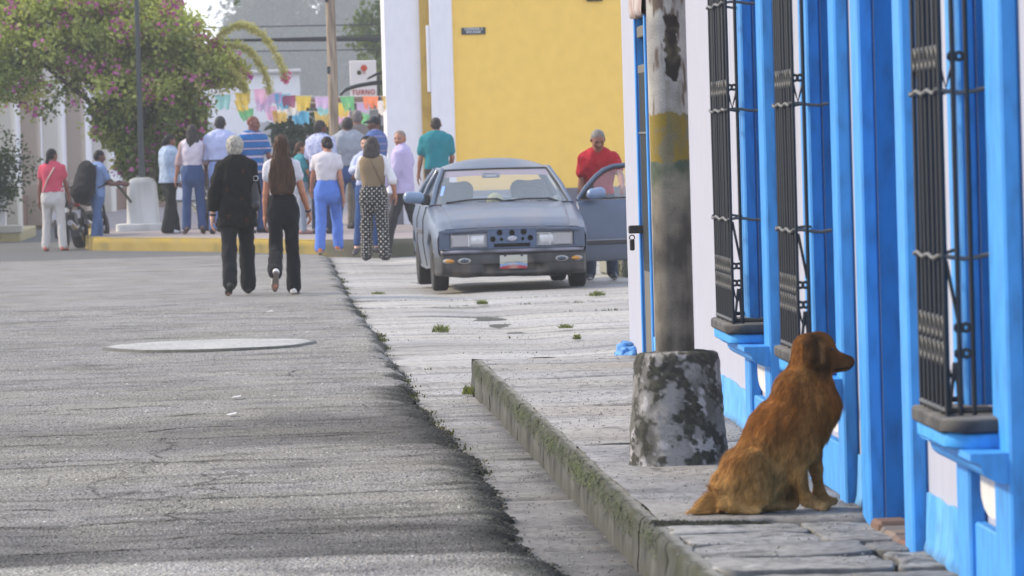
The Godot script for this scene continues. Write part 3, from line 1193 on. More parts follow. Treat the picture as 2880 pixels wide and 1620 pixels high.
func blue_house() -> void:
	var h := thing("colonial_house", "white house with blue frames, blue base and black window grilles beside the sitting dog", "house", Vector3(2.243, 0, -32.744), -90.48)
	var top := 4.6
	var cuts := [[1.35, 2.25, 0.14, 2.26], [9.78, 10.58, 0.69, 3.2], [12.87, 13.72, 0.69, 3.2], [14.78, 15.86, 0.12, 3.5], [17.58, 18.18, 0.69, 3.2]]
	var mb := MB.new()
	var u := -0.2
	var wall_piece := func(a: float, b: float, c: float, d: float):
		mb.box(Transform3D(Basis(), Vector3((a + b) / 2, (c + d) / 2, -0.15)), Vector3(b - a, d - c, 0.3))
	for c in cuts:
		wall_piece.call(u, c[0], -0.1, top)
		if c[2] > 0.3:
			wall_piece.call(c[0], c[1], -0.1, c[2])
		wall_piece.call(c[0], c[1], c[3], top)
		u = c[1]
	wall_piece.call(u, 26.0, -0.1, top)
	var shell := mb
	mb.b(Vector3(12.9, 2.25, -8.0), Vector3(26.2, 4.7, 0.3))
	mb.b(Vector3(-0.05, 2.25, -4.07), Vector3(0.3, 4.7, 7.54))
	mb.b(Vector3(25.85, 2.25, -4.07), Vector3(0.3, 4.7, 7.54))
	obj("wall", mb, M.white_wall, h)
	# roof of clay tile over deep eaves
	mb = MB.new()
	mb.col = Color(0.30, 0.11, 0.06)
	mb.prism(Transform3D(Basis(Vector3.UP, PI / 2), Vector3(12.9, 4.6, 0)), PackedVector2Array([Vector2(-0.45, 0.0), Vector2(4.0, 1.5), Vector2(8.4, 0.0), Vector2(8.4, 0.16), Vector2(4.0, 1.68), Vector2(-0.45, 0.16)]), 26.6)
	obj("roof", mb, M.vc, h)
	# blue base band with a rough brushed top edge, between the frames
	var spans := [[2.36, 9.5], [10.86, 12.53], [13.96, 14.54], [16.11, 17.27], [18.54, 25.9]]
	for sp in spans:
		mb = MB.new()
		var rows := []
		var cs := PackedColorArray()
		var n := int((sp[1] - sp[0]) / 0.05) + 2
		for j in n + 1:
			var x := lerpf(sp[0], sp[1], float(j) / n)
			var row := PackedVector3Array()
			var tp := 0.325 + 0.010 * fbm(Vector3(x, 0, 0), 2.0, 4)
			for q in [[0.10, 0.004], [0.14, 0.026], [0.17, 0.016], [0.25, 0.012], [0.99, 0.011], [1.0, 0.001]]:
				var y: float = q[0] if q[0] < 0.3 else (tp if q[0] > 0.98 else 0.3)
				var o := 0.005 * fbm(Vector3(x, y, 3), 4.0, 3)
				row.append(Vector3(x, y, maxf(0.002, q[1] + o)))
				var k := 0.5 + 0.5 * fbm(Vector3(x, y * 0.4, 9), 4.0, 3)
				var c := mixc(Color(0.04, 0.28, 0.70), Color(0.12, 0.40, 0.80), k)
				if y < 0.16:
					c = mixc(c, Color(0.12, 0.13, 0.12), 0.4 + 0.5 * fbm(Vector3(x, y, 1), 3.0, 2))
				cs.append(c)
			rows.append(row)
		mb.patch(rows, false, Vector3((sp[0] + sp[1]) / 2, 0.2, -1), cs)
		obj("base_band", mb, M.blue_dado, h)
	# lumps of blue plaster at the corner of the wall
	mb = MB.new()
	var f := Field.new()
	f.ell(Vector3(-0.12, 0.12, 0.02), Vector3(0.14, 0.07, 0.055), 0.02)
	f.ell(Vector3(0.12, 0.13, 0.045), Vector3(0.15, 0.075, 0.065), 0.02)
	f.ell(Vector3(0.40, 0.11, 0.04), Vector3(0.16, 0.08, 0.055), 0.02)
	nz.frequency = 1.0
	f.build(mb, 0.012, func(p, n): return mixc(Color(0.03, 0.18, 0.52), Color(0.12, 0.34, 0.70), 0.5 + 0.8 * fbm(p, 16.0, 3)), Transform3D(), nz, 0.035, Vector3.ONE * 13.0)
	obj("corner_plaster", mb, M.blue_dado, h)
	gate(h)
	window_(h, 9.52, 9.78, 10.58, 10.85, 9.60, 10.48, 0)
	window_(h, 12.54, 12.87, 13.72, 13.94, 12.86, 13.56, 1)
	window_(h, 17.29, 17.58, 18.18, 18.52, 17.50, 18.12, 2)
	# blue door in its deep frame
	mb = MB.new()
	frame_shape(mb, 14.52, 14.78, 15.86, 16.09, 0.10, 3.5, 0.055)
	var fr := obj("door_frame", mb, M.blue_paint, h)
	mb = MB.new()
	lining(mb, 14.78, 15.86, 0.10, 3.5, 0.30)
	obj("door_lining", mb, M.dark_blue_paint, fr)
	mb = MB.new()
	mb.b(Vector3(15.32, 1.8, -0.30), Vector3(1.1, 3.4, 0.05))
	for s in [-0.26, 0.26]:
		for v in [[0.62, 0.85], [1.75, 1.1], [2.9, 0.8]]:
			mb.b(Vector3(15.32 + s, v[0], -0.268), Vector3(0.40, v[1], 0.025), 0.01)
	var dr := obj("door", mb, M.dark_blue_paint, h)
	mb = MB.new()
	mb.ball(Vector3(15.72, 1.2, -0.22), Vector3(0.03, 0.03, 0.03))
	obj("door_knob", mb, M.worn_iron, dr)
	# threshold of worn brick
	for k in 5:
		mb = MB.new()
		var c := [Color(0.34, 0.20, 0.15), Color(0.30, 0.27, 0.25), Color(0.4, 0.3, 0.25), Color(0.32, 0.22, 0.18), Color(0.34, 0.17, 0.12)]
		mb.col = c[k] * 0.55
		mb.box(Transform3D(Basis(Vector3.UP, R.randf_range(-0.1, 0.1)), Vector3(14.95 + k * 0.21, 0.105 + R.randf() * 0.02, 0.0)), Vector3(0.19, 0.07, 0.12), 0.012)
		obj("threshold_brick", mb, M.plain_concrete, h)
	mb = MB.new()
	mb.col = Color(0.10, 0.095, 0.10)
	mb.b(Vector3(15.32, 0.06, -0.17), Vector3(1.08, 0.09, 0.25))
	obj("doorstep", mb, M.plain_concrete, h)

func frame_shape(mb: MB, a: float, b: float, c: float, d: float, lo: float, hi: float, proud: float) -> void:
	# two uprights and a head
	for q in [[a, b], [c, d]]:
		mb.b(Vector3((q[0] + q[1]) / 2, (lo + hi + 0.2) / 2, proud / 2 + 0.001), Vector3(q[1] - q[0], hi - lo + 0.2, proud), 0.008)
	mb.b(Vector3((b + c) / 2, hi + 0.1, proud / 2 + 0.001), Vector3(c - b, 0.2, proud), 0.008)

func lining(mb: MB, b: float, c: float, lo: float, hi: float, deep: float) -> void:
	var lo2 := maxf(lo, 0.14)
	mb.b(Vector3(b + 0.004, (lo2 + hi) / 2, -deep / 2 - 0.001), Vector3(0.008, hi - lo2, deep))
	mb.b(Vector3(c - 0.004, (lo2 + hi) / 2, -deep / 2 - 0.001), Vector3(0.008, hi - lo2, deep))
	mb.b(Vector3((b + c) / 2, hi - 0.004, -deep / 2 - 0.001), Vector3(c - b - 0.018, 0.008, deep))

func window_(h: Node3D, a: float, b: float, c: float, d: float, ca: float, cb: float, id: int) -> void:
	var mb := MB.new()
	frame_shape(mb, a, b, c, d, 0.12, 3.2, 0.055)
	# parts of the frame below the sill: rails round the apron panel
	mb.b(Vector3((b + c) / 2, 0.24, 0.02), Vector3(c - b - 0.004, 0.20, 0.038), 0.006)
	var w := obj("window_frame", mb, M.blue_paint, h)
	mb = MB.new()
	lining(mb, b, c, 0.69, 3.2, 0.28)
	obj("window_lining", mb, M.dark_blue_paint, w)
	mb = MB.new()
	var pn := PackedVector2Array()
	for k in 9:
		var t := PI + PI * k / 8.0
		pn.append(Vector2((b + c) / 2 + cos(t) * (c - b) * 0.40, 0.44 + 0.07 * sin(t)))
	pn.append(Vector2((b + c) / 2 + (c - b) * 0.40, 0.60))
	pn.append(Vector2((b + c) / 2 - (c - b) * 0.40, 0.60))
	mb.prism(Transform3D(Basis(), Vector3(0, 0, 0.015)), pn, 0.024)
	obj("apron_panel", mb, M.grey_panel_plaster, w)
	mb = MB.new()
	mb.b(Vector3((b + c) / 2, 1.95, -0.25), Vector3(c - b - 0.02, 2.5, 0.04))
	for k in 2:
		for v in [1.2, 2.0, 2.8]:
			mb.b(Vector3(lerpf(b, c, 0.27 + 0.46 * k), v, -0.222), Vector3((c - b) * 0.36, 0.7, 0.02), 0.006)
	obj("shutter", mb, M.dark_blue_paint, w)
	# sill: a dark worn slab on a blue moulding, with rounded front corners
	var out := 0.215
	for layer in [[0.648, 0.690, 0.0, "sill"], [0.602, 0.648, 0.015, "sill_moulding"]]:
		var poly := PackedVector2Array()
		var x0: float = ca - 0.06 + layer[2]
		var x1: float = cb + (0.18 if id == 2 else 0.06) - layer[2]
		var o: float = out - layer[2]
		poly.append(Vector2(x0, -0.002))
		for k in 6:
			var t := PI - (PI / 2) * k / 5.0
			poly.append(Vector2(x0 + 0.09 + cos(t) * 0.09, o - 0.09 + sin(t) * 0.09))
		for k in 6:
			var t := PI / 2 - (PI / 2) * k / 5.0
			poly.append(Vector2(x1 - 0.09 + cos(t) * 0.09, o - 0.09 + sin(t) * 0.09))
		poly.append(Vector2(x1, -0.002))
		mb = MB.new()
		var rows := []
		var cs := PackedColorArray()
		var dense := PackedVector2Array()
		for i in poly.size() - 1:
			var ns := maxi(1, int(poly[i].distance_to(poly[i + 1]) / 0.03))
			for k in ns:
				dense.append(poly[i].lerp(poly[i + 1], float(k) / ns))
		dense.append(poly[poly.size() - 1])
		var cen := Vector3((x0 + x1) / 2, (layer[0] + layer[1]) / 2, 0.06)
		for q in [[0.0, layer[0]], [0.97, layer[0]], [1.0, layer[0] + 0.006], [1.0, layer[1] - 0.008], [0.97, layer[1]], [0.8, layer[1] + 0.001], [0.0, layer[1] + 0.001]]:
			var row := PackedVector3Array()
			for p in dense:
				var pp := Vector3(cen.x + (p.x - cen.x) * q[0], q[1], cen.z + (p.y - cen.z) * q[0])
				if p.y < 0.001 :
					pp.z = p.y
				var nn := fbm(pp, 7.0, 3)
				row.append(pp + Vector3(0, 0.004 * nn, 0.004 * nn if p.y > 0.05 else 0.0))
				var c1 := mixc(Color(0.035, 0.035, 0.04), Color(0.17, 0.165, 0.16), 0.25 + 0.6 * float(q[1] > layer[1] - 0.004) + 0.5 * nn)
				if layer[3] == "sill_moulding":
					c1 = Color(0.045, 0.33, 0.78)
				cs.append(c1)
			rows.append(row)
		mb.patch(rows, false, cen, cs)
		obj(layer[3], mb, M.plain_concrete if layer[3] == "sill" else M.blue_dado, w)
	# curved bracket under the sill
	mb = MB.new()
	var br := PackedVector2Array([Vector2(0.0, 0.602), Vector2(0.165, 0.602), Vector2(0.165, 0.582), Vector2(0.14, 0.575)])
	for k in 7:
		var t := PI / 2 * k / 6.0
		br.append(Vector2(0.055 + 0.08 * cos(t), 0.565 - 0.05 * sin(t)))
	br.append_array(PackedVector2Array([Vector2(0.05, 0.50), Vector2(0.0, 0.47)]))
	mb.prism(Transform3D(Basis(Vector3.UP, -PI / 2), Vector3((a + d) / 2, 0, 0)), br, (d - a) - 0.03)
	obj("sill_bracket", mb, M.blue_paint, w)
	# iron grille
	mb = MB.new()
	var o := 0.18
	mb.tube(PackedVector3Array([Vector3(ca, 3.15, 0.02), Vector3(ca, 3.15, o), Vector3(cb, 3.15, o), Vector3(cb, 3.15, 0.02)]), 0.010, 6)
	var g := obj("window_grille", mb, M.iron, h)
	for y in [1.15, 1.63, 2.10, 2.62]:
		var path := PackedVector3Array()
		var wob := 0.006
		path.append(Vector3(ca, y, 0.05))
		for k in 5:
			path.append(Vector3(ca, y + wob * sin(k * 1.9 + id), lerpf(0.07, o + 0.012, k / 4.0)))
		for k in 9:
			path.append(Vector3(lerpf(ca + 0.02, cb - 0.02, k / 8.0), y + wob * sin(k * 1.7 + y * 9.0 + id), o + 0.014))
		for k in 5:
			path.append(Vector3(cb, y + wob * sin(k * 1.3 + id), lerpf(o + 0.012, 0.045, k / 4.0)))
		mb = MB.new()
		mb.tube(path, 0.0065, 6)
		obj("hoop", mb, M.worn_iron, g)
	for y in [0.705]:
		mb = MB.new()
		mb.tube(PackedVector3Array([Vector3(ca, y, 0.02), Vector3(ca, y, o), Vector3(cb, y, o), Vector3(cb, y, 0.02)]), 0.010, 6)
		obj("rail", mb, M.iron, g)
	var n := int((cb - ca) / 0.095)
	for k in n + 1:
		mb = MB.new()
		mb.tube(PackedVector3Array([Vector3(lerpf(ca, cb, float(k) / n), 0.69, o), Vector3(lerpf(ca, cb, float(k) / n), 1.9, o + R.randf_range(-0.003, 0.003)), Vector3(lerpf(ca, cb, float(k) / n), 3.15, o)]), 0.007, 6)
		obj("bar", mb, M.iron, g)
	for x in [ca, cb]:
		for wz in ([0.138] if id < 2 else [0.10, 0.14]):
			mb = MB.new()
			mb.tube(PackedVector3Array([Vector3(x, 0.69, wz), Vector3(x, 3.15, wz)]), 0.0075, 6)
			obj("bar", mb, M.iron, g)
	# rows of scroll rings, and little V struts on the returns
	for y in [0.87, 0.945, 1.73, 2.53]:
		mb = MB.new()
		for k in n:
			var x := lerpf(ca, cb, (k + 0.5) / n)
			ring_shape(mb, Vector3(x, y, o), Vector3.RIGHT, Vector3.UP, 0.030, 0.0075)
		for x in [ca, cb]:
			for wz in [0.150, 0.170]:
				ring_shape(mb, Vector3(x, y, wz - (0.03 if id == 2 else 0.0)), Vector3.BACK, Vector3.UP, 0.0115, 0.006)
			if y > 1.0 or y < 0.9:
				var s := -1.0
				mb.tube(PackedVector3Array([Vector3(x, y + s * 0.02, 0.140), Vector3(x, y + s * 0.09, 0.160), Vector3(x, y + s * 0.02, 0.178)]), 0.006, 5)
		obj("scroll_row", mb, M.iron, g)
	for x in [ca, cb]:
		mb = MB.new()
		mb.tube(PackedVector3Array([Vector3(x, 1.14, 0.172), Vector3(x, 0.97, 0.142)]), 0.006, 5)
		obj("strut", mb, M.iron, g)
		mb = MB.new()
		mb.tube(PackedVector3Array([Vector3(x, 0.845, 0.15), Vector3(x, 0.70, 0.142)]), 0.006, 5)
		obj("strut", mb, M.iron, g)
		mb = MB.new()
		mb.tube(PackedVector3Array([Vector3(x, 0.845, 0.155), Vector3(x, 0.70, 0.172)]), 0.006, 5)
		obj("strut", mb, M.iron, g)

func gate(h: Node3D) -> void:
	var mb := MB.new()
	for x in [1.35, 2.25]:
		var s := 1.0 if x < 2.0 else -1.0
		mb.b(Vector3(x - s * 0.03, 1.2, 0.008), Vector3(0.07, 2.12, 0.014), 0.004)
		mb.b(Vector3(x + s * 0.006, 1.2, -0.018), Vector3(0.01, 2.12, 0.034))
	var fr := obj("gate_frame", mb, M.blue_paint, h)
	# broken lintel of bare masonry
	mb = MB.new()
	var rows := []
	var cs := PackedColorArray()
	for j in 30:
		var x := lerpf(1.22, 2.36, j / 29.0)
		var row := PackedVector3Array()
		for q in [[2.26, 0.0], [2.26, 0.03], [2.30, 0.035], [2.36, 0.035], [2.41, 0.03], [2.42, 0.0]]:
			var n := fbm(Vector3(x, q[0], 1), 6.0, 3)
			row.append(Vector3(x, q[0] + 0.012 * n, q[1] + (0.008 * n if q[1] > 0 else 0.0)))
			cs.append(mixc(Color(0.36, 0.25, 0.23), Color(0.6, 0.55, 0.54), 0.5 + n))
		rows.append(row)
	mb.patch(rows, false, Vector3(1.8, 2.33, -0.2), cs)
	obj("lintel", mb, M.plain_concrete, h)
	var g := MB.new()
	g.col = Color(0.16, 0.15, 0.135)
	g.b(Vector3(1.8, 0.45, -0.022), Vector3(0.86, 0.60, 0.03), 0.004)
	var gt := obj("gate", g, M.plain_concrete, h)
	for q in [[2.17, 0.07], [1.94, 0.055]]:
		g = MB.new()
		g.col = Color(0.16, 0.15, 0.135)
		g.b(Vector3(1.8, q[0], -0.026), Vector3(0.86, q[1], 0.05), 0.006)
		obj("gate_crossbar", g, M.plain_concrete, gt)
	for k in 9:
		mb = MB.new()
		mb.b(Vector3(1.42 + k * 0.095, 1.32, -0.018), Vector3(0.03, 1.24, 0.03), 0.004)
		obj("gate_bar", mb, M.iron, gt)
	mb = MB.new()
	mb.b(Vector3(1.8, 1.20, -0.046), Vector3(0.886, 2.1, 0.02))
	obj("gate_backing", mb, M.iron, gt)
	mb = MB.new()
	mb.b(Vector3(1.8, 1.55, -0.006), Vector3(0.86, 0.012, 0.02))
	obj("gate_rail", mb, M.worn_iron, gt)
	mb = MB.new()
	mb.b(Vector3(1.40, 0.955, 0.03), Vector3(0.05, 0.05, 0.11), 0.006)
	var la := obj("latch", mb, M.iron, gt)
	mb = MB.new()
	mb.b(Vector3(1.40, 0.86, 0.065), Vector3(0.03, 0.07, 0.03), 0.006)
	ring_shape(mb, Vector3(1.40, 0.905, 0.065), Vector3.BACK, Vector3.UP, 0.016, 0.004)
	obj("padlock", mb, M.iron, la)

# ---------- the concrete stump with the lamp column in it ----------
func post() -> void:
	var t := thing("street_pole", "weathered steel pole with a worn yellow band standing in a mossy concrete block", "pole", Vector3(1.66, 0.14, -21.5))
	var sides := 128
	var rows := []
	var cs := PackedColorArray()
	var y := 0.44
	while y < 5.2:
		var row := PackedVector3Array()
		for k in sides:
			var a := TAU * k / sides
			var p := Vector3(cos(a) * 0.083, y, sin(a) * 0.083)
			row.append(p + Vector3(-0.004, 0, 0))
			var n1 := fbm(p, 5.0, 4)
			var n2 := fbm(p * Vector3(2.2, 0.45, 2.2) + Vector3(3, 0, 0), 7.0, 3)
			var c := mixc(Color(0.33, 0.32, 0.31), Color(0.55, 0.53, 0.49), 0.5 + 0.8 * n1)
			c = mixc(c, Color(0.17, 0.125, 0.10), smoothstep(0.18, 0.55, n2 + 0.25 * fbm(p * Vector3(1, 0.3, 1), 30.0, 2)))     # rust runs
			var edge := 0.012 * n1 + 0.008 * fbm(p, 20.0, 2)
			if y + edge > 1.275 and y + edge < 1.475:
				c = mixc(Color(0.27, 0.195, 0.035), Color(0.21, 0.185, 0.12), smoothstep(-0.05, 0.5, n1 + 0.5 * n2 + 0.2 * fbm(p, 18.0, 2)))
			elif y + edge <= 1.275:
				var k2 := smoothstep(0.98, 1.28, y)
				var low := mixc(Color(0.075, 0.068, 0.060), Color(0.24, 0.21, 0.17), 0.45 + 0.6 * n1 + 0.3 * n2)
				c = mixc(low, mixc(Color(0.08, 0.11, 0.075), Color(0.30, 0.275, 0.22), 0.35 + 0.9 * n1), k2)
			# the torn sticker
			var f := Vector3(0.015, 0, 0.083)
			var dx := absf(p.x - f.x)
			if p.z > 0 and dx < 0.029 + 0.016 * fbm(p, 22.0, 3) and y > 1.64 + 0.03 * n2 and y < 1.895 + 0.02 * n1 :
				c = mixc(Color(0.035, 0.028, 0.025), Color(0.16, 0.14, 0.09), smoothstep(-0.2, 0.55, n1) * (1.0 if y < 1.84 else 0.3))
			elif p.z > 0 and dx < 0.035 and y > 1.3 and y < 1.62:
				c = mixc(c, Color(0.16, 0.15, 0.09), 0.35 + 0.5 * n2)
			cs.append(c)
		rows.append(row)
		y += 0.006 if y < 2.4 else 0.2
	var mb := MB.new()
	mb.patch(rows, true, null, cs)
	obj("pole", mb, M.plain_concrete, t)
	mb = MB.new()
	mb.tube(PackedVector3Array([Vector3(0, 5.1, 0), Vector3(-0.3, 5.5, 0), Vector3(-0.9, 5.65, 0)]), 0.035, 8)
	var ar := obj("arm", mb, M.worn_iron, t)
	mb = MB.new()
	mb.ball(Vector3(-1.05, 5.62, 0), Vector3(0.25, 0.07, 0.11))
	obj("lamp_head", mb, M.worn_iron, t)
	# block: cast in a bucket, rough and mossy
	mb = MB.new()
	rows = []
	cs = PackedColorArray()
	var prof := []
	for k in 90:
		var f := k / 89.0
		prof.append(Vector2(lerpf(0.214, 0.180, f) + (0.012 * (1.0 - smoothstep(0.0, 0.05, f))), lerpf(-0.02, 0.435, f)))
	for k in 6:
		var a := PI / 2 * k / 5.0
		prof.append(Vector2(0.146 + 0.032 * cos(a), 0.437 + 0.030 * sin(a)))
	for k in 6:
		prof.append(Vector2(0.14 - k * 0.0279, 0.468 + 0.002 * k))
	for q in prof:
		var row := PackedVector3Array()
		for k in 170:
			var a := TAU * k / 170
			var p := Vector3(cos(a) * q.x, q.y, sin(a) * q.x)
			var n := fbm(p, 4.0, 4)
			var nf := fbm(p, 22.0, 2)
			row.append(p * Vector3(1 + 0.02 * n + 0.010 * nf, 1, 1 + 0.02 * n + 0.010 * nf) + Vector3(0, (0.006 * n + 0.004 * nf) if q.y > 0.4 else 0.0, 0))
			var c := mixc(Color(0.11, 0.11, 0.105), Color(0.28, 0.275, 0.275), 0.5 + 0.9 * fbm(p * Vector3(1, 0.6, 1) + Vector3(1, 2, 3), 6.0, 3))
			var moss := fbm(p + Vector3(7, 1, 2), 8.5, 5) * 1.35 + 0.55 * nf + 0.22 + 0.5 * smoothstep(0.40, 0.46, q.y) + 0.25 * (1.0 - smoothstep(0.0, 0.07, q.y)) - 0.05
			c = mixc(c, Color(0.020, 0.021, 0.017), 0.93 * smoothstep(-0.05, 0.55, moss + 0.35 * fbm(p, 45.0, 2)))
			if fbm(p + Vector3(3, 3, 1), 26.0, 2) + 0.3 * moss > 0.5:
				c = mixc(c, Color(0.10, 0.10, 0.07), 0.4)
			var white := fbm(p * Vector3(1.5, 0.6, 1.5) + Vector3(1, 9, 4), 7.0, 3)
			c = mixc(c, Color(0.46, 0.45, 0.47), smoothstep(0.25, 0.6, white + 0.3 * nf) * 0.8 * float(moss < 0.25))
			cs.append(c)
		rows.append(row)
	mb.patch(rows, true, null, cs)
	obj("concrete_block", mb, M.plain_concrete, t)

# ---------- buildings farther off ----------
func text_mesh(s: String, size: float, depth := 0.01) -> TextMesh:
	var t := TextMesh.new()
	var f := SystemFont.new()
	f.font_names = PackedStringArray(["Droid Sans"])
	f.font_weight = 700
	t.font = f
	t.text = s
	t.font_size = 64
	t.pixel_size = size / 64.0
	t.depth = depth
	t.curve_step = 4.0
	return t

func yellow_building() -> void:
	var h := thing("yellow_building", "yellow plastered corner building with white corner pilaster behind the parked car", "building", Vector3(0, 0, -84))
	var mb := MB.new()
	mb.b(Vector3(9.0, 3.2, -3.0), Vector3(12.2, 6.8, 6.0))
	obj("wall", mb, M.yellow_plaster, h)
	mb = MB.new()
	mb.b(Vector3(9.0, 0.32, 0.045), Vector3(12.2, 0.62, 0.09), 0.01)
	mb.col = Color(0.2, 0.2, 0.24)
	var pl := MB.new()
	pl.col = Color(0.19, 0.19, 0.23)
	pl.b(Vector3(9.05, 0.30, 0.06), Vector3(12.1, 0.85, 0.12), 0.012)
	pl.box(Transform3D(Basis(Vector3.UP, 0.9), Vector3(2.13, 0.30, -0.36)), Vector3(0.95, 0.85, 0.16), 0.012)
	obj("plinth", pl, M.plain_concrete, h)
	mb = MB.new()
	mb.b(Vector3(2.735, 3.3, 0.03), Vector3(0.38, 6.6, 0.16), 0.02)
	obj("pilaster", mb, M.white_plaster, h)
	mb = MB.new()
	mb.b(Vector3(2.47, 3.3, -0.06), Vector3(0.17, 6.6, 0.2))
	obj("recess_strip", mb, M.ochre_plaster, h)
	mb = MB.new()
	mb.box(Transform3D(Basis(Vector3.UP, -0.22), Vector3(2.13, 3.3, -0.25)), Vector3(0.62, 6.6, 0.3), 0.015)
	obj("corner_wall", mb, M.white_plaster, h)
	mb = MB.new()
	mb.b(Vector3(2.03, 3.3, -3.4), Vector3(0.3, 6.6, 5.6))
	obj("side_wall", mb, M.white_plaster, h)
	mb = MB.new()
	mb.tube(PackedVector3Array([Vector3(1.90, 0.3, -0.45), Vector3(1.90, 6.6, -0.45)]), 0.03, 8)
	obj("rain_pipe", mb, M.ochre_plaster, h)
	mb = MB.new()
	mb.b(Vector3(2.515, 2.92, 0.055), Vector3(0.055, 1.1, 0.08), 0.012)
	obj("cable_cover", mb, M.white_plaster, h)
	mb = MB.new()
	mb.col = Color(0.62, 0.60, 0.55)
	mb.b(Vector3(8.4, 6.7, -2.9), Vector3(13.6, 0.25, 6.9), 0.05)
	obj("cornice", mb, M.plain_concrete, h)
	# plaque and a ventilator
	mb = MB.new()
	mb.col = Color(0.055, 0.07, 0.065)
	mb.b(Vector3(3.275, 3.36, 0.012), Vector3(0.40, 0.115, 0.02), 0.005)
	var pq := obj("street_plaque", mb, M.vc, h)
	for l in [["CARRERA 2", 0.034], ["BOLIVAR", -0.018]]:
		var tx := inst("lettering", text_mesh(l[0], 0.058, 0.004), mat("plaque_white", lin(0.62, 0.62, 0.66), 0.6), pq)
		tx.position = Vector3(3.275, 3.36 + l[1], 0.024)
	mb = MB.new()
	mb.col = Color(0.02, 0.025, 0.015)
	mb.b(Vector3(5.29, 3.98, 0.03), Vector3(0.27, 0.36, 0.06), 0.01)
	obj("vent_box", mb, M.vc, h)
	# curved canopy over the side entrance
	var a := thing("entrance_canopy", "dark curved entrance canopy between the wooden pole and the white corner wall", "canopy", Vector3(0, 0, -92))
	mb = MB.new()
	mb.col = Color(0.03, 0.04, 0.045)
	var top := PackedVector2Array()
	var rows := []
	for k in 13:
		var f := k / 12.0
		var x := lerpf(1.14, 2.3, f)
		var y := 2.45 + 0.215 * sqrt(1.0 - pow(1.0 - minf(1.0, f * 1.25), 2.0)) if f < 0.8 else 2.665 - 0.01 * (f - 0.8)
		var row := PackedVector3Array()
		for q in [[0.02, 0.0], [0.035, -0.6], [0.02, -1.2], [-0.03, -1.2], [-0.045, -0.6], [-0.045, 0.0]]:
			row.append(Vector3(x, y + q[0], q[1]))
		rows.append(row)
	mb.patch(rows, true, null, null, null, true)
	obj("canopy_shell", mb, M.leather, a)
	mb = MB.new()
	mb.col = Color(0.03, 0.045, 0.045)
	rows = []
	for k in 9:
		var f := k / 8.0
		var x := lerpf(1.66, 2.3, f)
		var row := PackedVector3Array()
		for q in [[0.015, 0.0], [0.015, -1.2], [-0.02 - 0.05 * f, -1.2], [-0.02 - 0.05 * f, 0.0]]:
			row.append(Vector3(x, 2.735 + 0.30 * f * (1.2 - 0.4 * f) + q[0], q[1]))
		rows.append(row)
	mb.patch(rows, true, null, null, null, true)
	obj("upper_shell", mb, M.leather, a)
	mb = MB.new()
	mb.tube(PackedVector3Array([Vector3(2.0, 2.9, -0.3), Vector3(2.0, 2.6, -0.3)]), 0.03, 6)
	obj("bracket", mb, M.iron, a)
	# signboard
	var s := thing("pharmacy_sign", "white rectangular sign reading TURNO in red, behind the dark canopy", "sign", Vector3(1.705, 2.84, -100))
	mb = MB.new()
	mb.col = Color(0.72, 0.71, 0.74)
	mb.b(Vector3(0, 0, 0), Vector3(0.52, 0.70, 0.10), 0.01)
	obj("board", mb, M.vc, s)
	var t := inst("lettering", text_mesh("TURNO", 0.135, 0.01), mat("sign_red", lin(0.42, 0.05, 0.06), 0.6), s)
	t.position = Vector3(0.0, -0.275, 0.055)
	mb = MB.new()
	mb.col = Color(0.5, 0.09, 0.04)
	mb.lathe(Transform3D(Basis(Vector3.RIGHT, PI / 2), Vector3(0.02, 0.20, 0.05)), PackedVector2Array([Vector2(0.065, 0), Vector2(0.065, 0.012), Vector2(0.001, 0.014)]), 18)
	mb.col = Color(0.05, 0.06, 0.035)
	mb.lathe(Transform3D(Basis(Vector3.RIGHT, PI / 2), Vector3(-0.075, 0.115, 0.05)), PackedVector2Array([Vector2(0.045, 0), Vector2(0.045, 0.012), Vector2(0.001, 0.014)]), 16)
	mb.col = Color(0.5, 0.35, 0.38)
	mb.lathe(Transform3D(Basis(Vector3.RIGHT, PI / 2), Vector3(0.02, 0.115, 0.05)), PackedVector2Array([Vector2(0.035, 0), Vector2(0.035, 0.010), Vector2(0.001, 0.012)]), 16)
	obj("emblem", mb, M.vc, s)
	mb = MB.new()
	mb.tube(PackedVector3Array([Vector3(0.3, 0.1, -0.1), Vector3(0.3, -2.8, -0.1)]), 0.03, 6)
	obj("sign_post", mb, M.iron, s)

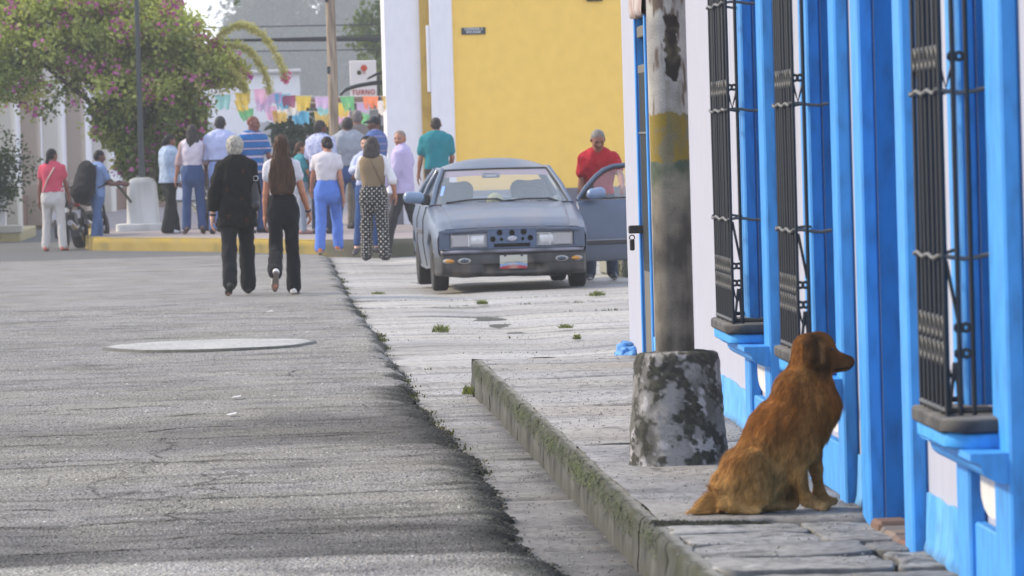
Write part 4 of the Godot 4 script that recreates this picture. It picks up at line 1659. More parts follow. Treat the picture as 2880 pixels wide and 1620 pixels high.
func far_buildings() -> void:
	# white church-like building along the left, with pilasters
	var a := Vector3(-6.6, 0, -91.0)
	var b := Vector3(-2.9, 0, -127.0)
	var dir := (b - a).normalized()
	var h := thing("white_arcade_building", "long white building with brown and cream pilasters behind the bougainvillea and the motorcycles", "building", a, rad_to_deg(atan2(-dir.z, dir.x)))
	var len := a.distance_to(b)
	var mb := MB.new()
	mb.b(Vector3(len / 2, 2.6, -2.0), Vector3(len, 5.4, 4.0))
	obj("wall", mb, M.white_plaster, h)
	mb = MB.new()
	mb.col = Color(0.27, 0.17, 0.13)
	mb.b(Vector3(len / 2, 0.35, 0.04), Vector3(len, 0.7, 0.12), 0.01)
	obj("plinth", mb, M.plain_concrete, h)
	var cols := [[1.9, 0.5, Color(0.46, 0.32, 0.20)], [4.9, 0.9, Color(0.55, 0.42, 0.35)], [7.6, 0.5, Color(0.7, 0.66, 0.5)], [10.2, 0.7, Color(0.75, 0.73, 0.66)], [13.5, 0.8, Color(0.5, 0.42, 0.36)], [16.5, 0.8, Color(0.78, 0.76, 0.70)], [20.0, 1.0, Color(0.5, 0.42, 0.36)], [24.0, 1.0, Color(0.75, 0.73, 0.68)], [29.0, 1.2, Color(0.5, 0.45, 0.4)]]
	for c in cols:
		mb = MB.new()
		mb.col = c[2]
		mb.b(Vector3(c[0], 2.6, 0.16), Vector3(c[1] * 0.55, 5.3, 0.36), 0.03)
		mb.b(Vector3(c[0], 0.5, 0.22), Vector3(c[1] * 0.55 + 0.12, 0.9, 0.42), 0.03)
		obj("pilaster", mb, M.plain_concrete, h)
	for x in [3.4, 8.9, 11.9, 15.0, 18.2, 22.0]:
		mb = MB.new()
		mb.b(Vector3(x, 1.6, 0.012), Vector3(0.9, 2.2, 0.05), 0.01)
		var dr := obj("doorway", mb, mat("cream_door", lin(0.72, 0.70, 0.66), 0.8), h)
		mb = MB.new()
		mb.b(Vector3(x, 2.75, 0.03), Vector3(1.1, 0.1, 0.1), 0.01)
		obj("lintel", mb, M.white_plaster, dr)
	# balustrade in front of it
	var bl := thing("white_balustrade", "low white balustrade of thick pickets in front of the white pilastered building", "balustrade", Vector3(-6.2, 0.19, -90.2))
	for k in 9:
		mb = MB.new()
		mb.b(Vector3(k * 0.205 - 0.35, 0.42, 0), Vector3(0.145, 0.80, 0.12), 0.02)
		obj("picket", mb, M.white_plaster, bl)
	mb = MB.new()
	mb.col = Color(0.66, 0.64, 0.58)
	mb.b(Vector3(0.5, 0.03, 0.05), Vector3(2.3, 0.14, 0.4), 0.02)
	obj("footing", mb, M.plain_concrete, bl)
	# pale building that closes the view down the street
	var w := thing("pale_house", "pale hazy house with a flat front at the end of the street", "house", Vector3(0, 0, -152))
	mb = MB.new()
	mb.b(Vector3(-1.9, 1.9, -3), Vector3(5.2, 3.7, 6))
	obj("wall", mb, M.white_plaster, w)
	mb = MB.new()
	mb.col = Color(0.66, 0.65, 0.66)
	mb.b(Vector3(-1.9, 3.80, -2.9), Vector3(5.3, 0.12, 6.2), 0.03)
	obj("roof", mb, M.plain_concrete, w)
	for x in [-2.2, -0.4]:
		mb = MB.new()
		mb.b(Vector3(x, 1.2, 0.01), Vector3(0.9, 2.2, 0.06), 0.01)
		obj("door", mb, mat("grey_door", lin(0.42, 0.42, 0.44), 0.8), w)
	var w2 := thing("grey_house", "greyish low house with dark openings, seen between the waiting people far down the street", "house", Vector3(2.2, 0, -140))
	mb = MB.new()
	mb.col = Color(0.42, 0.40, 0.42)
	mb.b(Vector3(0.2, 1.3, -3), Vector3(3.6, 2.8, 6))
	obj("wall", mb, M.plain_concrete, w2)
	mb = MB.new()
	mb.col = Color(0.25, 0.14, 0.10)
	mb.b(Vector3(0.2, 2.75, -2.8), Vector3(4.0, 0.2, 6.6), 0.03)
	obj("roof", mb, M.plain_concrete, w2)
	for x in [-0.9, 0.4]:
		mb = MB.new()
		mb.b(Vector3(x, 1.1, 0.01), Vector3(0.8, 1.9, 0.06), 0.01)
		obj("doorway", mb, M.black_plastic, w2)

# ---------- foliage ----------
func leaf_mesh(w: float, l: float) -> ArrayMesh:
	var mb := MB.new()
	var f := PackedVector3Array([Vector3(0, 0, 0), Vector3(w * 0.5, l * 0.45, w * 0.18), Vector3(0, l, 0), Vector3(-w * 0.5, l * 0.45, w * 0.18), Vector3(0, l * 0.5, 0)])
	mb.add(f, PackedInt32Array([0, 1, 4, 1, 2, 4, 0, 4, 3, 4, 2, 3]), Vector3(0, l * 0.5, -9))
	return mb.mesh()

func cluster_mesh(n: int, r: float, w: float, l: float, seed_: int) -> ArrayMesh:
	# a little spray of leaves pointing every way
	var g := RandomNumberGenerator.new()
	g.seed = seed_
	var mb := MB.new()
	for i in n:
		var d := Vector3(g.randfn(), g.randfn(), g.randfn()).normalized()
		var o := d * r * pow(g.randf(), 0.5)
		var up := (d + Vector3(g.randfn(), g.randfn() - 0.4, g.randfn()) * 0.6).normalized()
		var sd := up.cross(Vector3(g.randfn(), g.randfn(), g.randfn())).normalized()
		var nn := sd.cross(up)
		var s := g.randf_range(0.7, 1.25)
		var v := g.randf_range(0.75, 1.2)
		mb.col = Color(v, v, v)
		var p := PackedVector3Array([o, o + (sd * w * 0.5 + up * l * 0.45 + nn * w * 0.2) * s, o + up * l * s, o + (-sd * w * 0.5 + up * l * 0.45 + nn * w * 0.2) * s])
		mb.add(p, PackedInt32Array([0, 1, 2, 0, 2, 3]), o - nn)
	return mb.mesh()

func scatter(called: String, mesh: Mesh, material: Material, xf: Array, cols: PackedColorArray, parent: Node) -> MultiMeshInstance3D:
	var mm := MultiMesh.new()
	mm.transform_format = MultiMesh.TRANSFORM_3D
	mm.use_colors = true
	mm.mesh = mesh
	mm.instance_count = xf.size()
	for i in xf.size():
		mm.set_instance_transform(i, xf[i])
		mm.set_instance_color(i, cols[i])
	var o := MultiMeshInstance3D.new()
	o.multimesh = mm
	o.material_override = material
	var n := called
	var k := 0
	while parent.has_node(NodePath(n)):
		k += 1
		n = "%s_%03d" % [called, k]
	o.name = n
	parent.add_child(o, true)
	stuff(o)
	return o

func rand_basis(s: float) -> Basis:
	return Basis.from_euler(Vector3(R.randf() * TAU, R.randf() * TAU, R.randf() * TAU)).scaled(Vector3.ONE * s)

func in_blobs(p: Vector3, blobs: Array) -> float:
	var best := 9.0
	for b in blobs:
		var q: Vector3 = (p - b[0]) / b[1]
		best = minf(best, q.length())
	return best

func limb(mb: MB, a: Vector3, b: Vector3, ra: float, rb: float, sag := 0.0) -> void:
	var path := PackedVector3Array()
	var rr := []
	for k in 7:
		var t := k / 6.0
		var w := Vector3(fbm(a + Vector3(t, 0, 0), 2.0, 2), 0.5 * fbm(a + Vector3(0, t, 3), 2.0, 2), fbm(a + Vector3(0, 3, t), 2.0, 2)) * 0.12 * sin(PI * t) * a.distance_to(b)
		path.append(a.lerp(b, t) + w + Vector3(0, sag * sin(PI * t), 0))
		rr.append(lerpf(ra, rb, t))
	mb.tube(path, rr, 7)

func bougainvillea() -> void:
	var t := thing("bougainvillea_tree", "big green bougainvillea with magenta flowers spreading round the dark lamp post", "tree", Vector3(-2.35, 0.2, -87.0))
	var o := Vector3(-2.35, 0.2, -87.0)
	# crown volumes, in world metres
	var blobs := [
		[Vector3(-4.6, 3.9, -87.2), Vector3(1.0, 0.9, 1.2)], [Vector3(-4.3, 2.95, -87.0), Vector3(0.9, 0.75, 0.9)], [Vector3(-3.6, 3.6, -87.0), Vector3(0.8, 0.85, 1.1)],
		[Vector3(-2.9, 3.3, -86.9), Vector3(0.8, 0.8, 0.9)], [Vector3(-2.5, 2.5, -86.6), Vector3(0.75, 0.75, 0.7)], [Vector3(-2.3, 3.6, -86.8), Vector3(0.75, 0.75, 0.8)],
		[Vector3(-1.75, 2.55, -86.4), Vector3(0.62, 0.75, 0.65)], [Vector3(-1.7, 3.35, -86.6), Vector3(0.6, 0.6, 0.7)], [Vector3(-1.15, 2.95, -86.7), Vector3(0.5, 0.42, 0.55)],
		[Vector3(-2.35, 1.65, -86.7), Vector3(0.45, 0.6, 0.45)], [Vector3(-1.9, 1.6, -86.8), Vector3(0.4, 0.55, 0.45)], [Vector3(-3.0, 4.3, -87.2), Vector3(1.3, 0.6, 1.2)],
		[Vector3(-5.6, 3.4, -88.0), Vector3(0.9, 1.0, 1.2)], [Vector3(-1.7, 1.9, -86.9), Vector3(0.45, 0.5, 0.4)], [Vector3(-2.7, 2.0, -86.8), Vector3(0.35, 0.4, 0.35)], [Vector3(-2.1, 1.15, -86.9), Vector3(0.3, 0.4, 0.3)],
		[Vector3(-0.92, 2.9, -86.6), Vector3(0.42, 0.36, 0.5)], [Vector3(-5.0, 4.2, -87.4), Vector3(0.9, 0.8, 1.0)],
	]
	var mb := MB.new()
	mb.col = Color(0.07, 0.055, 0.045)
	limb(mb, Vector3(0.1, -0.2, 0.2), Vector3(0.15, 1.2, 0.3), 0.13, 0.10)
	obj("trunk", mb, M.bark, t)
	for b in [Vector3(-2.2, 3.3, 0), Vector3(-1.2, 3.4, 0), Vector3(-0.2, 3.4, 0.2), Vector3(0.6, 2.6, 0.4), Vector3(1.1, 2.8, 0.3), Vector3(-0.5, 2.2, 0.4)]:
		mb = MB.new()
		mb.col = Color(0.075, 0.06, 0.05)
		limb(mb, Vector3(0.15, 1.1, 0.3), b, 0.07, 0.02, 0.15)
		obj("limb", mb, M.bark, t)
	var leafc := cluster_mesh(9, 0.10, 0.055, 0.085, 5)
	var xf := []
	var cs := PackedColorArray()
	var fx := []
	var fc := PackedColorArray()
	var n := 0
	while n < 13500:
		var bl: Array = blobs[R.randi() % blobs.size()]
		var d := Vector3(R.randfn(), R.randfn(), R.randfn()).normalized()
		var r := pow(R.randf(), 0.30) * (1.0 if R.randf() < 0.86 else R.randf_range(1.0, 1.32))
		var p: Vector3 = bl[0] + d * bl[1] * r * (1.0 + 0.25 * fbm(bl[0] + d, 1.6, 2))
		var dens := fbm(p, 1.3, 3)
		n += 1
		if dens < -0.06 - 0.3 * (1.0 - r):
			continue
		var q := p - o
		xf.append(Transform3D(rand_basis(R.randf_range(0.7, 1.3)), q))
		# leaf colour: darker low, yellow-green higher up, cream towards the street
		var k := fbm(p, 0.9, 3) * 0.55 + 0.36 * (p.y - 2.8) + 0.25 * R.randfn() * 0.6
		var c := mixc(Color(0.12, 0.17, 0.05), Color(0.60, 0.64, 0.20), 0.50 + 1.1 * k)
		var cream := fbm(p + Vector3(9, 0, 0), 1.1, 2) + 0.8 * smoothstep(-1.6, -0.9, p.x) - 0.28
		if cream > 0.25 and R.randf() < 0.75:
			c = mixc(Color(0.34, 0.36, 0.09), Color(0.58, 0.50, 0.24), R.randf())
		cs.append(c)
		var fl := fbm(p + Vector3(2, 5, 1), 1.9, 3)
		if fl > 0.27 and R.randf() < 0.5 and r > 0.55:
			fx.append(Transform3D(rand_basis(R.randf_range(0.8, 1.5)), q + d * 0.06))
			fc.append(mixc(Color(0.46, 0.06, 0.34), Color(0.70, 0.26, 0.52), R.randf()))
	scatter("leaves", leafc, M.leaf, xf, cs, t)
	scatter("flowers", cluster_mesh(8, 0.075, 0.06, 0.06, 8), M.petal, fx, fc, t)
	# long arching shoots covered in pale new leaves, one tipped with flowers
	var shoots := [
		[Vector3(-1.1, 3.25, -86.6), Vector3(-0.62, 3.95, -86.3), Vector3(-0.08, 3.55, -86.1), Vector3(0.16, 2.68, -86.0)],
		[Vector3(-1.1, 3.1, -86.6), Vector3(-0.70, 3.50, -86.3), Vector3(-0.22, 3.2, -86.2), Vector3(-0.12, 2.45, -86.1)],
		[Vector3(-1.1, 2.9, -86.5), Vector3(-0.8, 3.0, -86.3), Vector3(-0.6, 2.75, -86.2), Vector3(-0.52, 2.5, -86.1)],
		[Vector3(-1.2, 4.2, -86.6), Vector3(-0.95, 4.35, -86.5), Vector3(-0.75, 4.2, -86.5), Vector3(-0.62, 3.98, -86.4)],
	]
	var sx := []
	var sc := PackedColorArray()
	var tx := []
	var tc := PackedColorArray()
	for si in shoots.size():
		var s: Array = shoots[si]
		var path := PackedVector3Array()
		for k in 15:
			path.append(s[0].bezier_interpolate(s[1], s[2], s[3], k / 14.0) - o)
		mb = MB.new()
		mb.col = Color(0.2, 0.17, 0.08)
		mb.tube(path, 0.008, 5)
		obj("shoot", mb, M.bark, t)
		for k in 520 if si < 3 else 60:
			var f := R.randf()
			var p: Vector3 = s[0].bezier_interpolate(s[1], s[2], s[3], f) - o
			p += Vector3(R.randfn(), R.randfn(), R.randfn()) * (0.030 if si < 2 else 0.022)
			sx.append(Transform3D(rand_basis(R.randf_range(0.45, 0.8)), p))
			sc.append(mixc(Color(0.50, 0.48, 0.16), Color(0.70, 0.62, 0.34), R.randf()) if si < 3 else Color(0.07, 0.14, 0.03))
		if si == 0:
			for k in 26:
				tx.append(Transform3D(rand_basis(0.7), s[3] - o + Vector3(R.randfn(), R.randfn(), R.randfn()) * 0.045))
				tc.append(mixc(Color(0.6, 0.05, 0.25), Color(0.75, 0.3, 0.4), R.randf()))
	scatter("shoot_leaves", cluster_mesh(6, 0.05, 0.035, 0.05, 12), M.leaf, sx, sc, t)
	scatter("tip_flowers", cluster_mesh(6, 0.04, 0.045, 0.045, 13), M.petal, tx, tc, t)
	# bare-stemmed shrub at the far left
	var s2 := thing("leafy_shrub", "dark shrub on several upright stems beside the white balustrade", "shrub", Vector3(-5.2, 0.2, -89.6))
	for k in 5:
		mb = MB.new()
		mb.col = Color(0.05, 0.055, 0.04)
		limb(mb, Vector3(-0.45 + k * 0.16, 0, 0), Vector3(-0.5 + k * 0.17, 3.0, 0.1), 0.035, 0.02)
		obj("stem", mb, M.bark, s2)
	xf = []
	cs = PackedColorArray()
	for k in 620:
		var bc: Vector3 = [Vector3(-0.15, 1.15, 0), Vector3(0.1, 0.8, 0.1), Vector3(-0.5, 0.95, 0), Vector3(0.3, 1.05, 0.1)][R.randi() % 4]
		var p := bc + Vector3(R.randfn() * 0.24, R.randfn() * 0.26, R.randfn() * 0.15) + Vector3(0.25, 0.35, 0) * fbm(bc * 3.0 + Vector3(k * 0.02, 0, 0), 1.0, 2)
		xf.append(Transform3D(rand_basis(R.randf_range(0.6, 1.1)), p))
		cs.append(mixc(Color(0.025, 0.045, 0.02), Color(0.08, 0.13, 0.04), R.randf()))
	scatter("leaves", leafc, M.leaf, xf, cs, s2)

func far_trees() -> void:
	var defs := [
		["tall_tree", "tallest hazy grey-green tree behind the wooden pole, reaching the top of the photo", Vector3(1.4, 0, -250), [[Vector3(0, 8.5, 0), Vector3(4.0, 4.2, 3.5)], [Vector3(-1.6, 6.0, 1), Vector3(2.2, 2.4, 2)], [Vector3(1.8, 6.2, 0), Vector3(2.4, 2.8, 2)], [Vector3(0.4, 4.4, 1), Vector3(3.0, 1.8, 2)]], Color(0.035, 0.055, 0.03), Color(0.075, 0.11, 0.05), 5200],
		["leafy_tree", "paler hazy tree rising beside the tall tree against the white sky", Vector3(-1.3, 0, -262), [[Vector3(0, 7.6, 0), Vector3(1.3, 1.2, 1.2)], [Vector3(0.6, 6.0, 0), Vector3(1.6, 1.6, 1.4)], [Vector3(-0.2, 4.6, 0), Vector3(1.6, 1.4, 1.4)]], Color(0.05, 0.075, 0.045), Color(0.10, 0.14, 0.07), 1500],
		["street_tree", "yellow-green tree beside the white corner wall, behind the TURNO sign", Vector3(3.3, 0, -150), [[Vector3(0, 3.9, 0), Vector3(0.9, 1.1, 0.9)], [Vector3(-0.3, 4.9, 0), Vector3(0.8, 0.9, 0.8)], [Vector3(0.1, 2.8, 0), Vector3(0.8, 0.8, 0.8)]], Color(0.08, 0.12, 0.035), Color(0.18, 0.22, 0.06), 900],
		["small_tree", "small dark tree low behind the hanging paper flags", Vector3(0.55, 0, -120), [[Vector3(0.2, 1.7, 0), Vector3(0.8, 0.55, 0.6)], [Vector3(-0.3, 1.9, 0), Vector3(0.4, 0.4, 0.4)], [Vector3(0.3, 1.0, 0), Vector3(0.7, 0.5, 0.5)]], Color(0.03, 0.05, 0.025), Color(0.07, 0.10, 0.045), 700],
		["broad_tree", "broad hazy tree beyond the tall tree, behind the white corner wall", Vector3(7.0, 0, -270), [[Vector3(0, 8.0, 0), Vector3(3.5, 4.5, 3)], [Vector3(-2.5, 6.0, 0), Vector3(2.5, 3.5, 2)]], Color(0.035, 0.055, 0.03), Color(0.075, 0.11, 0.05), 2600],
	]
	var lm := cluster_mesh(10, 0.30, 0.16, 0.26, 3)
	var lm2 := cluster_mesh(9, 0.12, 0.07, 0.11, 4)
	for d in defs:
		var t := thing(d[0], d[1], "tree", d[2])
		var mb := MB.new()
		mb.col = Color(0.06, 0.05, 0.045)
		var c0: Vector3 = d[3][0][0]
		limb(mb, Vector3.ZERO, c0 * Vector3(0.5, 0.7, 0.5), 0.05 * c0.y * 0.6, 0.02 * c0.y)
		obj("trunk", mb, M.bark, t)
		for b in d[3]:
			mb = MB.new()
			mb.col = Color(0.06, 0.05, 0.045)
			limb(mb, c0 * Vector3(0.3, 0.45, 0.3), b[0], 0.014 * c0.y, 0.006 * c0.y)
			obj("limb", mb, M.bark, t)
		var xf := []
		var cs := PackedColorArray()
		for k in d[6]:
			var b: Array = d[3][R.randi() % d[3].size()]
			var dd := Vector3(R.randfn(), R.randfn(), R.randfn()).normalized()
			var p: Vector3 = b[0] + dd * b[1] * pow(R.randf(), 0.3) * (1.0 + 0.3 * fbm(b[0] + dd, 1.5, 2))
			if fbm(p + d[2], 0.5 if d[2].z < -200 else 1.4, 3) < -0.28:
				continue
			xf.append(Transform3D(rand_basis(R.randf_range(0.7, 1.5)), p))
			cs.append(mixc(d[4], d[5], R.randf() * 0.6 + 0.5 * fbm(p + d[2], 0.4, 2)))
		if d[2].z < -200:
			t.position = Vector3(d[2].x * 2.3, 1.52 * (1.0 - 2.3), d[2].z * 2.3)
			t.scale = Vector3.ONE * 2.3
		scatter("crown", lm if d[2].z < -200 else lm2, M.leaf, xf, cs, t)

# ---------- things in the street ----------
func street_things() -> void:
	# wooden pole
	var p := thing("utility_pole", "weathered wooden utility pole standing among the waiting people", "utility pole", Vector3(0.905, 0.2, -82.0))
	var mb := MB.new()
	var rows := []
	var cs := PackedColorArray()
	var y := -0.1
	while y < 7.2:
		var row := PackedVector3Array()
		for k in 18:
			var a := TAU * k / 18
			var r := lerpf(0.085, 0.068, y / 7.0) * (1.0 + 0.05 * fbm(Vector3(cos(a), y * 0.2, sin(a)), 2.0, 2))
			row.append(Vector3(cos(a) * r, y, sin(a) * r))
			var g := fbm(Vector3(cos(a) * 0.6, y * 0.35, sin(a) * 0.6), 4.0, 4)
			cs.append(mixc(Color(0.13, 0.095, 0.07), Color(0.40, 0.32, 0.24), 0.5 + 0.8 * g))
		rows.append(row)
		y += 0.12
	mb.patch(rows, true, null, cs)
	obj("pole_shaft", mb, M.wood, p)
	for yy in [2.55, 3.7]:
		mb = MB.new()
		mb.b(Vector3(-0.06, yy, 0.06), Vector3(0.05, 0.12, 0.05), 0.01)
		obj("pole_step", mb, M.iron, p)
	# wires strung across behind it
	var wl := ["thickest black overhead cable across the hazy trees, middle of its bundle", "black overhead cable just above the thickest one, sagging towards the corner building", "thin overhead wire climbing towards the corner building above the bundle", "topmost thin overhead wire in front of the hazy trees", "lowest thin overhead wire, nearest the paper flags"]
	var wi := 0
	var ends := [[4.05, 3.62, 0.10, 0.016], [3.98, 3.75, 0.06, 0.013], [3.86, 3.95, 0.08, 0.009], [4.2, 4.1, 0.05, 0.008], [3.72, 3.5, 0.05, 0.007]]
	for e in ends:
		var w := MB.new()
		var path := PackedVector3Array()
		for k in 25:
			var f := k / 24.0
			path.append(Vector3(lerpf(-9.0, 12.0, f), lerpf(e[0], e[1], f) + e[2] * (2.0 * pow(2.0 * f - 1.0, 2.0) - 0.2), -110.0 - e[3] * 30))
		w.tube(path, e[3] * 1.6, 5)
		var o := obj("power_line", w, M.iron)
		tag(o, wl[wi], "power line", "overhead power lines")
		wi += 1
	# lamp post on its white pedestal
	var l := thing("lamp_post", "slim dark lamp post rising from a white pedestal through the bougainvillea", "lamp post", Vector3(-2.3, 0.2, -85.5))
	mb = MB.new()
	mb.lathe(Transform3D(), PackedVector2Array([Vector2(0.052, 0.7), Vector2(0.05, 1.6), Vector2(0.043, 3.0), Vector2(0.04, 5.0), Vector2(0.001, 5.01)]), 12)
	obj("shaft", mb, mat("lamp_green", lin(0.03, 0.04, 0.045), 0.5), l)
	mb = MB.new()
	mb.lathe(Transform3D(Basis(), Vector3(0, 5.0, 0)), PackedVector2Array([Vector2(0.04, 0), Vector2(0.14, 0.06), Vector2(0.2, 0.3), Vector2(0.12, 0.5), Vector2(0.02, 0.56)]), 14)
	obj("lantern", mb, M.lamp_glass, l)
	mb = MB.new()
	rows = []
	cs = PackedColorArray()
	for q in [[0.46, -0.02], [0.46, 0.10], [0.44, 0.115], [0.275, 0.12], [0.265, 0.5], [0.245, 0.78], [0.20, 0.86], [0.12, 0.89], [0.01, 0.89]]:
		var row := PackedVector3Array()
		for k in 40:
			var a := TAU * k / 40
			var sq := 1.0 / maxf(absf(cos(a)), absf(sin(a)))
			var rr: float = q[0] * lerpf(1.0, sq, 0.75)
			var pp := Vector3(cos(a) * rr, q[1], sin(a) * rr)
			row.append(pp)
			var g := fbm(pp * Vector3(1, 0.5, 1), 3.0, 3)
			cs.append(mixc(Color(0.58, 0.58, 0.58), Color(0.20, 0.19, 0.15), 0.1 + 0.6 * g + 0.4 * smoothstep(0.6, 0.85, q[1])))
		rows.append(row)
	mb.patch(rows, true, null, cs)
	obj("pedestal", mb, M.plain_concrete, l)
	# low concrete kerb block by the car door
	var k2 := thing("kerb_block", "short mossy concrete kerb block on the ground beside the open car door", "kerb block", Vector3(3.95, -0.05, -57.6))
	mb = MB.new()
	mb.col = Color(0.27, 0.27, 0.22)
	mb.box(Transform3D(Basis(Vector3.UP, 0.08), Vector3(0.05, 0.14, -0.8)), Vector3(0.42, 0.30, 2.0), 0.03)
	obj("block", mb, M.plain_concrete, k2)
	mb = MB.new()
	for i in 420:
		var q := Vector3(-0.16 + 0.05 * R.randf(), 0.30 * pow(R.randf(), 1.6), 0.15 - 1.6 * R.randf())
		if R.randf() < 0.3:
			q = Vector3(-0.15 + 0.4 * R.randf(), 0.27 * R.randf() * R.randf(), 0.22)
		mb.col = mixc(Color(0.03, 0.05, 0.015), Color(0.10, 0.14, 0.04), R.randf())
		blade(mb, q, 0.03 + 0.05 * R.randf(), 0.008)
	stuff(obj("weeds", mb, M.leaf, k2))
	# small litter and leaves on the asphalt
	for d in [[Vector3(-0.12, 0.012, -46.9), Color(0.6, 0.6, 0.6), "scrap of white paper lying on the asphalt beyond the pale round cover"], [Vector3(-0.30, 0.012, -30.9), Color(0.55, 0.56, 0.6), "scrap of white paper lying near the middle of the dark strip of asphalt"], [Vector3(-0.31, 0.012, -28.9), Color(0.65, 0.66, 0.72), "bluish white paper scrap lying on the near side of the dark asphalt strip"]]:
		var t := MB.new()
		t.col = d[1]
		t.flat(PackedVector3Array([Vector3(-0.03, 0.002, 0.05), Vector3(0.025, 0.008, 0.06), Vector3(0.03, 0.012, -0.05), Vector3(-0.02, 0.004, -0.06)]), Vector3(0, -1, 0))
		var o := obj("paper_scrap", t, M.paper)
		o.position = d[0]
		tag(o, d[2], "litter")

func blade(mb: MB, at: Vector3, l: float, w: float, out := Vector3.ZERO) -> void:
	var a := R.randf() * TAU
	var s := Vector3(cos(a), 0, sin(a)) * w * 0.5
	var lean := Vector3(R.randfn(), 0, R.randfn()) * 0.45 + out
	var mid := at + (Vector3.UP + lean * 0.5).normalized() * l * 0.55
	var tip := mid + (Vector3.UP * 0.7 + lean).normalized() * l * 0.5
	mb.add(PackedVector3Array([at - s, at + s, mid + s * 0.7, mid - s * 0.7, tip]), PackedInt32Array([0, 1, 2, 0, 2, 3, 3, 2, 4]), at + Vector3(-s.z, 0, s.x) * 50.0)

func weeds() -> void:
	# ground cover too fine to count: moss and grass along the edge of the asphalt and in the joints
	var mb := MB.new()
	for i in 6500:
		var z := -24.0 - 37.5 * R.randf()
		var amt := fbm(Vector3(0, 4, z), 0.6, 3) + 0.25
		if R.randf() > amt * 1.4:
			continue
		var x := asphalt_edge(z) + R.randfn() * 0.03 + 0.01
		mb.col = mixc(mixc(Color(0.030, 0.036, 0.018), Color(0.12, 0.085, 0.035), float(R.randf() < 0.3)), Color(0.10, 0.12, 0.035), R.randf() * 0.7)
		blade(mb, Vector3(x, -0.066, z), 0.008 + 0.030 * R.randf() * R.randf(), 0.012)
	for i in 900:
		var zj: float = [-35.6, -37.9, -40.85, -46.8, -49.25, -49.25, -51.2, -46.8][R.randi() % 8]
		var x := 0.8 + 3.2 * R.randf()
		if fbm(Vector3(x, zj, 0), 2.2, 3) < 0.18:
			continue
		mb.col = mixc(Color(0.04, 0.045, 0.02), Color(0.10, 0.12, 0.035), R.randf())
		blade(mb, Vector3(x, -0.065, zj + 0.02 * R.randfn()), 0.008 + 0.022 * R.randf(), 0.010)
	var o := obj("ground_weeds", mb, M.leaf)
	stuff(o)
	tag(o, "thin moss and grass growing along the asphalt edge and in the concrete joints", "weeds")
	var tufts := [[Vector3(1.32, -0.06, -42.55), 0.055, 0.10, "largest weed tuft in the concrete apron in front of the car"], [Vector3(3.10, -0.03, -50.2), 0.06, 0.08, "dark weed tuft in the apron between the open car door and the white wall corner"], [Vector3(1.95, -0.06, -49.6), 0.04, 0.07, "middle weed tuft on the apron below the car's number plate"],
		[Vector3(1.02, -0.06, -54.0), 0.045, 0.04, "flat brown weed lying between asphalt edge and the car's front wheel"], [Vector3(1.18, -0.06, -31.9), 0.045, 0.10, "small leafy weed at the foot of the rounded kerb corner"], [Vector3(2.35, -0.05, -42.4), 0.04, 0.05, "little weed tuft in the apron between the dip and the white house corner"], [Vector3(2.3, -0.05, -39.9), 0.02, 0.06, "thin upright sprig on the concrete apron near the kerb end"]]
	for t in tufts:
		mb = MB.new()
		for i in 130:
			mb.col = mixc(Color(0.07, 0.09, 0.03), Color(0.22, 0.24, 0.09), R.randf())
			blade(mb, Vector3(R.randfn() * t[1] * 0.6, 0, R.randfn() * t[1]), t[2] * 0.7 * (0.4 + 0.8 * R.randf()), 0.012, Vector3(R.randfn(), 0, R.randfn()) * 0.5)
		var w := obj("weed_tuft", mb, M.leaf)
		w.position = t[0]
		tag(w, t[3], "weed")

func flag_shape(w: float, hgt: float, seed_: int) -> MB:
	# cut tissue-paper flag: a sheet with a fringed lower edge, slightly blown
	var g := RandomNumberGenerator.new()
	g.seed = seed_
	var mb := MB.new()
	var n := 7
	var skew := g.randf_range(-0.25, 0.25)
	for k in n:
		var x0 := -w / 2 + w * k / n
		var x1 := x0 + w / n * 0.92
		var l := hgt * g.randf_range(0.72, 1.0)
		var rows := []
		for j in 6:
			var f := j / 5.0
			var bow := 0.05 * sin(f * 3.0 + seed_) * f
			var row := PackedVector3Array()
			for x in [x0, (x0 + x1) / 2, x1 if j > 2 else x0 + w / n]:
				row.append(Vector3(x * (1.0 - 0.22 * f) + skew * f * hgt * 0.4, -l * f, bow + 0.012 * sin(x * 40.0 + seed_) * f))
			rows.append(row)
		mb.patch(rows, false, Vector3(0, -0.1, -9))
	return mb

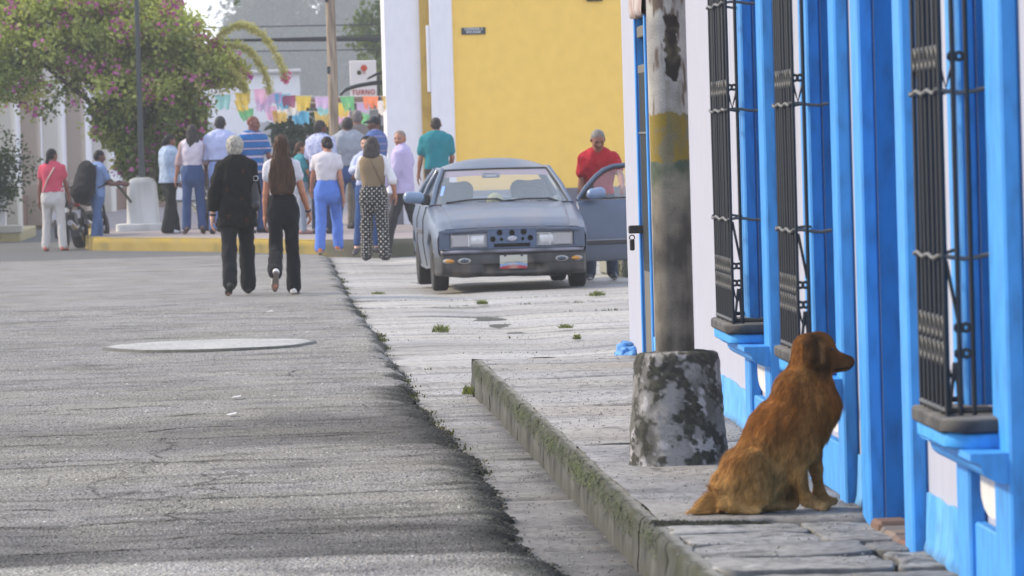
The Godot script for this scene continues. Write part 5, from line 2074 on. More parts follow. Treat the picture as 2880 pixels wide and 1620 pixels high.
func bunting() -> void:
	var P := {"y": Color(0.75, 0.55, 0.04), "o": Color(0.75, 0.42, 0.10), "v": Color(0.58, 0.42, 0.72), "p": Color(0.75, 0.42, 0.66), "b": Color(0.08, 0.45, 0.70), "t": Color(0.28, 0.66, 0.68), "w": Color(0.78, 0.76, 0.74), "g": Color(0.14, 0.55, 0.22), "r": Color(0.80, 0.20, 0.06), "m": Color(0.35, 0.05, 0.16), "a": Color(0.70, 0.50, 0.10)}
	var lines := [
		["upper string of coloured paper flags across the street, with yellow, green and orange flags", -88.0, [[-0.93, 2.46, "t"], [-0.59, 2.50, "y"], [-0.27, 2.55, "p"], [-0.05, 2.48, "v"], [0.10, 2.45, "b"], [0.20, 2.42, "m"], [0.46, 2.41, "y"], [0.79, 2.385, "v"], [1.21, 2.38, "g"], [1.62, 2.37, "r"], [1.95, 2.36, "a"]]],
		["middle string of paper flags, with white, turquoise and lilac flags, across the street", -88.6, [[-0.62, 2.36, "y"], [-0.22, 2.40, "v"], [0.10, 2.33, "w"], [0.28, 2.33, "w"], [0.81, 2.27, "t"], [1.14, 2.27, "y"], [1.50, 2.27, "v"], [1.84, 2.29, "w"]]],
		["lowest string of paper flags, with pink, blue and amber flags, above the people's heads", -89.2, [[-0.55, 2.22, "g"], [-0.10, 2.26, "p"], [0.04, 2.17, "a"], [0.36, 2.19, "b"], [0.44, 2.14, "b"], [0.78, 2.14, "a"], [1.13, 2.13, "p"], [1.5, 2.13, "g"]]],
	]
	var id := 0
	for l in lines:
		var t := thing("flag_string", l[0], "bunting", Vector3(0, 0, l[1]), 0.0, "strings of paper flags over the street")
		var mb := MB.new()
		var path := PackedVector3Array([Vector3(-3.0, l[2][0][1] + 0.15, 0)])
		for f in l[2]:
			path.append(Vector3(f[0], f[1], 0))
		path.append(Vector3(2.6, l[2][l[2].size() - 1][1] + 0.1, 0))
		mb.tube(path, 0.006, 5)
		obj("cord", mb, mat("cord_white", lin(0.6, 0.6, 0.6), 0.9), t)
		for f in l[2]:
			id += 1
			var fm := flag_shape(0.28 if id % 3 else 0.25, 0.23 + 0.05 * (id % 2), id)
			for i in fm.C.size():
				fm.C[i] = P[f[2]].lerp(Color(0.7, 0.7, 0.7), 0.12)  # distance haze mixed into the paper colour as a little grey
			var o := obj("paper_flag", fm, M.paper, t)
			o.position = Vector3(f[0], f[1], 0)
			o.rotation.y = 0.25 * sin(id * 2.7)

# ---------- the parked car ----------
func car_paint(p: Vector3, up: float) -> Color:
	var fade := fbm(p * Vector3(1.6, 1, 1.2) + Vector3(4, 0, 1), 1.6, 4)
	var c := mixc(Color(0.060, 0.088, 0.145), Color(0.08, 0.11, 0.175), 0.5 + 0.5 * fbm(p, 3.0, 2))
	if up > 0.5:
		c = mixc(c, Color(0.125, 0.125, 0.145), smoothstep(-0.2, 0.5, fade) * 0.8)
		c = mixc(c, Color(0.055, 0.063, 0.09), 0.4)
	c = mixc(c, Color(0.2, 0.18, 0.15), 0.35 * smoothstep(0.55, 0.2, p.y))
	return c

func lerp_station(st: Array, z: float) -> Array:
	for i in st.size() - 1:
		if z <= st[i][0] and z >= st[i + 1][0]:
			var t: float = (st[i][0] - z) / maxf(1e-6, st[i][0] - st[i + 1][0])
			var o := []
			for k in st[i][1].size():
				o.append(st[i][1][k].lerp(st[i + 1][1][k], t))
			return o
	return st[st.size() - 1][1]

func car() -> void:
	var t := thing("parked_car", "dull blue hatchback parked facing the camera with its driver's door open", "car", Vector3(2.42, -0.052, -54.3), 1.6)
	var st := [
		[0.62, [Vector2(0.74, 0.30), Vector2(0.785, 0.42), Vector2(0.79, 0.56), Vector2(0.765, 0.635), Vector2(0.70, 0.66), Vector2(0.4, 0.672), Vector2(0, 0.675)]],
		[0.35, [Vector2(0.79, 0.28), Vector2(0.82, 0.46), Vector2(0.82, 0.62), Vector2(0.785, 0.715), Vector2(0.71, 0.738), Vector2(0.4, 0.752), Vector2(0, 0.757)]],
		[-0.2, [Vector2(0.81, 0.24), Vector2(0.845, 0.5), Vector2(0.84, 0.70), Vector2(0.80, 0.80), Vector2(0.725, 0.828), Vector2(0.4, 0.845), Vector2(0, 0.85)]],
		[-0.78, [Vector2(0.815, 0.22), Vector2(0.855, 0.5), Vector2(0.85, 0.75), Vector2(0.81, 0.875), Vector2(0.74, 0.90), Vector2(0.4, 0.912), Vector2(0, 0.916)]],
		[-0.90, [Vector2(0.815, 0.22), Vector2(0.855, 0.5), Vector2(0.85, 0.75), Vector2(0.81, 0.885), Vector2(0.76, 0.905), Vector2(0.72, 0.62), Vector2(0, 0.60)]],
		[-1.0, [Vector2(0.815, 0.21), Vector2(0.857, 0.5), Vector2(0.852, 0.75), Vector2(0.81, 0.89), Vector2(0.76, 0.91), Vector2(0.74, 0.42), Vector2(0, 0.40)]],
		[-2.9, [Vector2(0.81, 0.22), Vector2(0.857, 0.5), Vector2(0.85, 0.76), Vector2(0.80, 0.93), Vector2(0.76, 0.95), Vector2(0.72, 0.55), Vector2(0, 0.55)]],
		[-3.05, [Vector2(0.80, 0.24), Vector2(0.85, 0.5), Vector2(0.845, 0.77), Vector2(0.79, 0.94), Vector2(0.75, 0.955), Vector2(0.4, 0.96), Vector2(0, 0.96)]],
		[-3.5, [Vector2(0.72, 0.30), Vector2(0.80, 0.5), Vector2(0.79, 0.75), Vector2(0.72, 0.93), Vector2(0.66, 0.95), Vector2(0.4, 0.95), Vector2(0, 0.95)]],
		[-3.58, [Vector2(0.66, 0.34), Vector2(0.70, 0.5), Vector2(0.69, 0.75), Vector2(0.64, 0.88), Vector2(0.6, 0.90), Vector2(0.4, 0.9), Vector2(0, 0.9)]],
	]
	var zs := []
	var z := 0.62
	while z > -3.58:
		zs.append(z)
		z -= 0.06
	zs.append_array([-0.86, -0.861, -2.02, -2.021, -3.58])
	zs.sort()
	zs.reverse()
	var mb := MB.new()
	for s in [-1.0, 1.0]:
		var rows := []
		var cs := PackedColorArray()
		for zz in zs:
			var q := lerp_station(st, zz)
			var row := PackedVector3Array()
			var arch := 0.0
			for ax in [0.0, -2.6]:
				if absf(zz - ax) < 0.35:
					arch = 0.27 + sqrt(0.35 * 0.35 - (zz - ax) * (zz - ax))
			for k in 7:
				var y: float = q[k].y
				if k < 3 and arch > 0.0:
					y = maxf(y, lerpf(arch, y, k / 3.0 * float(y > arch)))
				var x: float = q[k].x
				if s > 0 and zz < -0.86 and zz > -2.021:      # the open doorway
					y = minf(y, 0.30 + 0.02 * k)
				row.append(Vector3(s * x, y, zz))
				cs.append(car_paint(Vector3(s * x, y, zz), float(k >= 4 and zz > -0.9)) if not (k >= 5 and zz < -0.85 and zz > -3.0) else Color(0.06, 0.06, 0.075))
			rows.append(row)
		mb.patch(rows, false, Vector3(0, 0.5, -1.5), cs)
	var cap := PackedVector3Array()
	for k in 7:
		cap.append(Vector3(lerp_station(st, -3.58)[k].x, lerp_station(st, -3.58)[k].y, -3.58))
	for k in 7:
		cap.append(Vector3(-lerp_station(st, -3.58)[6 - k].x, lerp_station(st, -3.58)[6 - k].y, -3.58))
	mb.col = car_paint(Vector3(0, 0.5, -3.5), 0)
	mb.flat(cap, Vector3(0, 0.5, 0))
	var body := obj("body", mb, M.car_paint, t)
	mb = MB.new()
	mb.b(Vector3(0, 0.26, -1.5), Vector3(1.5, 0.12, 3.6), 0.03)
	mb.b(Vector3(0, 0.40, 0.25), Vector3(1.1, 0.3, 0.6), 0.03)
	obj("underbody", mb, M.black_plastic, t)
	# bonnet shut lines: a panel a little proud of the wings
	mb = MB.new()
	var rows := []
	var cs := PackedColorArray()
	for j in 24:
		var zz := lerpf(0.655, -0.76, j / 23.0)
		var q := lerp_station(st, minf(zz, 0.62))
		var row := PackedVector3Array()
		var hw := lerpf(0.655, 0.70, j / 23.0)
		for k in 25:
			var x := lerpf(-hw, hw, k / 24.0)
			var y := lerpf(q[6].y, q[4].y, pow(absf(x) / q[4].x, 2.0)) + 0.010
			if j == 0:
				y -= 0.045
			elif j == 1:
				y -= 0.006
			if k == 0 or k == 24:
				y -= 0.022
			y += 0.006 * exp(-pow((absf(x) - 0.33) / 0.03, 2.0))
			row.append(Vector3(x, y, zz + (0.012 if j == 0 else 0.0)))
			cs.append(car_paint(row[k], 1.0) if k > 0 and k < 24 and j > 0 else Color(0.02, 0.025, 0.04))
		rows.append(row)
	mb.patch(rows, false, Vector3(0, 0, -0.2), cs)
	obj("bonnet", mb, M.car_paint, t)
	# front panel with its round holes and slot
	var csg := CSGCombiner3D.new()
	csg.name = "front_panel"
	t.add_child(csg, true)
	csg.position = Vector3(0, 0, 0.62)
	csg.material_override = mat("panel_paint", lin(0.066, 0.10, 0.175), 0.42)
	var bx := CSGBox3D.new()
	bx.size = Vector3(0.52, 0.215, 0.09)
	bx.position = Vector3(0, 0.545, 0)
	csg.add_child(bx)
	for q in [[-0.13, 0.612, 0.032], [0.0, 0.606, 0.032], [0.125, 0.614, 0.032], [-0.205, 0.545, 0.031], [0.193, 0.549, 0.031], [-0.113, 0.542, 0.018], [0.112, 0.542, 0.018]]:
		var c := CSGCylinder3D.new()
		c.operation = CSGShape3D.OPERATION_SUBTRACTION
		c.radius = q[2]
		c.height = 0.3
		c.sides = 20
		c.rotation.x = PI / 2
		c.position = Vector3(q[0], q[1], 0)
		csg.add_child(c)
	var sl := CSGBox3D.new()
	sl.operation = CSGShape3D.OPERATION_SUBTRACTION
	sl.size = Vector3(0.385, 0.040, 0.3)
	sl.position = Vector3(-0.002, 0.478, 0)
	csg.add_child(sl)
	mb = MB.new()
	mb.b(Vector3(0, 0.54, 0.56), Vector3(0.54, 0.22, 0.02))
	obj("grille_backing", mb, M.black_plastic, t)
	mb = MB.new()
	mb.col = Color(0.42, 0.43, 0.5)
	mb.lathe(Transform3D(Basis(Vector3.RIGHT, PI / 2).scaled(Vector3(1, 0.55, 1)), Vector3(0, 0.548, 0.666)), PackedVector2Array([Vector2(0.052, -0.006), Vector2(0.050, 0.006), Vector2(0.044, 0.008), Vector2(0.001, 0.009)]), 24)
	obj("oval_badge", mb, mat("badge", Color.WHITE, 0.35, 0.6, true), t)
	for s in [-1.0, 1.0]:
		# lamp surround and lamp
		mb = MB.new()
		for q in [[0.46, 0.632, 0.42, 0.040], [0.46, 0.446, 0.42, 0.022]]:
			mb.col = car_paint(Vector3(s * q[0], q[1], 0.6), 0)
			mb.b(Vector3(s * q[0], q[1], 0.60), Vector3(q[2] + 0.10, q[3], 0.10), 0.008)
		for q in [[0.245, 0.03], [0.715, 0.12]]:
			mb.b(Vector3(s * q[0], 0.54, 0.605 - 0.03 * float(q[0] > 0.5)), Vector3(q[1], 0.215, 0.10), 0.008)
		obj("lamp_surround", mb, M.car_paint, t)
		mb = MB.new()
		var lr := []
		for j in 7:
			var row := PackedVector3Array()
			for k in 21:
				var f := k / 20.0
				var x := lerpf(0.262, 0.652, f)
				var g := j / 6.0
				var edge := minf(minf(f, 1.0 - f) * 8.0, minf(g, 1.0 - g) * 4.0)
				row.append(Vector3(s * x, lerpf(0.460, 0.610, g), 0.615 - 0.02 * f + 0.03 * minf(1.0, edge) + 0.002 * sin(f * 90.0)))
			lr.append(row)
		mb.patch(lr, false, Vector3(s * 0.45, 0.53, 0))
		var hl := obj("headlight", mb, M.lamp_glass, t)
		mb = MB.new()
		mb.col = Color(0.75, 0.75, 0.78)
		mb.b(Vector3(s * (0.46 if s < 0 else 0.40), 0.535, 0.643), Vector3(0.012, 0.13, 0.008), 0.003)
		mb.col = Color(0.42, 0.42, 0.44)
		mb.b(Vector3(s * 0.535, 0.535, 0.633), Vector3(0.20, 0.125, 0.01), 0.004)
		if s > 0:
			mb.col = Color(0.62, 0.62, 0.62)
			mb.b(Vector3(s * 0.335, 0.595, 0.640), Vector3(0.14, 0.012, 0.01), 0.003)
			mb.b(Vector3(s * 0.335, 0.475, 0.640), Vector3(0.14, 0.010, 0.01), 0.003)
		obj("reflector", mb, mat("reflector", Color.WHITE, 0.25, 0.4, true), hl)
		# bumper lights
		for q in [[0.665, 0.055, Color(0.55, 0.24, 0.03)], [0.515, 0.050, Color(0.05, 0.07, 0.10)]]:
			mb = MB.new()
			mb.col = Color(0.34, 0.33, 0.32)
			mb.ball(Vector3(s * q[0], 0.325, 0.722 - 0.05 * float(q[0] > 0.6)), Vector3(q[1] + 0.022, 0.032, 0.03), 16, 8)
			var bz := obj("lamp_bezel", mb, M.vc, t)
			mb = MB.new()
			mb.col = q[2]
			mb.ball(Vector3(s * q[0], 0.325, 0.735 - 0.05 * float(q[0] > 0.6)), Vector3(q[1], 0.021, 0.03), 16, 8)
			obj("bumper_lamp", mb, mat("lens", Color.WHITE, 0.2, 0.0, true), bz)
	# bumper, wrapping round to the wings
	mb = MB.new()
	rows = []
	cs = PackedColorArray()
	for k in 49:
		var f := k / 48.0 * 2.0 - 1.0
		var x := 0.815 * signf(f) * pow(absf(f), 0.9)
		var zc := 0.74 - 0.10 * pow(absf(f), 3.0) - 0.42 * smoothstep(0.93, 1.0, absf(f))
		var row := PackedVector3Array()
		for q in [[0.425, -0.16], [0.438, -0.02], [0.435, 0.0], [0.418, 0.012], [0.400, 0.010], [0.394, -0.008], [0.385, -0.010], [0.375, 0.0], [0.30, 0.002], [0.285, -0.004], [0.275, -0.03], [0.215, -0.035], [0.20, -0.012], [0.165, -0.03], [0.140, -0.09], [0.16, -0.2]]:
			var dz: float = q[1]
			if (q[0] < 0.28 and q[0] > 0.21) and absf(x) > 0.31:
				dz += 0.026
			var sag := 0.012 * fbm(Vector3(x, 0, 2), 2.0, 3) if q[0] < 0.2 else 0.0
			row.append(Vector3(x, q[0] + sag + 0.03 * float(q[0] < 0.2) * smoothstep(0.45, 0.75, absf(x)), zc + dz))
			var v := 0.036 + 0.025 * fbm(Vector3(x, q[0], 1), 4.0, 3)
			var c := Color(v, v, v * 1.12)
			if q[0] > 0.41:
				c = mixc(c, Color(0.26, 0.25, 0.32), 0.45 + 0.4 * fbm(Vector3(x, q[0], 3), 3.0, 2))
			if q[0] < 0.28 and q[0] > 0.21 and absf(x) < 0.31:
				c = Color(0.012, 0.012, 0.014)
			c = mixc(c, Color(0.20, 0.16, 0.13), 0.35 * smoothstep(0.3, 0.6, fbm(Vector3(x, q[0], 8), 2.5, 3)))
			cs.append(c)
		rows.append(row)
	mb.patch(rows, false, Vector3(0, 0.3, 0.2), cs)
	obj("bumper", mb, M.bumper_plastic, t)
	# number plate, tricolour with faint grey characters
	mb = MB.new()
	var pr := []
	cs = PackedColorArray()
	for j in 19:
		var row := PackedVector3Array()
		for k in 31:
			var f := k / 30.0
			var g := j / 18.0
			row.append(Vector3(lerpf(-0.142, 0.148, f), lerpf(0.232, 0.374, g), 0.752 - 0.02 * (1.0 - g)))
			var wave := 0.10 * sin((f - 0.25) * 6.0)
			var c := Color(0.50, 0.50, 0.46)
			if g < 0.22 + wave * 0.6:
				c = mixc(Color(0.42, 0.05, 0.06), Color(0.45, 0.25, 0.22), smoothstep(0.3, 0.0, absf(f - 0.5)))
			elif g < 0.45 + wave:
				c = mixc(Color(0.22, 0.34, 0.55), Color(0.4, 0.44, 0.52), smoothstep(0.3, 0.0, absf(f - 0.45)))
			elif g < 0.6 + wave:
				c = Color(0.50, 0.49, 0.36)
			cs.append(c)
		pr.append(row)
	mb.patch(pr, false, Vector3(0, 0.3, 0), cs)
	var pl := obj("number_plate", mb, M.vc, t)
	mb = MB.new()
	for x in [-0.085, 0.09]:
		mb.b(Vector3(x, 0.369, 0.752), Vector3(0.022, 0.018, 0.02), 0.004)
	obj("plate_clip", mb, M.black_plastic, pl)
	# greenhouse: roof, pillars, glass
	mb = MB.new()
	rows = []
	cs = PackedColorArray()
	for j in 15:
		var f := j / 14.0
		var zz := lerpf(-1.58, -2.80, f)
		var row := PackedVector3Array()
		for k in 21:
			var g := k / 20.0 * 2.0 - 1.0
			var hw := 0.60 - 0.02 * f
			var y := 1.27 + (0.018 + 0.085 * smoothstep(0.0, 0.45, f)) * (1.0 - pow(absf(g), 2.6)) + 0.022 * sin(PI * minf(1.0, f * 1.2))
			if j == 0:
				y -= 0.02
			row.append(Vector3(g * hw, y, zz + (0.05 * (1.0 - g * g) if f < 0.5 else 0.0) * (1.0 - f * 2.0)))
			cs.append(car_paint(row[k] + Vector3(0, 0, 5), 1.0))
		rows.append(row)
	mb.patch(rows, false, Vector3(0, 1.0, -2.2), cs)
	obj("roof", mb, M.car_paint, t)
	for s in [-1.0, 1.0]:
		for q in [[Vector3(0.755, 0.885, -0.76), Vector3(0.585, 1.275, -1.60), 0.030, "front_pillar"], [Vector3(0.80, 0.90, -1.98), Vector3(0.60, 1.28, -2.02), 0.028, "middle_pillar"], [Vector3(0.77, 0.93, -3.05), Vector3(0.57, 1.27, -2.78), 0.05, "rear_pillar"]]:
			mb = MB.new()
			var a: Vector3 = q[0] * Vector3(s, 1, 1)
			var b: Vector3 = q[1] * Vector3(s, 1, 1)
			var m := (a + b) / 2 + Vector3(s * 0.012, 0.012, 0)
			mb.col = car_paint(m, 0.0)
			mb.tube(PackedVector3Array([a, m, b]), q[2], 8)
			obj(q[3], mb, M.car_paint, t)
		mb = MB.new()
		mb.col = car_paint(Vector3(s * 0.6, 1.27, -2), 0)
		mb.tube(PackedVector3Array([Vector3(s * 0.585, 1.272, -1.58), Vector3(s * 0.605, 1.278, -2.1), Vector3(s * 0.575, 1.268, -2.80)]), 0.026, 8)
		obj("roof_rail", mb, M.car_paint, t)
	var glass_pane := func(called: String, q: Array):
		var g := MB.new()
		var gr := []
		for j in 7:
			var row := PackedVector3Array()
			for k in 9:
				var p: Vector3 = q[0].lerp(q[1], k / 8.0).lerp(q[3].lerp(q[2], k / 8.0), j / 6.0)
				row.append(p + q[4] * (1.0 - pow(k / 4.0 - 1.0, 2.0)))
			gr.append(row)
		g.patch(gr, false, Vector3(0, 0.9, -2))
		return obj(called, g, M.glass, t)
	var ws = glass_pane.call("windscreen", [Vector3(-0.725, 0.905, -0.77), Vector3(0.725, 0.905, -0.77), Vector3(0.565, 1.275, -1.575), Vector3(-0.565, 1.275, -1.575), Vector3(0, 0.0, 0.05)])
	glass_pane.call("rear_window", [Vector3(-0.70, 0.965, -3.12), Vector3(0.70, 0.965, -3.12), Vector3(0.55, 1.265, -2.82), Vector3(-0.55, 1.265, -2.82), Vector3(0, 0, -0.04)])
	glass_pane.call("side_window", [Vector3(-0.775, 0.91, -1.0), Vector3(-0.795, 0.91, -1.95), Vector3(-0.60, 1.26, -1.98), Vector3(-0.60, 1.26, -1.62), Vector3.ZERO])
	glass_pane.call("side_window", [Vector3(-0.79, 0.92, -2.05), Vector3(-0.775, 0.94, -2.95), Vector3(-0.585, 1.25, -2.75), Vector3(-0.60, 1.26, -2.06), Vector3.ZERO])
	glass_pane.call("side_window", [Vector3(0.79, 0.92, -2.05), Vector3(0.775, 0.94, -2.95), Vector3(0.585, 1.25, -2.75), Vector3(0.60, 1.26, -2.06), Vector3.ZERO])
	# rubber round the windscreen
	mb = MB.new()
	var sp := PackedVector3Array([Vector3(-0.56, 1.272, -1.565), Vector3(-0.30, 1.276, -1.535), Vector3(0, 1.278, -1.525), Vector3(0.30, 1.276, -1.535), Vector3(0.56, 1.272, -1.565), Vector3(0.645, 1.09, -1.165), Vector3(0.728, 0.90, -0.76), Vector3(0.4, 0.906, -0.727), Vector3(0, 0.908, -0.715), Vector3(-0.4, 0.906, -0.727), Vector3(-0.728, 0.90, -0.76), Vector3(-0.645, 1.09, -1.165), Vector3(-0.56, 1.272, -1.565)])
	mb.tube(sp, 0.011, 6)
	obj("windscreen_seal", mb, M.rubber, ws)
	mb = MB.new()
	mb.col = Color(0.20, 0.13, 0.18)
	mb.patch([PackedVector3Array([Vector3(-0.555, 1.262, -1.56), Vector3(-0.28, 1.264, -1.530), Vector3(0, 1.265, -1.522), Vector3(0.28, 1.264, -1.530), Vector3(0.555, 1.262, -1.56)]), PackedVector3Array([Vector3(-0.585, 1.19, -1.405), Vector3(-0.30, 1.205, -1.405), Vector3(0, 1.21, -1.40), Vector3(0.30, 1.205, -1.405), Vector3(0.585, 1.195, -1.405)])], false, Vector3(0, 0.9, -2.2))
	obj("sun_strip", mb, M.vc, ws)
	for q in [[Vector3(-0.60, 0.925, -0.775), Vector3(-0.05, 0.955, -0.80)], [Vector3(-0.02, 0.925, -0.765), Vector3(0.52, 0.945, -0.795)]]:
		mb = MB.new()
		mb.tube(PackedVector3Array([q[0], (q[0] + q[1]) / 2 + Vector3(0, 0.012, 0.015), q[1]]), 0.011, 6)
		mb.tube(PackedVector3Array([q[1], q[1] + Vector3(0.10, -0.035, 0.03)]), 0.012, 6)
		obj("wiper", mb, M.black_plastic, t)
	mb = MB.new()
	mb.b(Vector3(0, 0.885, -0.74), Vector3(1.36, 0.03, 0.12), 0.01)
	obj("cowl", mb, M.black_plastic, t)
	# cabin
	mb = MB.new()
	mb.col = Color(0.055, 0.055, 0.065)
	mb.b(Vector3(0, 0.80, -1.05), Vector3(1.42, 0.18, 0.35), 0.05)
	obj("dashboard", mb, M.vc, t)
	for q in [[-0.42, -1.95, 0.30], [0.40, -1.95, 0.30]]:
		var f := Field.new()
		f.cap(Vector3(q[0] - 0.13, 0.55, q[1] + 0.05), Vector3(q[0] - 0.12, 1.05, q[1] - 0.12), 0.09, 0.07, 0.08)
		f.cap(Vector3(q[0] + 0.13, 0.55, q[1] + 0.05), Vector3(q[0] + 0.12, 1.05, q[1] - 0.12), 0.09, 0.07, 0.08)
		f.cap(Vector3(q[0] - 0.10, 1.05, q[1] - 0.12), Vector3(q[0] + 0.10, 1.05, q[1] - 0.12), 0.085, 0.085, 0.08)
		f.cap(Vector3(q[0], 0.6, q[1] + 0.05), Vector3(q[0], 1.0, q[1] - 0.1), 0.08, 0.08, 0.06)
		f.cap(Vector3(q[0] - 0.16, 0.5, q[1] + 0.05), Vector3(q[0] - 0.16, 0.5, q[1] + 0.5), 0.09, 0.09, 0.08)
		f.cap(Vector3(q[0] + 0.16, 0.5, q[1] + 0.05), Vector3(q[0] + 0.16, 0.5, q[1] + 0.5), 0.09, 0.09, 0.08)
		mb = MB.new()
		f.build(mb, 0.03, func(p, n): return Color(0.075, 0.085, 0.115))
		obj("seat", mb, M.cloth, t)
	mb = MB.new()
	mb.col = Color(0.08, 0.085, 0.11)
	mb.b(Vector3(0, 0.62, -2.75), Vector3(1.3, 0.55, 0.16), 0.06)
	mb.b(Vector3(0, 0.45, -2.45), Vector3(1.3, 0.18, 0.5), 0.05)
	obj("rear_seat", mb, M.cloth, t)
	mb = MB.new()
	var sw := PackedVector3Array()
	for k in 21:
		var a := TAU * k / 20
		sw.append(Vector3(0.39 + 0.185 * cos(a), 0.93 + 0.15 * sin(a), -1.42 - 0.10 * sin(a)))
	mb.tube(sw, 0.014, 6, false)
	mb.tube(PackedVector3Array([Vector3(0.39, 0.93, -1.41), Vector3(0.39, 0.82, -1.15)]), 0.03, 6)
	obj("steering_wheel", mb, M.black_plastic, t)
	mb = MB.new()
	mb.col = Color(0.10, 0.11, 0.15)
	mb.b(Vector3(-0.06, 1.205, -1.43), Vector3(0.20, 0.055, 0.03), 0.012)
	var rm := obj("inside_mirror", mb, M.vc, t)
	mb = MB.new()
	mb.col = Color(0.55, 0.56, 0.6)
	mb.b(Vector3(-0.06, 1.205, -1.412), Vector3(0.11, 0.018, 0.004))
	obj("mirror_label", mb, M.vc, rm)
	mb = MB.new()
	mb.col = Color(0.34, 0.33, 0.17)
	mb.ball(Vector3(-0.05, 0.90, -1.02), Vector3(0.10, 0.12, 0.09), 16, 10)
	obj("dashboard_cap", mb, M.cloth, t)
	mb = MB.new()
	mb.col = Color(0.6, 0.6, 0.62)
	mb.box(Transform3D(Basis(Vector3.RIGHT, -0.5), Vector3(0.22, 0.925, -0.92)), Vector3(0.21, 0.004, 0.10))
	obj("dashboard_paper", mb, M.vc, t)
	mb = MB.new()
	mb.col = Color(0.20, 0.36, 0.75)
	mb.patch([PackedVector3Array([Vector3(-0.655, 1.00, -0.985), Vector3(-0.622, 1.00, -0.975)]), PackedVector3Array([Vector3(-0.613, 1.10, -1.185), Vector3(-0.58, 1.105, -1.18)])], false, Vector3(0, 0.8, -2))
	obj("windscreen_sticker", mb, M.vc, ws)
	mb = MB.new()
	mb.b(Vector3(0, 0.4405, 0.655), Vector3(1.5, 0.012, 0.06), 0.004)
	obj("nose_gap", mb, M.black_plastic, t)
	for zz in [-0.84, -1.99]:
		mb = MB.new()
		mb.tube(PackedVector3Array([Vector3(-0.822, 0.25, zz), Vector3(-0.861, 0.5, zz), Vector3(-0.856, 0.75, zz), Vector3(-0.815, 0.89, zz)]), 0.005, 5)
		obj("door_gap", mb, M.black_plastic, t)
	# wheels
	for w in [[-0.735, 0.0], [0.735, 0.0], [-0.745, -2.6], [0.745, -2.6]]:
		var tyre := MB.new()
		var bs := Transform3D(Basis(Vector3.BACK, PI / 2), Vector3(w[0], 0.285, w[1]))
		tyre.lathe(bs, PackedVector2Array([Vector2(0.17, -0.07), Vector2(0.255, -0.085), Vector2(0.278, -0.075), Vector2(0.287, -0.05), Vector2(0.288, 0.05), Vector2(0.278, 0.075), Vector2(0.255, 0.085), Vector2(0.17, 0.07)]), 30)
		var wh := obj("wheel", tyre, M.rubber, t)
		var rim := MB.new()
		rim.col = Color(0.3, 0.3, 0.31)
		rim.lathe(bs, PackedVector2Array([Vector2(0.001, -0.055), Vector2(0.06, -0.06), Vector2(0.14, -0.045), Vector2(0.175, -0.072), Vector2(0.178, 0.072), Vector2(0.14, 0.045), Vector2(0.06, 0.06), Vector2(0.001, 0.055)]), 24)
		obj("rim", rim, mat("rim_metal", Color.WHITE, 0.4, 0.5, true), wh)
	# left mirror
	mb = MB.new()
	var mf := Field.new()
	mf.cap(Vector3(-0.88, 0.975, -0.93), Vector3(-1.0, 0.985, -0.91), 0.055, 0.055, 0.03)
	mf.cap(Vector3(-0.88, 1.0, -0.93), Vector3(-1.0, 1.01, -0.91), 0.05, 0.05, 0.03)
	mf.build(mb, 0.016, func(p, n): return Color(0.17, 0.24, 0.36))
	var lm := obj("side_mirror", mb, M.car_paint, t)
	mb = MB.new()
	mb.b(Vector3(-0.815, 0.965, -0.94), Vector3(0.10, 0.12, 0.05), 0.015)
	obj("mirror_foot", mb, M.black_plastic, lm)
	mb = MB.new()
	mb.col = Color(0.05, 0.05, 0.06)
	mb.b(Vector3(-0.86, 0.62, -1.4), Vector3(0.015, 0.05, 1.1), 0.005)
	obj("side_trim", mb, M.bumper_plastic, t)
	# open driver's door, in its own frame: x along the door, z outwards
	var td := Transform3D(Basis(Vector3.UP, deg_to_rad(90.0 - 70.0)), Vector3(0.855, 0, -0.86))
	mb = MB.new()
	var dr := []
	cs = PackedColorArray()
	var prof := [Vector2(0.24, -0.03), Vector2(0.26, 0.0), Vector2(0.42, 0.012), Vector2(0.56, 0.012), Vector2(0.72, 0.0), Vector2(0.84, -0.018), Vector2(0.905, -0.035), Vector2(0.915, -0.075), Vector2(0.60, -0.085), Vector2(0.26, -0.075), Vector2(0.24, -0.03)]
	for k in 25:
		var x := 1.14 * k / 24.0
		var row := PackedVector3Array()
		for q in prof:
			var e := 0.012 if (k == 0 or k == 24) else 0.0
			var p := Vector3(x, clampf(q.x, 0.24 + e, 0.915 - e), q.y)
			row.append(td * p)
			cs.append(car_paint(p + Vector3(3, 0, 0), 0.0) if q.y > -0.06 else Color(0.07, 0.07, 0.08))
		dr.append(row)
	mb.patch(dr, true, null, cs, null, true)
	# window frame of the door
	mb.col = car_paint(Vector3(1, 0.9, 1), 0.0)
	var fr := PackedVector3Array()
	for q in [Vector2(0.015, 0.905), Vector2(0.02, 0.93), Vector2(0.12, 1.045), Vector2(0.26, 1.17), Vector2(0.36, 1.235), Vector2(0.48, 1.272), Vector2(0.75, 1.292), Vector2(1.08, 1.285), Vector2(1.12, 1.26), Vector2(1.125, 0.91)]:
		fr.append(td * Vector3(q.x, q.y, -0.055 - 0.22 * (q.y - 0.9)))
	mb.tube(fr, 0.024, 8)
	var door := obj("open_door", mb, M.car_paint, t)
	mb = MB.new()
	var sl2 := PackedVector3Array()
	for q in [Vector2(0.05, 0.925), Vector2(0.14, 1.035), Vector2(0.275, 1.152), Vector2(0.37, 1.212), Vector2(0.48, 1.247), Vector2(0.75, 1.266), Vector2(1.09, 1.258), Vector2(1.10, 0.925), Vector2(0.05, 0.925)]:
		sl2.append(td * Vector3(q.x, q.y, -0.043 - 0.22 * (q.y - 0.9)))
	mb.tube(sl2, 0.010, 6)
	obj("window_seal", mb, M.rubber, door)
	mb = MB.new()
	var gl := PackedVector3Array()
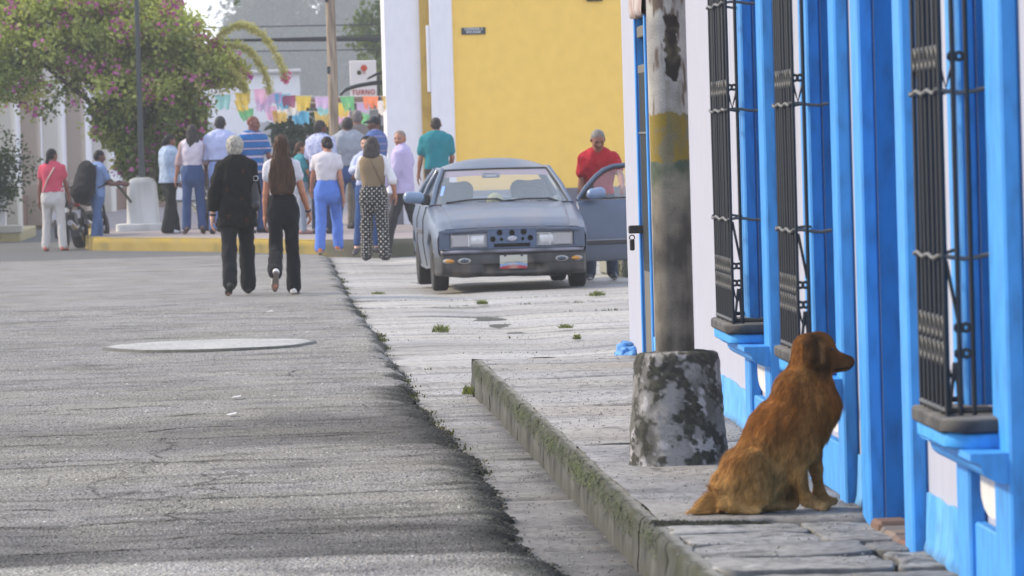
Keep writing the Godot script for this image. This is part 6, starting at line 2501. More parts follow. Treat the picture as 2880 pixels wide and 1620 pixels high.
	for q in [Vector2(0.05, 0.915), Vector2(1.10, 0.915), Vector2(1.09, 1.258), Vector2(0.75, 1.266), Vector2(0.48, 1.247), Vector2(0.37, 1.212), Vector2(0.275, 1.152), Vector2(0.14, 1.035)]:
		gl.append(td * Vector3(q.x, q.y, -0.055 - 0.22 * (q.y - 0.9)))
	mb.flat(gl, td * Vector3(0.5, 1, -3))
	obj("door_window", mb, M.glass, door)
	mb = MB.new()
	mb.col = Color(0.03, 0.03, 0.035)
	mb.box(td * Transform3D(Basis(), Vector3(0.57, 0.445, 0.018)), Vector3(1.12, 0.045, 0.018), 0.006)
	mb.col = Color(0.3, 0.3, 0.33)
	mb.box(td * Transform3D(Basis(), Vector3(0.57, 0.472, 0.016)), Vector3(1.12, 0.010, 0.016), 0.004)
	obj("door_trim", mb, M.bumper_plastic, door)
	mb = MB.new()
	mb.box(td * Transform3D(Basis(), Vector3(1.0, 0.80, 0.0)), Vector3(0.14, 0.04, 0.03), 0.008)
	obj("door_handle", mb, M.black_plastic, door)
	mb = MB.new()
	var mf2 := Field.new()
	mf2.cap(td * Vector3(0.12, 0.965, 0.07), td * Vector3(0.22, 0.975, 0.08), 0.052, 0.055, 0.03)
	mf2.cap(td * Vector3(0.12, 0.985, 0.07), td * Vector3(0.22, 1.0, 0.08), 0.05, 0.05, 0.03)
	mf2.build(mb, 0.016, func(p, n): return Color(0.16, 0.22, 0.36))
	var dm := obj("side_mirror", mb, M.car_paint, door)
	mb = MB.new()
	var tri := PackedVector3Array([td * Vector3(0.05, 0.92, -0.035), td * Vector3(0.20, 0.92, -0.035), td * Vector3(0.20, 1.09, -0.06)])
	mb.flat(tri, td * Vector3(0.1, 0.95, -1))
	mb.box(td * Transform3D(Basis(), Vector3(0.13, 0.95, 0.01)), Vector3(0.08, 0.06, 0.09), 0.012)
	obj("mirror_foot", mb, M.black_plastic, dm)

# ---------- motorcycles ----------
func motorcycle(label: String, at: Vector3, turn: float, lean: float, tank: Color, mirror := true) -> void:
	var t := thing("motorcycle", label, "motorcycle", at, turn, "motorcycles parked at the corner")
	t.rotation_degrees.z = lean
	var mb: MB
	for z in [0.62, -0.62]:
		mb = MB.new()
		var bs := Transform3D(Basis(Vector3.BACK, PI / 2), Vector3(0, 0.29, z))
		mb.lathe(bs, PackedVector2Array([Vector2(0.20, -0.045), Vector2(0.25, -0.058), Vector2(0.28, -0.04), Vector2(0.29, 0.0), Vector2(0.28, 0.04), Vector2(0.25, 0.058), Vector2(0.20, 0.045)]), 26)
		var w := obj("wheel", mb, M.rubber, t)
		mb = MB.new()
		mb.lathe(bs, PackedVector2Array([Vector2(0.03, -0.06), Vector2(0.05, -0.05), Vector2(0.05, 0.05), Vector2(0.03, 0.06)]), 12)
		for k in 6:
			var a := TAU * k / 6
			mb.tube(PackedVector3Array([Vector3(0, 0.29, z), Vector3(0, 0.29 + 0.21 * sin(a), z + 0.21 * cos(a))]), 0.012, 5)
		obj("hub", mb, M.chrome, w)
	mb = MB.new()
	mb.tube(PackedVector3Array([Vector3(0, 0.9, -0.35), Vector3(0, 0.55, -0.15), Vector3(0, 0.42, 0.2), Vector3(0, 0.62, 0.45), Vector3(0, 0.72, 0.8)]), 0.03, 7)
	mb.b(Vector3(0, 0.45, 0.0), Vector3(0.24, 0.28, 0.36), 0.05)
	obj("engine_frame", mb, M.black_plastic, t)
	var f := Field.new()
	f.cap(Vector3(0, 0.80, -0.30), Vector3(0, 0.76, 0.05), 0.13, 0.10, 0.04)
	mb = MB.new()
	f.build(mb, 0.025, func(p, n): return tank)
	obj("tank", mb, mat("moto_paint", Color.WHITE, 0.3, 0.0, true), t)
	f = Field.new()
	f.cap(Vector3(0, 0.76, 0.05), Vector3(0, 0.82, 0.62), 0.10, 0.11, 0.04)
	f.cap(Vector3(-0.05, 0.80, 0.4), Vector3(0.05, 0.80, 0.4), 0.09, 0.09, 0.04)
	mb = MB.new()
	f.build(mb, 0.025, func(p, n): return Color(0.02, 0.02, 0.024))
	obj("saddle", mb, M.leather, t)
	mb = MB.new()
	mb.col = Color(0.05, 0.05, 0.06)
	var rows := []
	for k in 9:
		var a := lerpf(-0.3, 1.7, k / 8.0)
		var row := PackedVector3Array()
		for x in [-0.075, 0.0, 0.075]:
			row.append(Vector3(x, 0.29 + sin(a) * (0.335 + 0.012 * float(x == 0.0)), 0.62 + cos(a) * 0.335))
		rows.append(row)
	mb.patch(rows, false, Vector3(0, 0.29, 0.62))
	obj("mudguard", mb, M.leather, t)
	mb = MB.new()
	mb.tube(PackedVector3Array([Vector3(-0.34, 1.0, -0.30), Vector3(-0.18, 1.03, -0.40), Vector3(0, 0.98, -0.44), Vector3(0.18, 1.03, -0.40), Vector3(0.34, 1.0, -0.30)]), 0.014, 6)
	for s in [-0.08, 0.08]:
		mb.tube(PackedVector3Array([Vector3(s, 0.98, -0.42), Vector3(s, 0.29, -0.64)]), 0.022, 6)
	var hb := obj("handlebar", mb, M.black_plastic, t)
	if mirror:
		for s in [-1.0, 1.0]:
			mb = MB.new()
			mb.col = Color(0.50, 0.55, 0.66)
			mb.ball(Vector3(s * 0.36, 1.23, -0.31), Vector3(0.085, 0.055, 0.02), 14, 8)
			var m2 := obj("mirror", mb, mat("mirror_face", Color.WHITE, 0.15, 0.5, true), hb)
			mb = MB.new()
			mb.tube(PackedVector3Array([Vector3(s * 0.26, 1.02, -0.36), Vector3(s * 0.34, 1.19, -0.33)]), 0.008, 5)
			obj("mirror_stalk", mb, M.black_plastic, m2)
	mb = MB.new()
	mb.col = Color(0.45, 0.03, 0.03)
	mb.b(Vector3(0, 0.70, 0.82), Vector3(0.15, 0.06, 0.05), 0.02)
	obj("tail_light", mb, mat("lens", Color.WHITE, 0.2, 0.0, true), t)
	mb = MB.new()
	mb.col = Color(0.52, 0.53, 0.60)
	mb.box(Transform3D(Basis(Vector3.RIGHT, -0.3), Vector3(0, 0.55, 0.90)), Vector3(0.20, 0.14, 0.006), 0.002)
	obj("number_plate", mb, M.vc, t)
	mb = MB.new()
	mb.tube(PackedVector3Array([Vector3(0.14, 0.36, 0.0), Vector3(0.16, 0.33, 0.4), Vector3(0.17, 0.42, 0.85)]), [0.03, 0.045, 0.05], 8)
	obj("exhaust", mb, M.chrome, t)

func motorcycles() -> void:
	motorcycle("dark red motorcycle seen from behind beside the woman in the pink top", Vector3(-3.34, 0.0, -81.4), -8.0, 4.0, Color(0.16, 0.03, 0.04))
	motorcycle("black motorcycle behind the person with the backpack", Vector3(-3.05, 0.0, -82.6), -14.0, 3.0, Color(0.03, 0.03, 0.035), false)
	motorcycle("black motorcycle on the raised corner behind the woman in the sheer white blouse", Vector3(-1.08, 0.2, -82.2), 190.0, -5.0, Color(0.02, 0.02, 0.025))

# ---------- the dog ----------
func dog_col(p: Vector3, n: Vector3) -> Color:
	var red := Color(0.185, 0.074, 0.022)
	var gold := Color(0.32, 0.170, 0.058)
	var dark := Color(0.05, 0.026, 0.013)
	var c := mixc(gold, red, smoothstep(0.12, 0.36, p.y - 0.35 * p.x) + 0.35 * fbm(p, 5.0, 3))
	# face and ears darker, back of the neck redder
	var head := smoothstep(0.09, 0.15, p.x) * smoothstep(0.48, 0.53, p.y)
	c = mixc(c, Color(0.045, 0.026, 0.014), head * (0.9 + 0.4 * fbm(p, 9.0, 2)))
	c = mixc(c, Color(0.13, 0.07, 0.032), 0.8 * smoothstep(0.20, 0.26, p.x) * float(p.y > 0.5) * smoothstep(0.555, 0.52, p.y))
	# dark ears with a paler front edge, dark lips and brow
	var ear := smoothstep(0.048, 0.062, absf(p.z)) * smoothstep(0.53, 0.55, p.y) * float(p.x > 0.10 and p.x < 0.19)
	c = mixc(c, Color(0.035, 0.019, 0.010), 0.85 * ear * smoothstep(0.172, 0.145, p.x))
	c = mixc(c, Color(0.26, 0.14, 0.055), 0.7 * ear * smoothstep(0.150, 0.168, p.x))
	c = mixc(c, Color(0.012, 0.008, 0.006), 0.9 * smoothstep(0.006, 0.002, absf(p.y - 0.512 - 0.12 * (p.x - 0.25))) * float(p.x > 0.215))
	c = mixc(c, dark, 0.8 * smoothstep(0.030, 0.0, Vector2(p.x - 0.175, p.y - 0.508).length() - 0.02))
	if p.x > 0.268 and p.y > 0.5:
		c = mixc(c, Color(0.03, 0.02, 0.016), smoothstep(0.268, 0.285, p.x) * 0.5)
	c = mixc(c, Color(0.07, 0.04, 0.02), 0.8 * smoothstep(0.10, 0.04, p.y) * smoothstep(-0.08, -0.04, p.x) * smoothstep(0.075, 0.05, p.x) * float(absf(p.z) < 0.085))
	# pale feet, feathering on the thigh and tail
	c = mixc(c, Color(0.52, 0.33, 0.15), 0.8 * smoothstep(0.05, 0.015, p.y) * float(p.x > -0.16))
	c = mixc(c, Color(0.50, 0.29, 0.105), 0.6 * smoothstep(0.22, 0.05, p.y) * float(p.x < 0.02))
	return c * clampf(1.0 + 0.25 * fbm(p * Vector3(1.6, 0.5, 1.6), 9.0, 2), 0.6, 1.5)

func fur_mat(key: String, rough: float) -> StandardMaterial3D:
	var m := mat(key, Color.WHITE, rough, 0.0, true)
	m.metallic_specular = 0.12
	return m

func dog() -> void:
	var t := thing("sitting_dog", "golden brown long-haired dog sitting in profile on the pavement, facing the blue house", "dog", Vector3(1.785, 0.142, -18.52), 3.0)
	var f := Field.new()
	var V := func(x, y, z = 0.0): return Vector3((x - 700.0) * 0.000518, (1340.0 - y) * 0.000518, z)
	# trunk
	f.cap(V.call(910, 630), V.call(760, 800), 0.112, 0.124, 0.06)
	f.cap(V.call(760, 820), V.call(560, 1090), 0.128, 0.118, 0.06)
	f.ell(V.call(545, 1120), Vector3(0.115, 0.115, 0.125), 0.05)
	f.ell(V.call(960, 660), Vector3(0.076, 0.115, 0.078), 0.05)
	f.cap(V.call(690, 1150), V.call(770, 1235), 0.075, 0.040, 0.05)
	f.cap(V.call(630, 1225), V.call(790, 1268), 0.060, 0.036, 0.04)
	# neck and ruff
	f.cap(V.call(920, 600), V.call(960, 330), 0.098, 0.076, 0.05)
	f.cap(V.call(1000, 560), V.call(965, 400), 0.072, 0.055, 0.04)
	f.cap(V.call(840, 490, 0.045), V.call(1040, 610, 0.035), 0.062, 0.046, 0.05)
	f.cap(V.call(840, 490, -0.045), V.call(1040, 610, -0.035), 0.062, 0.046, 0.05)
	# head
	f.ell(V.call(985, 200), Vector3(0.072, 0.060, 0.062), 0.03)
	f.ell(V.call(1045, 185), Vector3(0.048, 0.044, 0.046), 0.025)
	f.cap(V.call(1080, 265), V.call(1225, 305), 0.040, 0.024, 0.025)
	f.cap(V.call(1100, 325), V.call(1200, 345), 0.024, 0.017, 0.02)
	f.ell(V.call(1245, 305), Vector3(0.018, 0.016, 0.018), 0.012)
	# brow over the eye
	for s in [-1.0, 1.0]:
		f.ell(V.call(1092, 188, s * 0.031), Vector3(0.016, 0.012, 0.014), 0.012)
		# hanging ear
		f.cap(V.call(950, 170, s * 0.062), V.call(975, 270, s * 0.078), 0.027, 0.034, 0.012)
		f.cap(V.call(975, 270, s * 0.078), V.call(1000, 305, s * 0.078), 0.032, 0.018, 0.012)
		# shoulder
		f.ell(V.call(890, 800, s * 0.092), Vector3(0.062, 0.110, 0.046), 0.035)
	# front legs: the near one, then the far one a little ahead
	f.cap(V.call(850, 900, 0.092), V.call(832, 1060, 0.088), 0.045, 0.027, 0.025)
	f.cap(V.call(832, 1060, 0.088), V.call(882, 1250, 0.080), 0.027, 0.020, 0.02)
	f.cap(V.call(900, 1262, 0.080), V.call(990, 1308, 0.080), 0.026, 0.020, 0.02)
	for k in 4:
		f.ell(V.call(1000 + 8 * (k % 3), 1312, 0.055 + 0.016 * k), Vector3(0.022, 0.017, 0.009), 0.006)
	f.cap(V.call(975, 860, -0.07), V.call(1003, 1060, -0.068), 0.044, 0.024, 0.025)
	f.cap(V.call(1003, 1060, -0.068), V.call(1030, 1235, -0.066), 0.024, 0.019, 0.02)
	f.cap(V.call(1020, 1245, -0.066), V.call(1090, 1292, -0.066), 0.023, 0.019, 0.02)
	for k in 4:
		f.ell(V.call(1098 + 8 * (k % 3), 1297, -0.090 + 0.016 * k), Vector3(0.022, 0.017, 0.009), 0.006)
	# haunches: thigh, hock on the ground, foot forward
	for s in [-1.0, 1.0]:
		f.ell(V.call(485, 1090, s * 0.112), Vector3(0.085, 0.105, 0.056), 0.022)
		f.cap(V.call(500, 1080, s * 0.105), V.call(540, 1215, s * 0.115), 0.062, 0.045, 0.03)
		f.cap(V.call(350, 1270, s * 0.11), V.call(480, 1310, s * 0.12), 0.030, 0.024, 0.025)
		f.cap(V.call(360, 1265, s * 0.11), V.call(345, 1140, s * 0.09), 0.028, 0.045, 0.03)
		for k in 4:
			f.ell(V.call(505 + 7 * (k % 3), 1316, s * 0.12 - 0.022 + 0.015 * k), Vector3(0.021, 0.016, 0.009), 0.006)
	# tail lying on the ground
	f.cap(V.call(330, 1240), V.call(230, 1290, 0.03), 0.036, 0.042, 0.03)
	f.cap(V.call(230, 1290, 0.03), V.call(110, 1325, 0.05), 0.042, 0.018, 0.03)
	f.clip(Vector3.DOWN, Vector3(0, 0.0, 0))
	var mb := MB.new()
	f.build(mb, 0.0062, dog_col, Transform3D(), nz, 0.003, Vector3(22, 12, 22))
	var body := obj("body", mb, fur_mat("fur_skin", 0.9), t)
	# coat: fine tufts that follow the lie of the hair
	var fur := MB.new()
	var cum := PackedFloat32Array()
	var tot := 0.0
	var nt := mb.I.size() / 3
	for i in nt:
		var a := mb.V[mb.I[i * 3]]
		tot += (mb.V[mb.I[i * 3 + 1]] - a).cross(mb.V[mb.I[i * 3 + 2]] - a).length()
		cum.append(tot)
	for i in 85000:
		var k := cum.bsearch(R.randf() * tot)
		if k >= nt:
			continue
		var i0 := mb.I[k * 3]
		var i1 := mb.I[k * 3 + 1]
		var i2 := mb.I[k * 3 + 2]
		var u := R.randf()
		var w := R.randf() * (1.0 - u)
		var p := mb.V[i0] * (1.0 - u - w) + mb.V[i1] * u + mb.V[i2] * w
		var n := mb.N[i0]
		if p.y < 0.012 or (p.x > 0.20 and p.y > 0.48):
			continue
		var flow := Vector3(-0.35, -1.0, 0.0)
		var l := 0.026
		if p.y > 0.48 and p.x > 0.09:
			flow = Vector3(-0.8, -0.6, 0)
			l = 0.007 if p.x > 0.15 else 0.016
			if absf(p.z) > 0.06:
				flow = Vector3(0.1, -1, 0)
				l = 0.014
		elif p.x > 0.12 and p.y > 0.26:
			flow = Vector3(-0.1, -1.0, 0)
			l = 0.038 if p.y < 0.42 else 0.016
		elif p.x < -0.2 and p.y < 0.1:
			flow = Vector3(-1.0, -0.3, 0.2)
			l = 0.045
		elif p.x > 0.055 and p.y < 0.2:
			flow = Vector3(-0.25, -1, 0)
			l = 0.008
		elif p.y < 0.06:
			flow = Vector3(0.6, -0.5, 0)
			l = 0.010
		elif p.y < 0.24:
			l = 0.034
		flow += 0.28 * Vector3(fbm(p, 6.0, 2), 0.2 * fbm(p + Vector3(4, 0, 0), 6.0, 2), fbm(p + Vector3(0, 4, 0), 6.0, 2))
		flow = (flow - n * flow.dot(n) * 0.92).normalized()
		var d := (flow + n * R.randf_range(0.08, 0.38)).normalized()
		l *= R.randf_range(0.3, 0.8)
		var sd := d.cross(n).normalized() * R.randf_range(0.0007, 0.0014)
		var tip := p + d * l + flow * l * 0.25
		tip.y = maxf(tip.y, 0.004)
		fur.col = dog_col(p, n) * (1.0 + 0.38 * fbm(p - flow * flow.dot(p) * 0.75, 34.0, 2)) * R.randf_range(0.7, 1.35)
		fur.add(PackedVector3Array([p - sd, p + sd, p + d * l * 0.6 + sd * 0.7, tip, p + d * l * 0.6 - sd * 0.7]), PackedInt32Array([0, 1, 2, 0, 2, 4, 4, 2, 3]), p - n)
	stuff(obj("coat", fur, fur_mat("fur", 0.7), t))
	for s in [-1.0, 1.0]:
		mb = MB.new()
		mb.ball(V.call(1108, 208, s * 0.040), Vector3(0.0085, 0.0075, 0.0075), 12, 8)
		obj("eye", mb, mat("eye_dark", lin(0.012, 0.007, 0.005), 0.12), t)
	mb = MB.new()
	mb.ball(V.call(1262, 296), Vector3(0.012, 0.011, 0.015), 12, 8)
	obj("nose", mb, mat("dog_nose", lin(0.012, 0.010, 0.010), 0.3), t)

# ---------- people ----------
func rx(d: float) -> Basis: return Basis(Vector3.RIGHT, deg_to_rad(d))
func ry(d: float) -> Basis: return Basis(Vector3.UP, deg_to_rad(d))
func rz(d: float) -> Basis: return Basis(Vector3.BACK, deg_to_rad(d))

func head_mesh(mb: MB, xf: Transform3D, h: float, skin: Color, cell: float, stubble := 0.0) -> void:
	var f := Field.new()
	var S := func(x, y, z): return Vector3(x, y, z) * h
	f.ell(S.call(0, 0.14, 0.05), S.call(0.335, 0.36, 0.40), 0.02)
	f.ell(S.call(0, -0.14, -0.10), S.call(0.255, 0.34, 0.265), 0.04)
	f.ell(S.call(0, -0.40, -0.22), S.call(0.12, 0.09, 0.10), 0.03)
	f.cap(S.call(0, 0.0, -0.37), S.call(0, -0.13, -0.435), 0.035 * h, 0.055 * h, 0.012)
	f.ell(S.call(0, -0.145, -0.40), S.call(0.085, 0.04, 0.06), 0.01)
	f.cap(S.call(-0.17, 0.065, -0.315), S.call(0.17, 0.065, -0.315), 0.055 * h, 0.055 * h, 0.012)
	f.cap(S.call(-0.075, -0.265, -0.335), S.call(0.075, -0.265, -0.335), 0.036 * h, 0.036 * h, 0.008)
	for s in [-1.0, 1.0]:
		f.ell(S.call(s * 0.155, -0.12, -0.245), S.call(0.11, 0.10, 0.10), 0.02)
		f.sub(S.call(s * 0.13, 0.0, -0.40), S.call(0.075, 0.045, 0.07), 0.012)
		f.ell(S.call(s * 0.355, -0.02, 0.05), S.call(0.04, 0.125, 0.075), 0.006)
	f.cap(S.call(0, -0.2, 0.10), S.call(0, -0.66, 0.14), 0.24 * h, 0.25 * h, 0.03)
	var cf := func(p: Vector3, n: Vector3) -> Color:
		var q := p / h
		var c := skin
		if q.z < -0.2:
			for s in [-1.0, 1.0]:
				var e := Vector2((q.x - s * 0.135) / 0.085, (q.y + 0.005) / 0.04).length()
				c = c.lerp(skin * 0.25, clampf(1.3 - e, 0.0, 0.9))
				var b := Vector2((q.x - s * 0.14) / 0.12, (q.y - 0.085) / 0.03).length()
				c = c.lerp(Color(0.03, 0.025, 0.02), clampf(1.2 - b, 0.0, 0.7))
			var m := Vector2(q.x / 0.13, (q.y + 0.265) / 0.032).length()
			c = c.lerp(Color(skin.r * 0.75, skin.g * 0.45, skin.b * 0.45), clampf(1.2 - m, 0.0, 0.8))
			if stubble > 0.0:
				var st := Vector2(q.x / 0.17, (q.y + 0.21) / 0.035).length()
				c = c.lerp(Color(0.06, 0.055, 0.05), clampf(1.2 - st, 0.0, stubble))
		return c
	f.build(mb, cell, cf, xf)

func hand_mesh(mb: MB, xf: Transform3D, L: float, skin: Color, side: float, curl: float, cell: float) -> void:
	# wrist at the origin, fingers down -Y, palm towards the body, thumb forward (-Z)
	var f := Field.new()
	var inn := -side
	f.cap(Vector3(0, 0.04, 0) * L, Vector3(0, -0.12, 0) * L, 0.14 * L, 0.15 * L, 0.01)
	var fz := [-0.165, -0.055, 0.055, 0.155]
	var fl := [0.42, 0.47, 0.44, 0.34]
	for k in 4:
		var kn := Vector3(0.0, -0.50 + 0.03 * absf(k - 1.2), fz[k]) * L
		f.cap(Vector3(0, -0.08, fz[k] * 0.6) * L, kn, 0.10 * L, 0.075 * L, 0.008)
		var c0 := deg_to_rad(curl * (0.6 + 0.15 * k))
		var d0 := Vector3(inn * sin(c0), -cos(c0), fz[k] * 0.25)
		var c1 := c0 + deg_to_rad(curl * 1.2)
		var d1 := Vector3(inn * sin(c1), -cos(c1), 0.0)
		var m: Vector3 = kn + d0 * fl[k] * 0.52 * L
		f.cap(kn, m, 0.056 * L, 0.050 * L, 0.003)
		f.cap(m, m + d1 * fl[k] * 0.48 * L, 0.050 * L, 0.042 * L, 0.003)
	var t0 := Vector3(inn * 0.04, -0.14, -0.13) * L
	var t1 := t0 + Vector3(inn * 0.10, -0.20, -0.14) * L
	f.cap(t0, t1, 0.075 * L, 0.058 * L, 0.008)
	f.cap(t1, t1 + Vector3(inn * 0.07, -0.17, 0.0) * L, 0.056 * L, 0.046 * L, 0.003)
	f.build(mb, cell, func(p, n): return skin * (1.0 - 0.12 * float(p.y < -0.8 * L)), xf)

func person(s: Dictionary) -> Node3D:
	var H: float = s.H
	var fem: bool = s.get("fem", false)
	var W: float = s.get("w", 1.0) * (0.94 if fem else 1.0)
	var cell: float = s.get("cell", 0.017)
	var near := cell < 0.013
	var skin: Color = s.skin
	var t := thing("person", s.label, "person", s.at, s.get("yaw", 0.0))
	# --- skeleton ---
	var lean: float = s.get("lean", 0.0)
	var T := Transform3D(ry(s.get("twist", 0.0)) * rx(-lean), Vector3.ZERO)   # torso frame at the hip centre; a negative turn about X tips it forward
	var legs := []
	var low := 9.0
	for side in [-1.0, 1.0]:
		var a: Array = s.get("leg_l" if side < 0 else "leg_r", [0, 0, 2, 0])
		var hip := Vector3(side * 0.052 * H * W, -0.01 * H, 0)
		var B := rz(side * a[2]) * rx(a[0])
		var knee := hip + B * Vector3(0, -0.245 * H, 0)
		var B2 := rz(side * a[2]) * rx(a[0] - a[1])
		var ank := knee + B2 * Vector3(0, -0.240 * H, 0)
		var FB := ry(-side * s.get("splay", 8.0)) * rx(a[3])
		var heel := ank + FB * Vector3(0, -0.030 * H, 0.022 * H)
		var ball_ := ank + FB * Vector3(0, -0.034 * H, -0.075 * H)
		var toe := ank + FB * Vector3(0, -0.034 * H, -0.108 * H)
		low = minf(low, minf(heel.y - 0.016 * H, minf(ball_.y - 0.013 * H, toe.y - 0.012 * H)))
		legs.append([hip, knee, ank, heel, ball_, toe, B, B2, FB])
	var up := Vector3(0, -low, 0)
	for l in legs:
		for k in 6:
			l[k] += up
	T.origin += up
	var hw := [[-0.04, 0.098, 0.066], [0.02, 0.094, 0.064], [0.075, 0.084, 0.060], [0.13, 0.088, 0.062], [0.19, 0.100, 0.066], [0.235, 0.103, 0.062], [0.267, 0.096, 0.048], [0.290, 0.068, 0.036]]
	if fem:
		hw = [[-0.045, 0.108, 0.070], [0.02, 0.099, 0.064], [0.075, 0.078, 0.055], [0.13, 0.080, 0.056], [0.19, 0.092, 0.064], [0.235, 0.092, 0.058], [0.265, 0.086, 0.045], [0.288, 0.062, 0.034]]
	var shx: float = (0.104 if not fem else 0.093) * W
	var bars := func(f: Field, from: float, to: float, grow: float, k := 0.05):
		for q in hw:
			if q[0] < from - 0.001 or q[0] > to + 0.001:
				continue
			var r: float = q[2] * H * (0.5 + 0.5 * W) + grow
			var x := maxf(q[1] * H * W + grow - r, 0.004)
			f.cap(T * Vector3(-x, q[0] * H, 0.004 * H), T * Vector3(x, q[0] * H, 0.004 * H), r, r, k)
	var arms := []
	for side in [-1.0, 1.0]:
		var a: Array = s.get("arm_l" if side < 0 else "arm_r", [0, 6, 12, 4])
		var sh := T * Vector3(side * shx * H, 0.268 * H, 0)
		var B := T.basis * rz(side * a[1]) * rx(a[0])
		var el := sh + B * Vector3(0, -0.172 * H, 0)
		var B2 := B * rx(a[2]) * rz(-side * a[3])
		var wr := el + B2 * Vector3(0, -0.150 * H, 0)
		arms.append([sh, el, wr, B, B2, side, a[4] if a.size() > 4 else 18.0])
	var neck := T * Vector3(0, 0.30 * H, 0.004 * H)
	var hd: Array = s.get("head", [0, 0])
	var h := 0.132 * H
	var HB := T.basis * rx(lean * 0.8) * ry(hd[0]) * rx(-hd[1])
	var hc := T * Vector3(0, 0.392 * H, -0.010 * H) + T.basis * Vector3(0, 0, -sin(deg_to_rad(hd[1])) * 0.05 * H)
	var HX := Transform3D(HB, hc)
	# --- body, one surface with head and hands on it ---
	var mb := MB.new()
	var f := Field.new()
	bars.call(f, -0.05, 0.30, -0.012)
	f.cap(neck - T.basis.y * 0.03 * H, hc - T.basis.y * 0.03 * H, 0.034 * H * (0.9 if fem else 1.05), 0.031 * H * (0.88 if fem else 1.05), 0.03)
	for a in arms:
		f.cap(a[0], a[1], 0.027 * H, 0.0215 * H, 0.02)
		f.cap(a[1], a[1].lerp(a[2], 0.35), 0.0215 * H, 0.0215 * H, 0.012)
		f.cap(a[1].lerp(a[2], 0.3), a[2], 0.0215 * H, 0.0145 * H, 0.012)
	for l in legs:
		f.cap(l[0], l[1], 0.046 * H, 0.031 * H, 0.03)
		f.cap(l[1], l[1].lerp(l[2], 0.4), 0.031 * H, 0.030 * H, 0.02)
		f.cap(l[1].lerp(l[2], 0.4), l[2], 0.030 * H, 0.021 * H, 0.02)
		f.cap(l[3], l[4], 0.016 * H, 0.014 * H, 0.02)
		f.cap(l[2], l[4], 0.018 * H, 0.013 * H, 0.02)
		f.cap(l[4], l[5], 0.018 * H, 0.011 * H, 0.02)
	f.build(mb, cell, func(p, n): return skin)
	head_mesh(mb, HX, h, skin, 0.0058 if near else 0.0085, s.get("stubble", 0.0))
	for a in arms:
		hand_mesh(mb, Transform3D(a[4], a[2]), 0.108 * H, skin, a[5], a[6], 0.0050 if near else 0.0075)
	obj("body", mb, M.skin, t)
	# --- trousers ---
	var fold := FastNoiseLite.new()
	fold.seed = int(absf(s.at.x * 1000.0)) + 3
	fold.frequency = 1.0
	var P: Dictionary = s.pants
	f = Field.new()
	var waist: float = P.get("waist", 0.075)
	bars.call(f, -0.05, waist, 0.010)
	var fk: Array = P.get("r", [0.052, 0.040, 0.036])
	var lend: float = P.get("len", 1.0)
	for l in legs:
		f.cap(l[0] + Vector3(0, 0.0, 0.008 * H), l[1], fk[0] * H, fk[1] * H, 0.035)
		f.cap(l[1], l[1].lerp(l[2], lend), fk[1] * H, fk[2] * H, 0.02)
	f.clip(T.basis.y, T * Vector3(0, (waist + 0.02) * H, 0))
	f.clip(Vector3.DOWN, Vector3(0, 0.012, 0))
	mb = MB.new()
	f.build(mb, cell, _colour(P.col, fold), Transform3D(), fold, P.get("fold", 0.010) * 1.5, Vector3(11, 5.5, 11))
	obj("trousers", mb, P.get("mat", M.cloth), t)
	# --- top ---
	var C: Dictionary = s.top
	f = Field.new()
	var hem: float = C.get("hem", 0.03)
	var loose: float = C.get("loose", 0.016)
	bars.call(f, hem - 0.03, 0.30, loose)
	if hem < -0.05:
		f.cap(T * Vector3(-0.05 * H * W, hem * H, 0.006 * H), T * Vector3(0.05 * H * W, hem * H, 0.006 * H), 0.070 * H + loose, 0.070 * H + loose, 0.05)
	f.cap(neck - T.basis.y * 0.02 * H, neck + T.basis.y * (C.get("collar", 0.012)) * H, 0.042 * H, 0.039 * H * (0.92 if fem else 1.05), 0.03)
	var sl: float = C.get("sleeve", 0.3)
	var sr_: float = C.get("sleeve_r", 0.034)
	for a in arms:
		if sl <= 0.0:
			f.cap(a[0], a[0].lerp(a[1], 0.12), 0.033 * H, 0.030 * H, 0.03)
			continue
		var u := minf(sl * 2.0, 1.0)
		f.cap(a[0], a[0].lerp(a[1], u), (sr_ * 0.95) * H, sr_ * 0.96 * H, 0.03)
		if sl > 0.5:
			f.cap(a[1], a[1].lerp(a[2], (sl - 0.5) * 2.0), sr_ * H * 0.96, (sr_ - 0.010) * H, 0.015)
	f.clip(-T.basis.y, T * Vector3(0, hem * H, 0))
	mb = MB.new()
	f.build(mb, cell, _colour(C.col, fold), Transform3D(), fold, C.get("fold", 0.009) * 1.5, Vector3(10, 7, 10))
	obj(C.get("name", "shirt"), mb, C.get("mat", M.cloth), t)
	if s.has("vest"):
		f = Field.new()
		bars.call(f, s.vest.hem - 0.03, 0.285, loose + 0.012)
		f.clip(-T.basis.y, T * Vector3(0, s.vest.hem * H, 0))
		mb = MB.new()
		f.build(mb, cell, _colour(s.vest.col, fold), Transform3D(), fold, 0.007, Vector3(8, 5, 8))
		obj("vest", mb, M.cloth, t)
	if s.has("belt"):
		f = Field.new()
		bars.call(f, 0.02, 0.13, 0.017)
		f.clip(T.basis.y, T * Vector3(0, 0.092 * H, 0))
		f.clip(-T.basis.y, T * Vector3(0, 0.072 * H, 0))
		mb = MB.new()
		f.build(mb, 0.010, func(p, n): return s.belt)
		obj("belt", mb, M.leather, t)
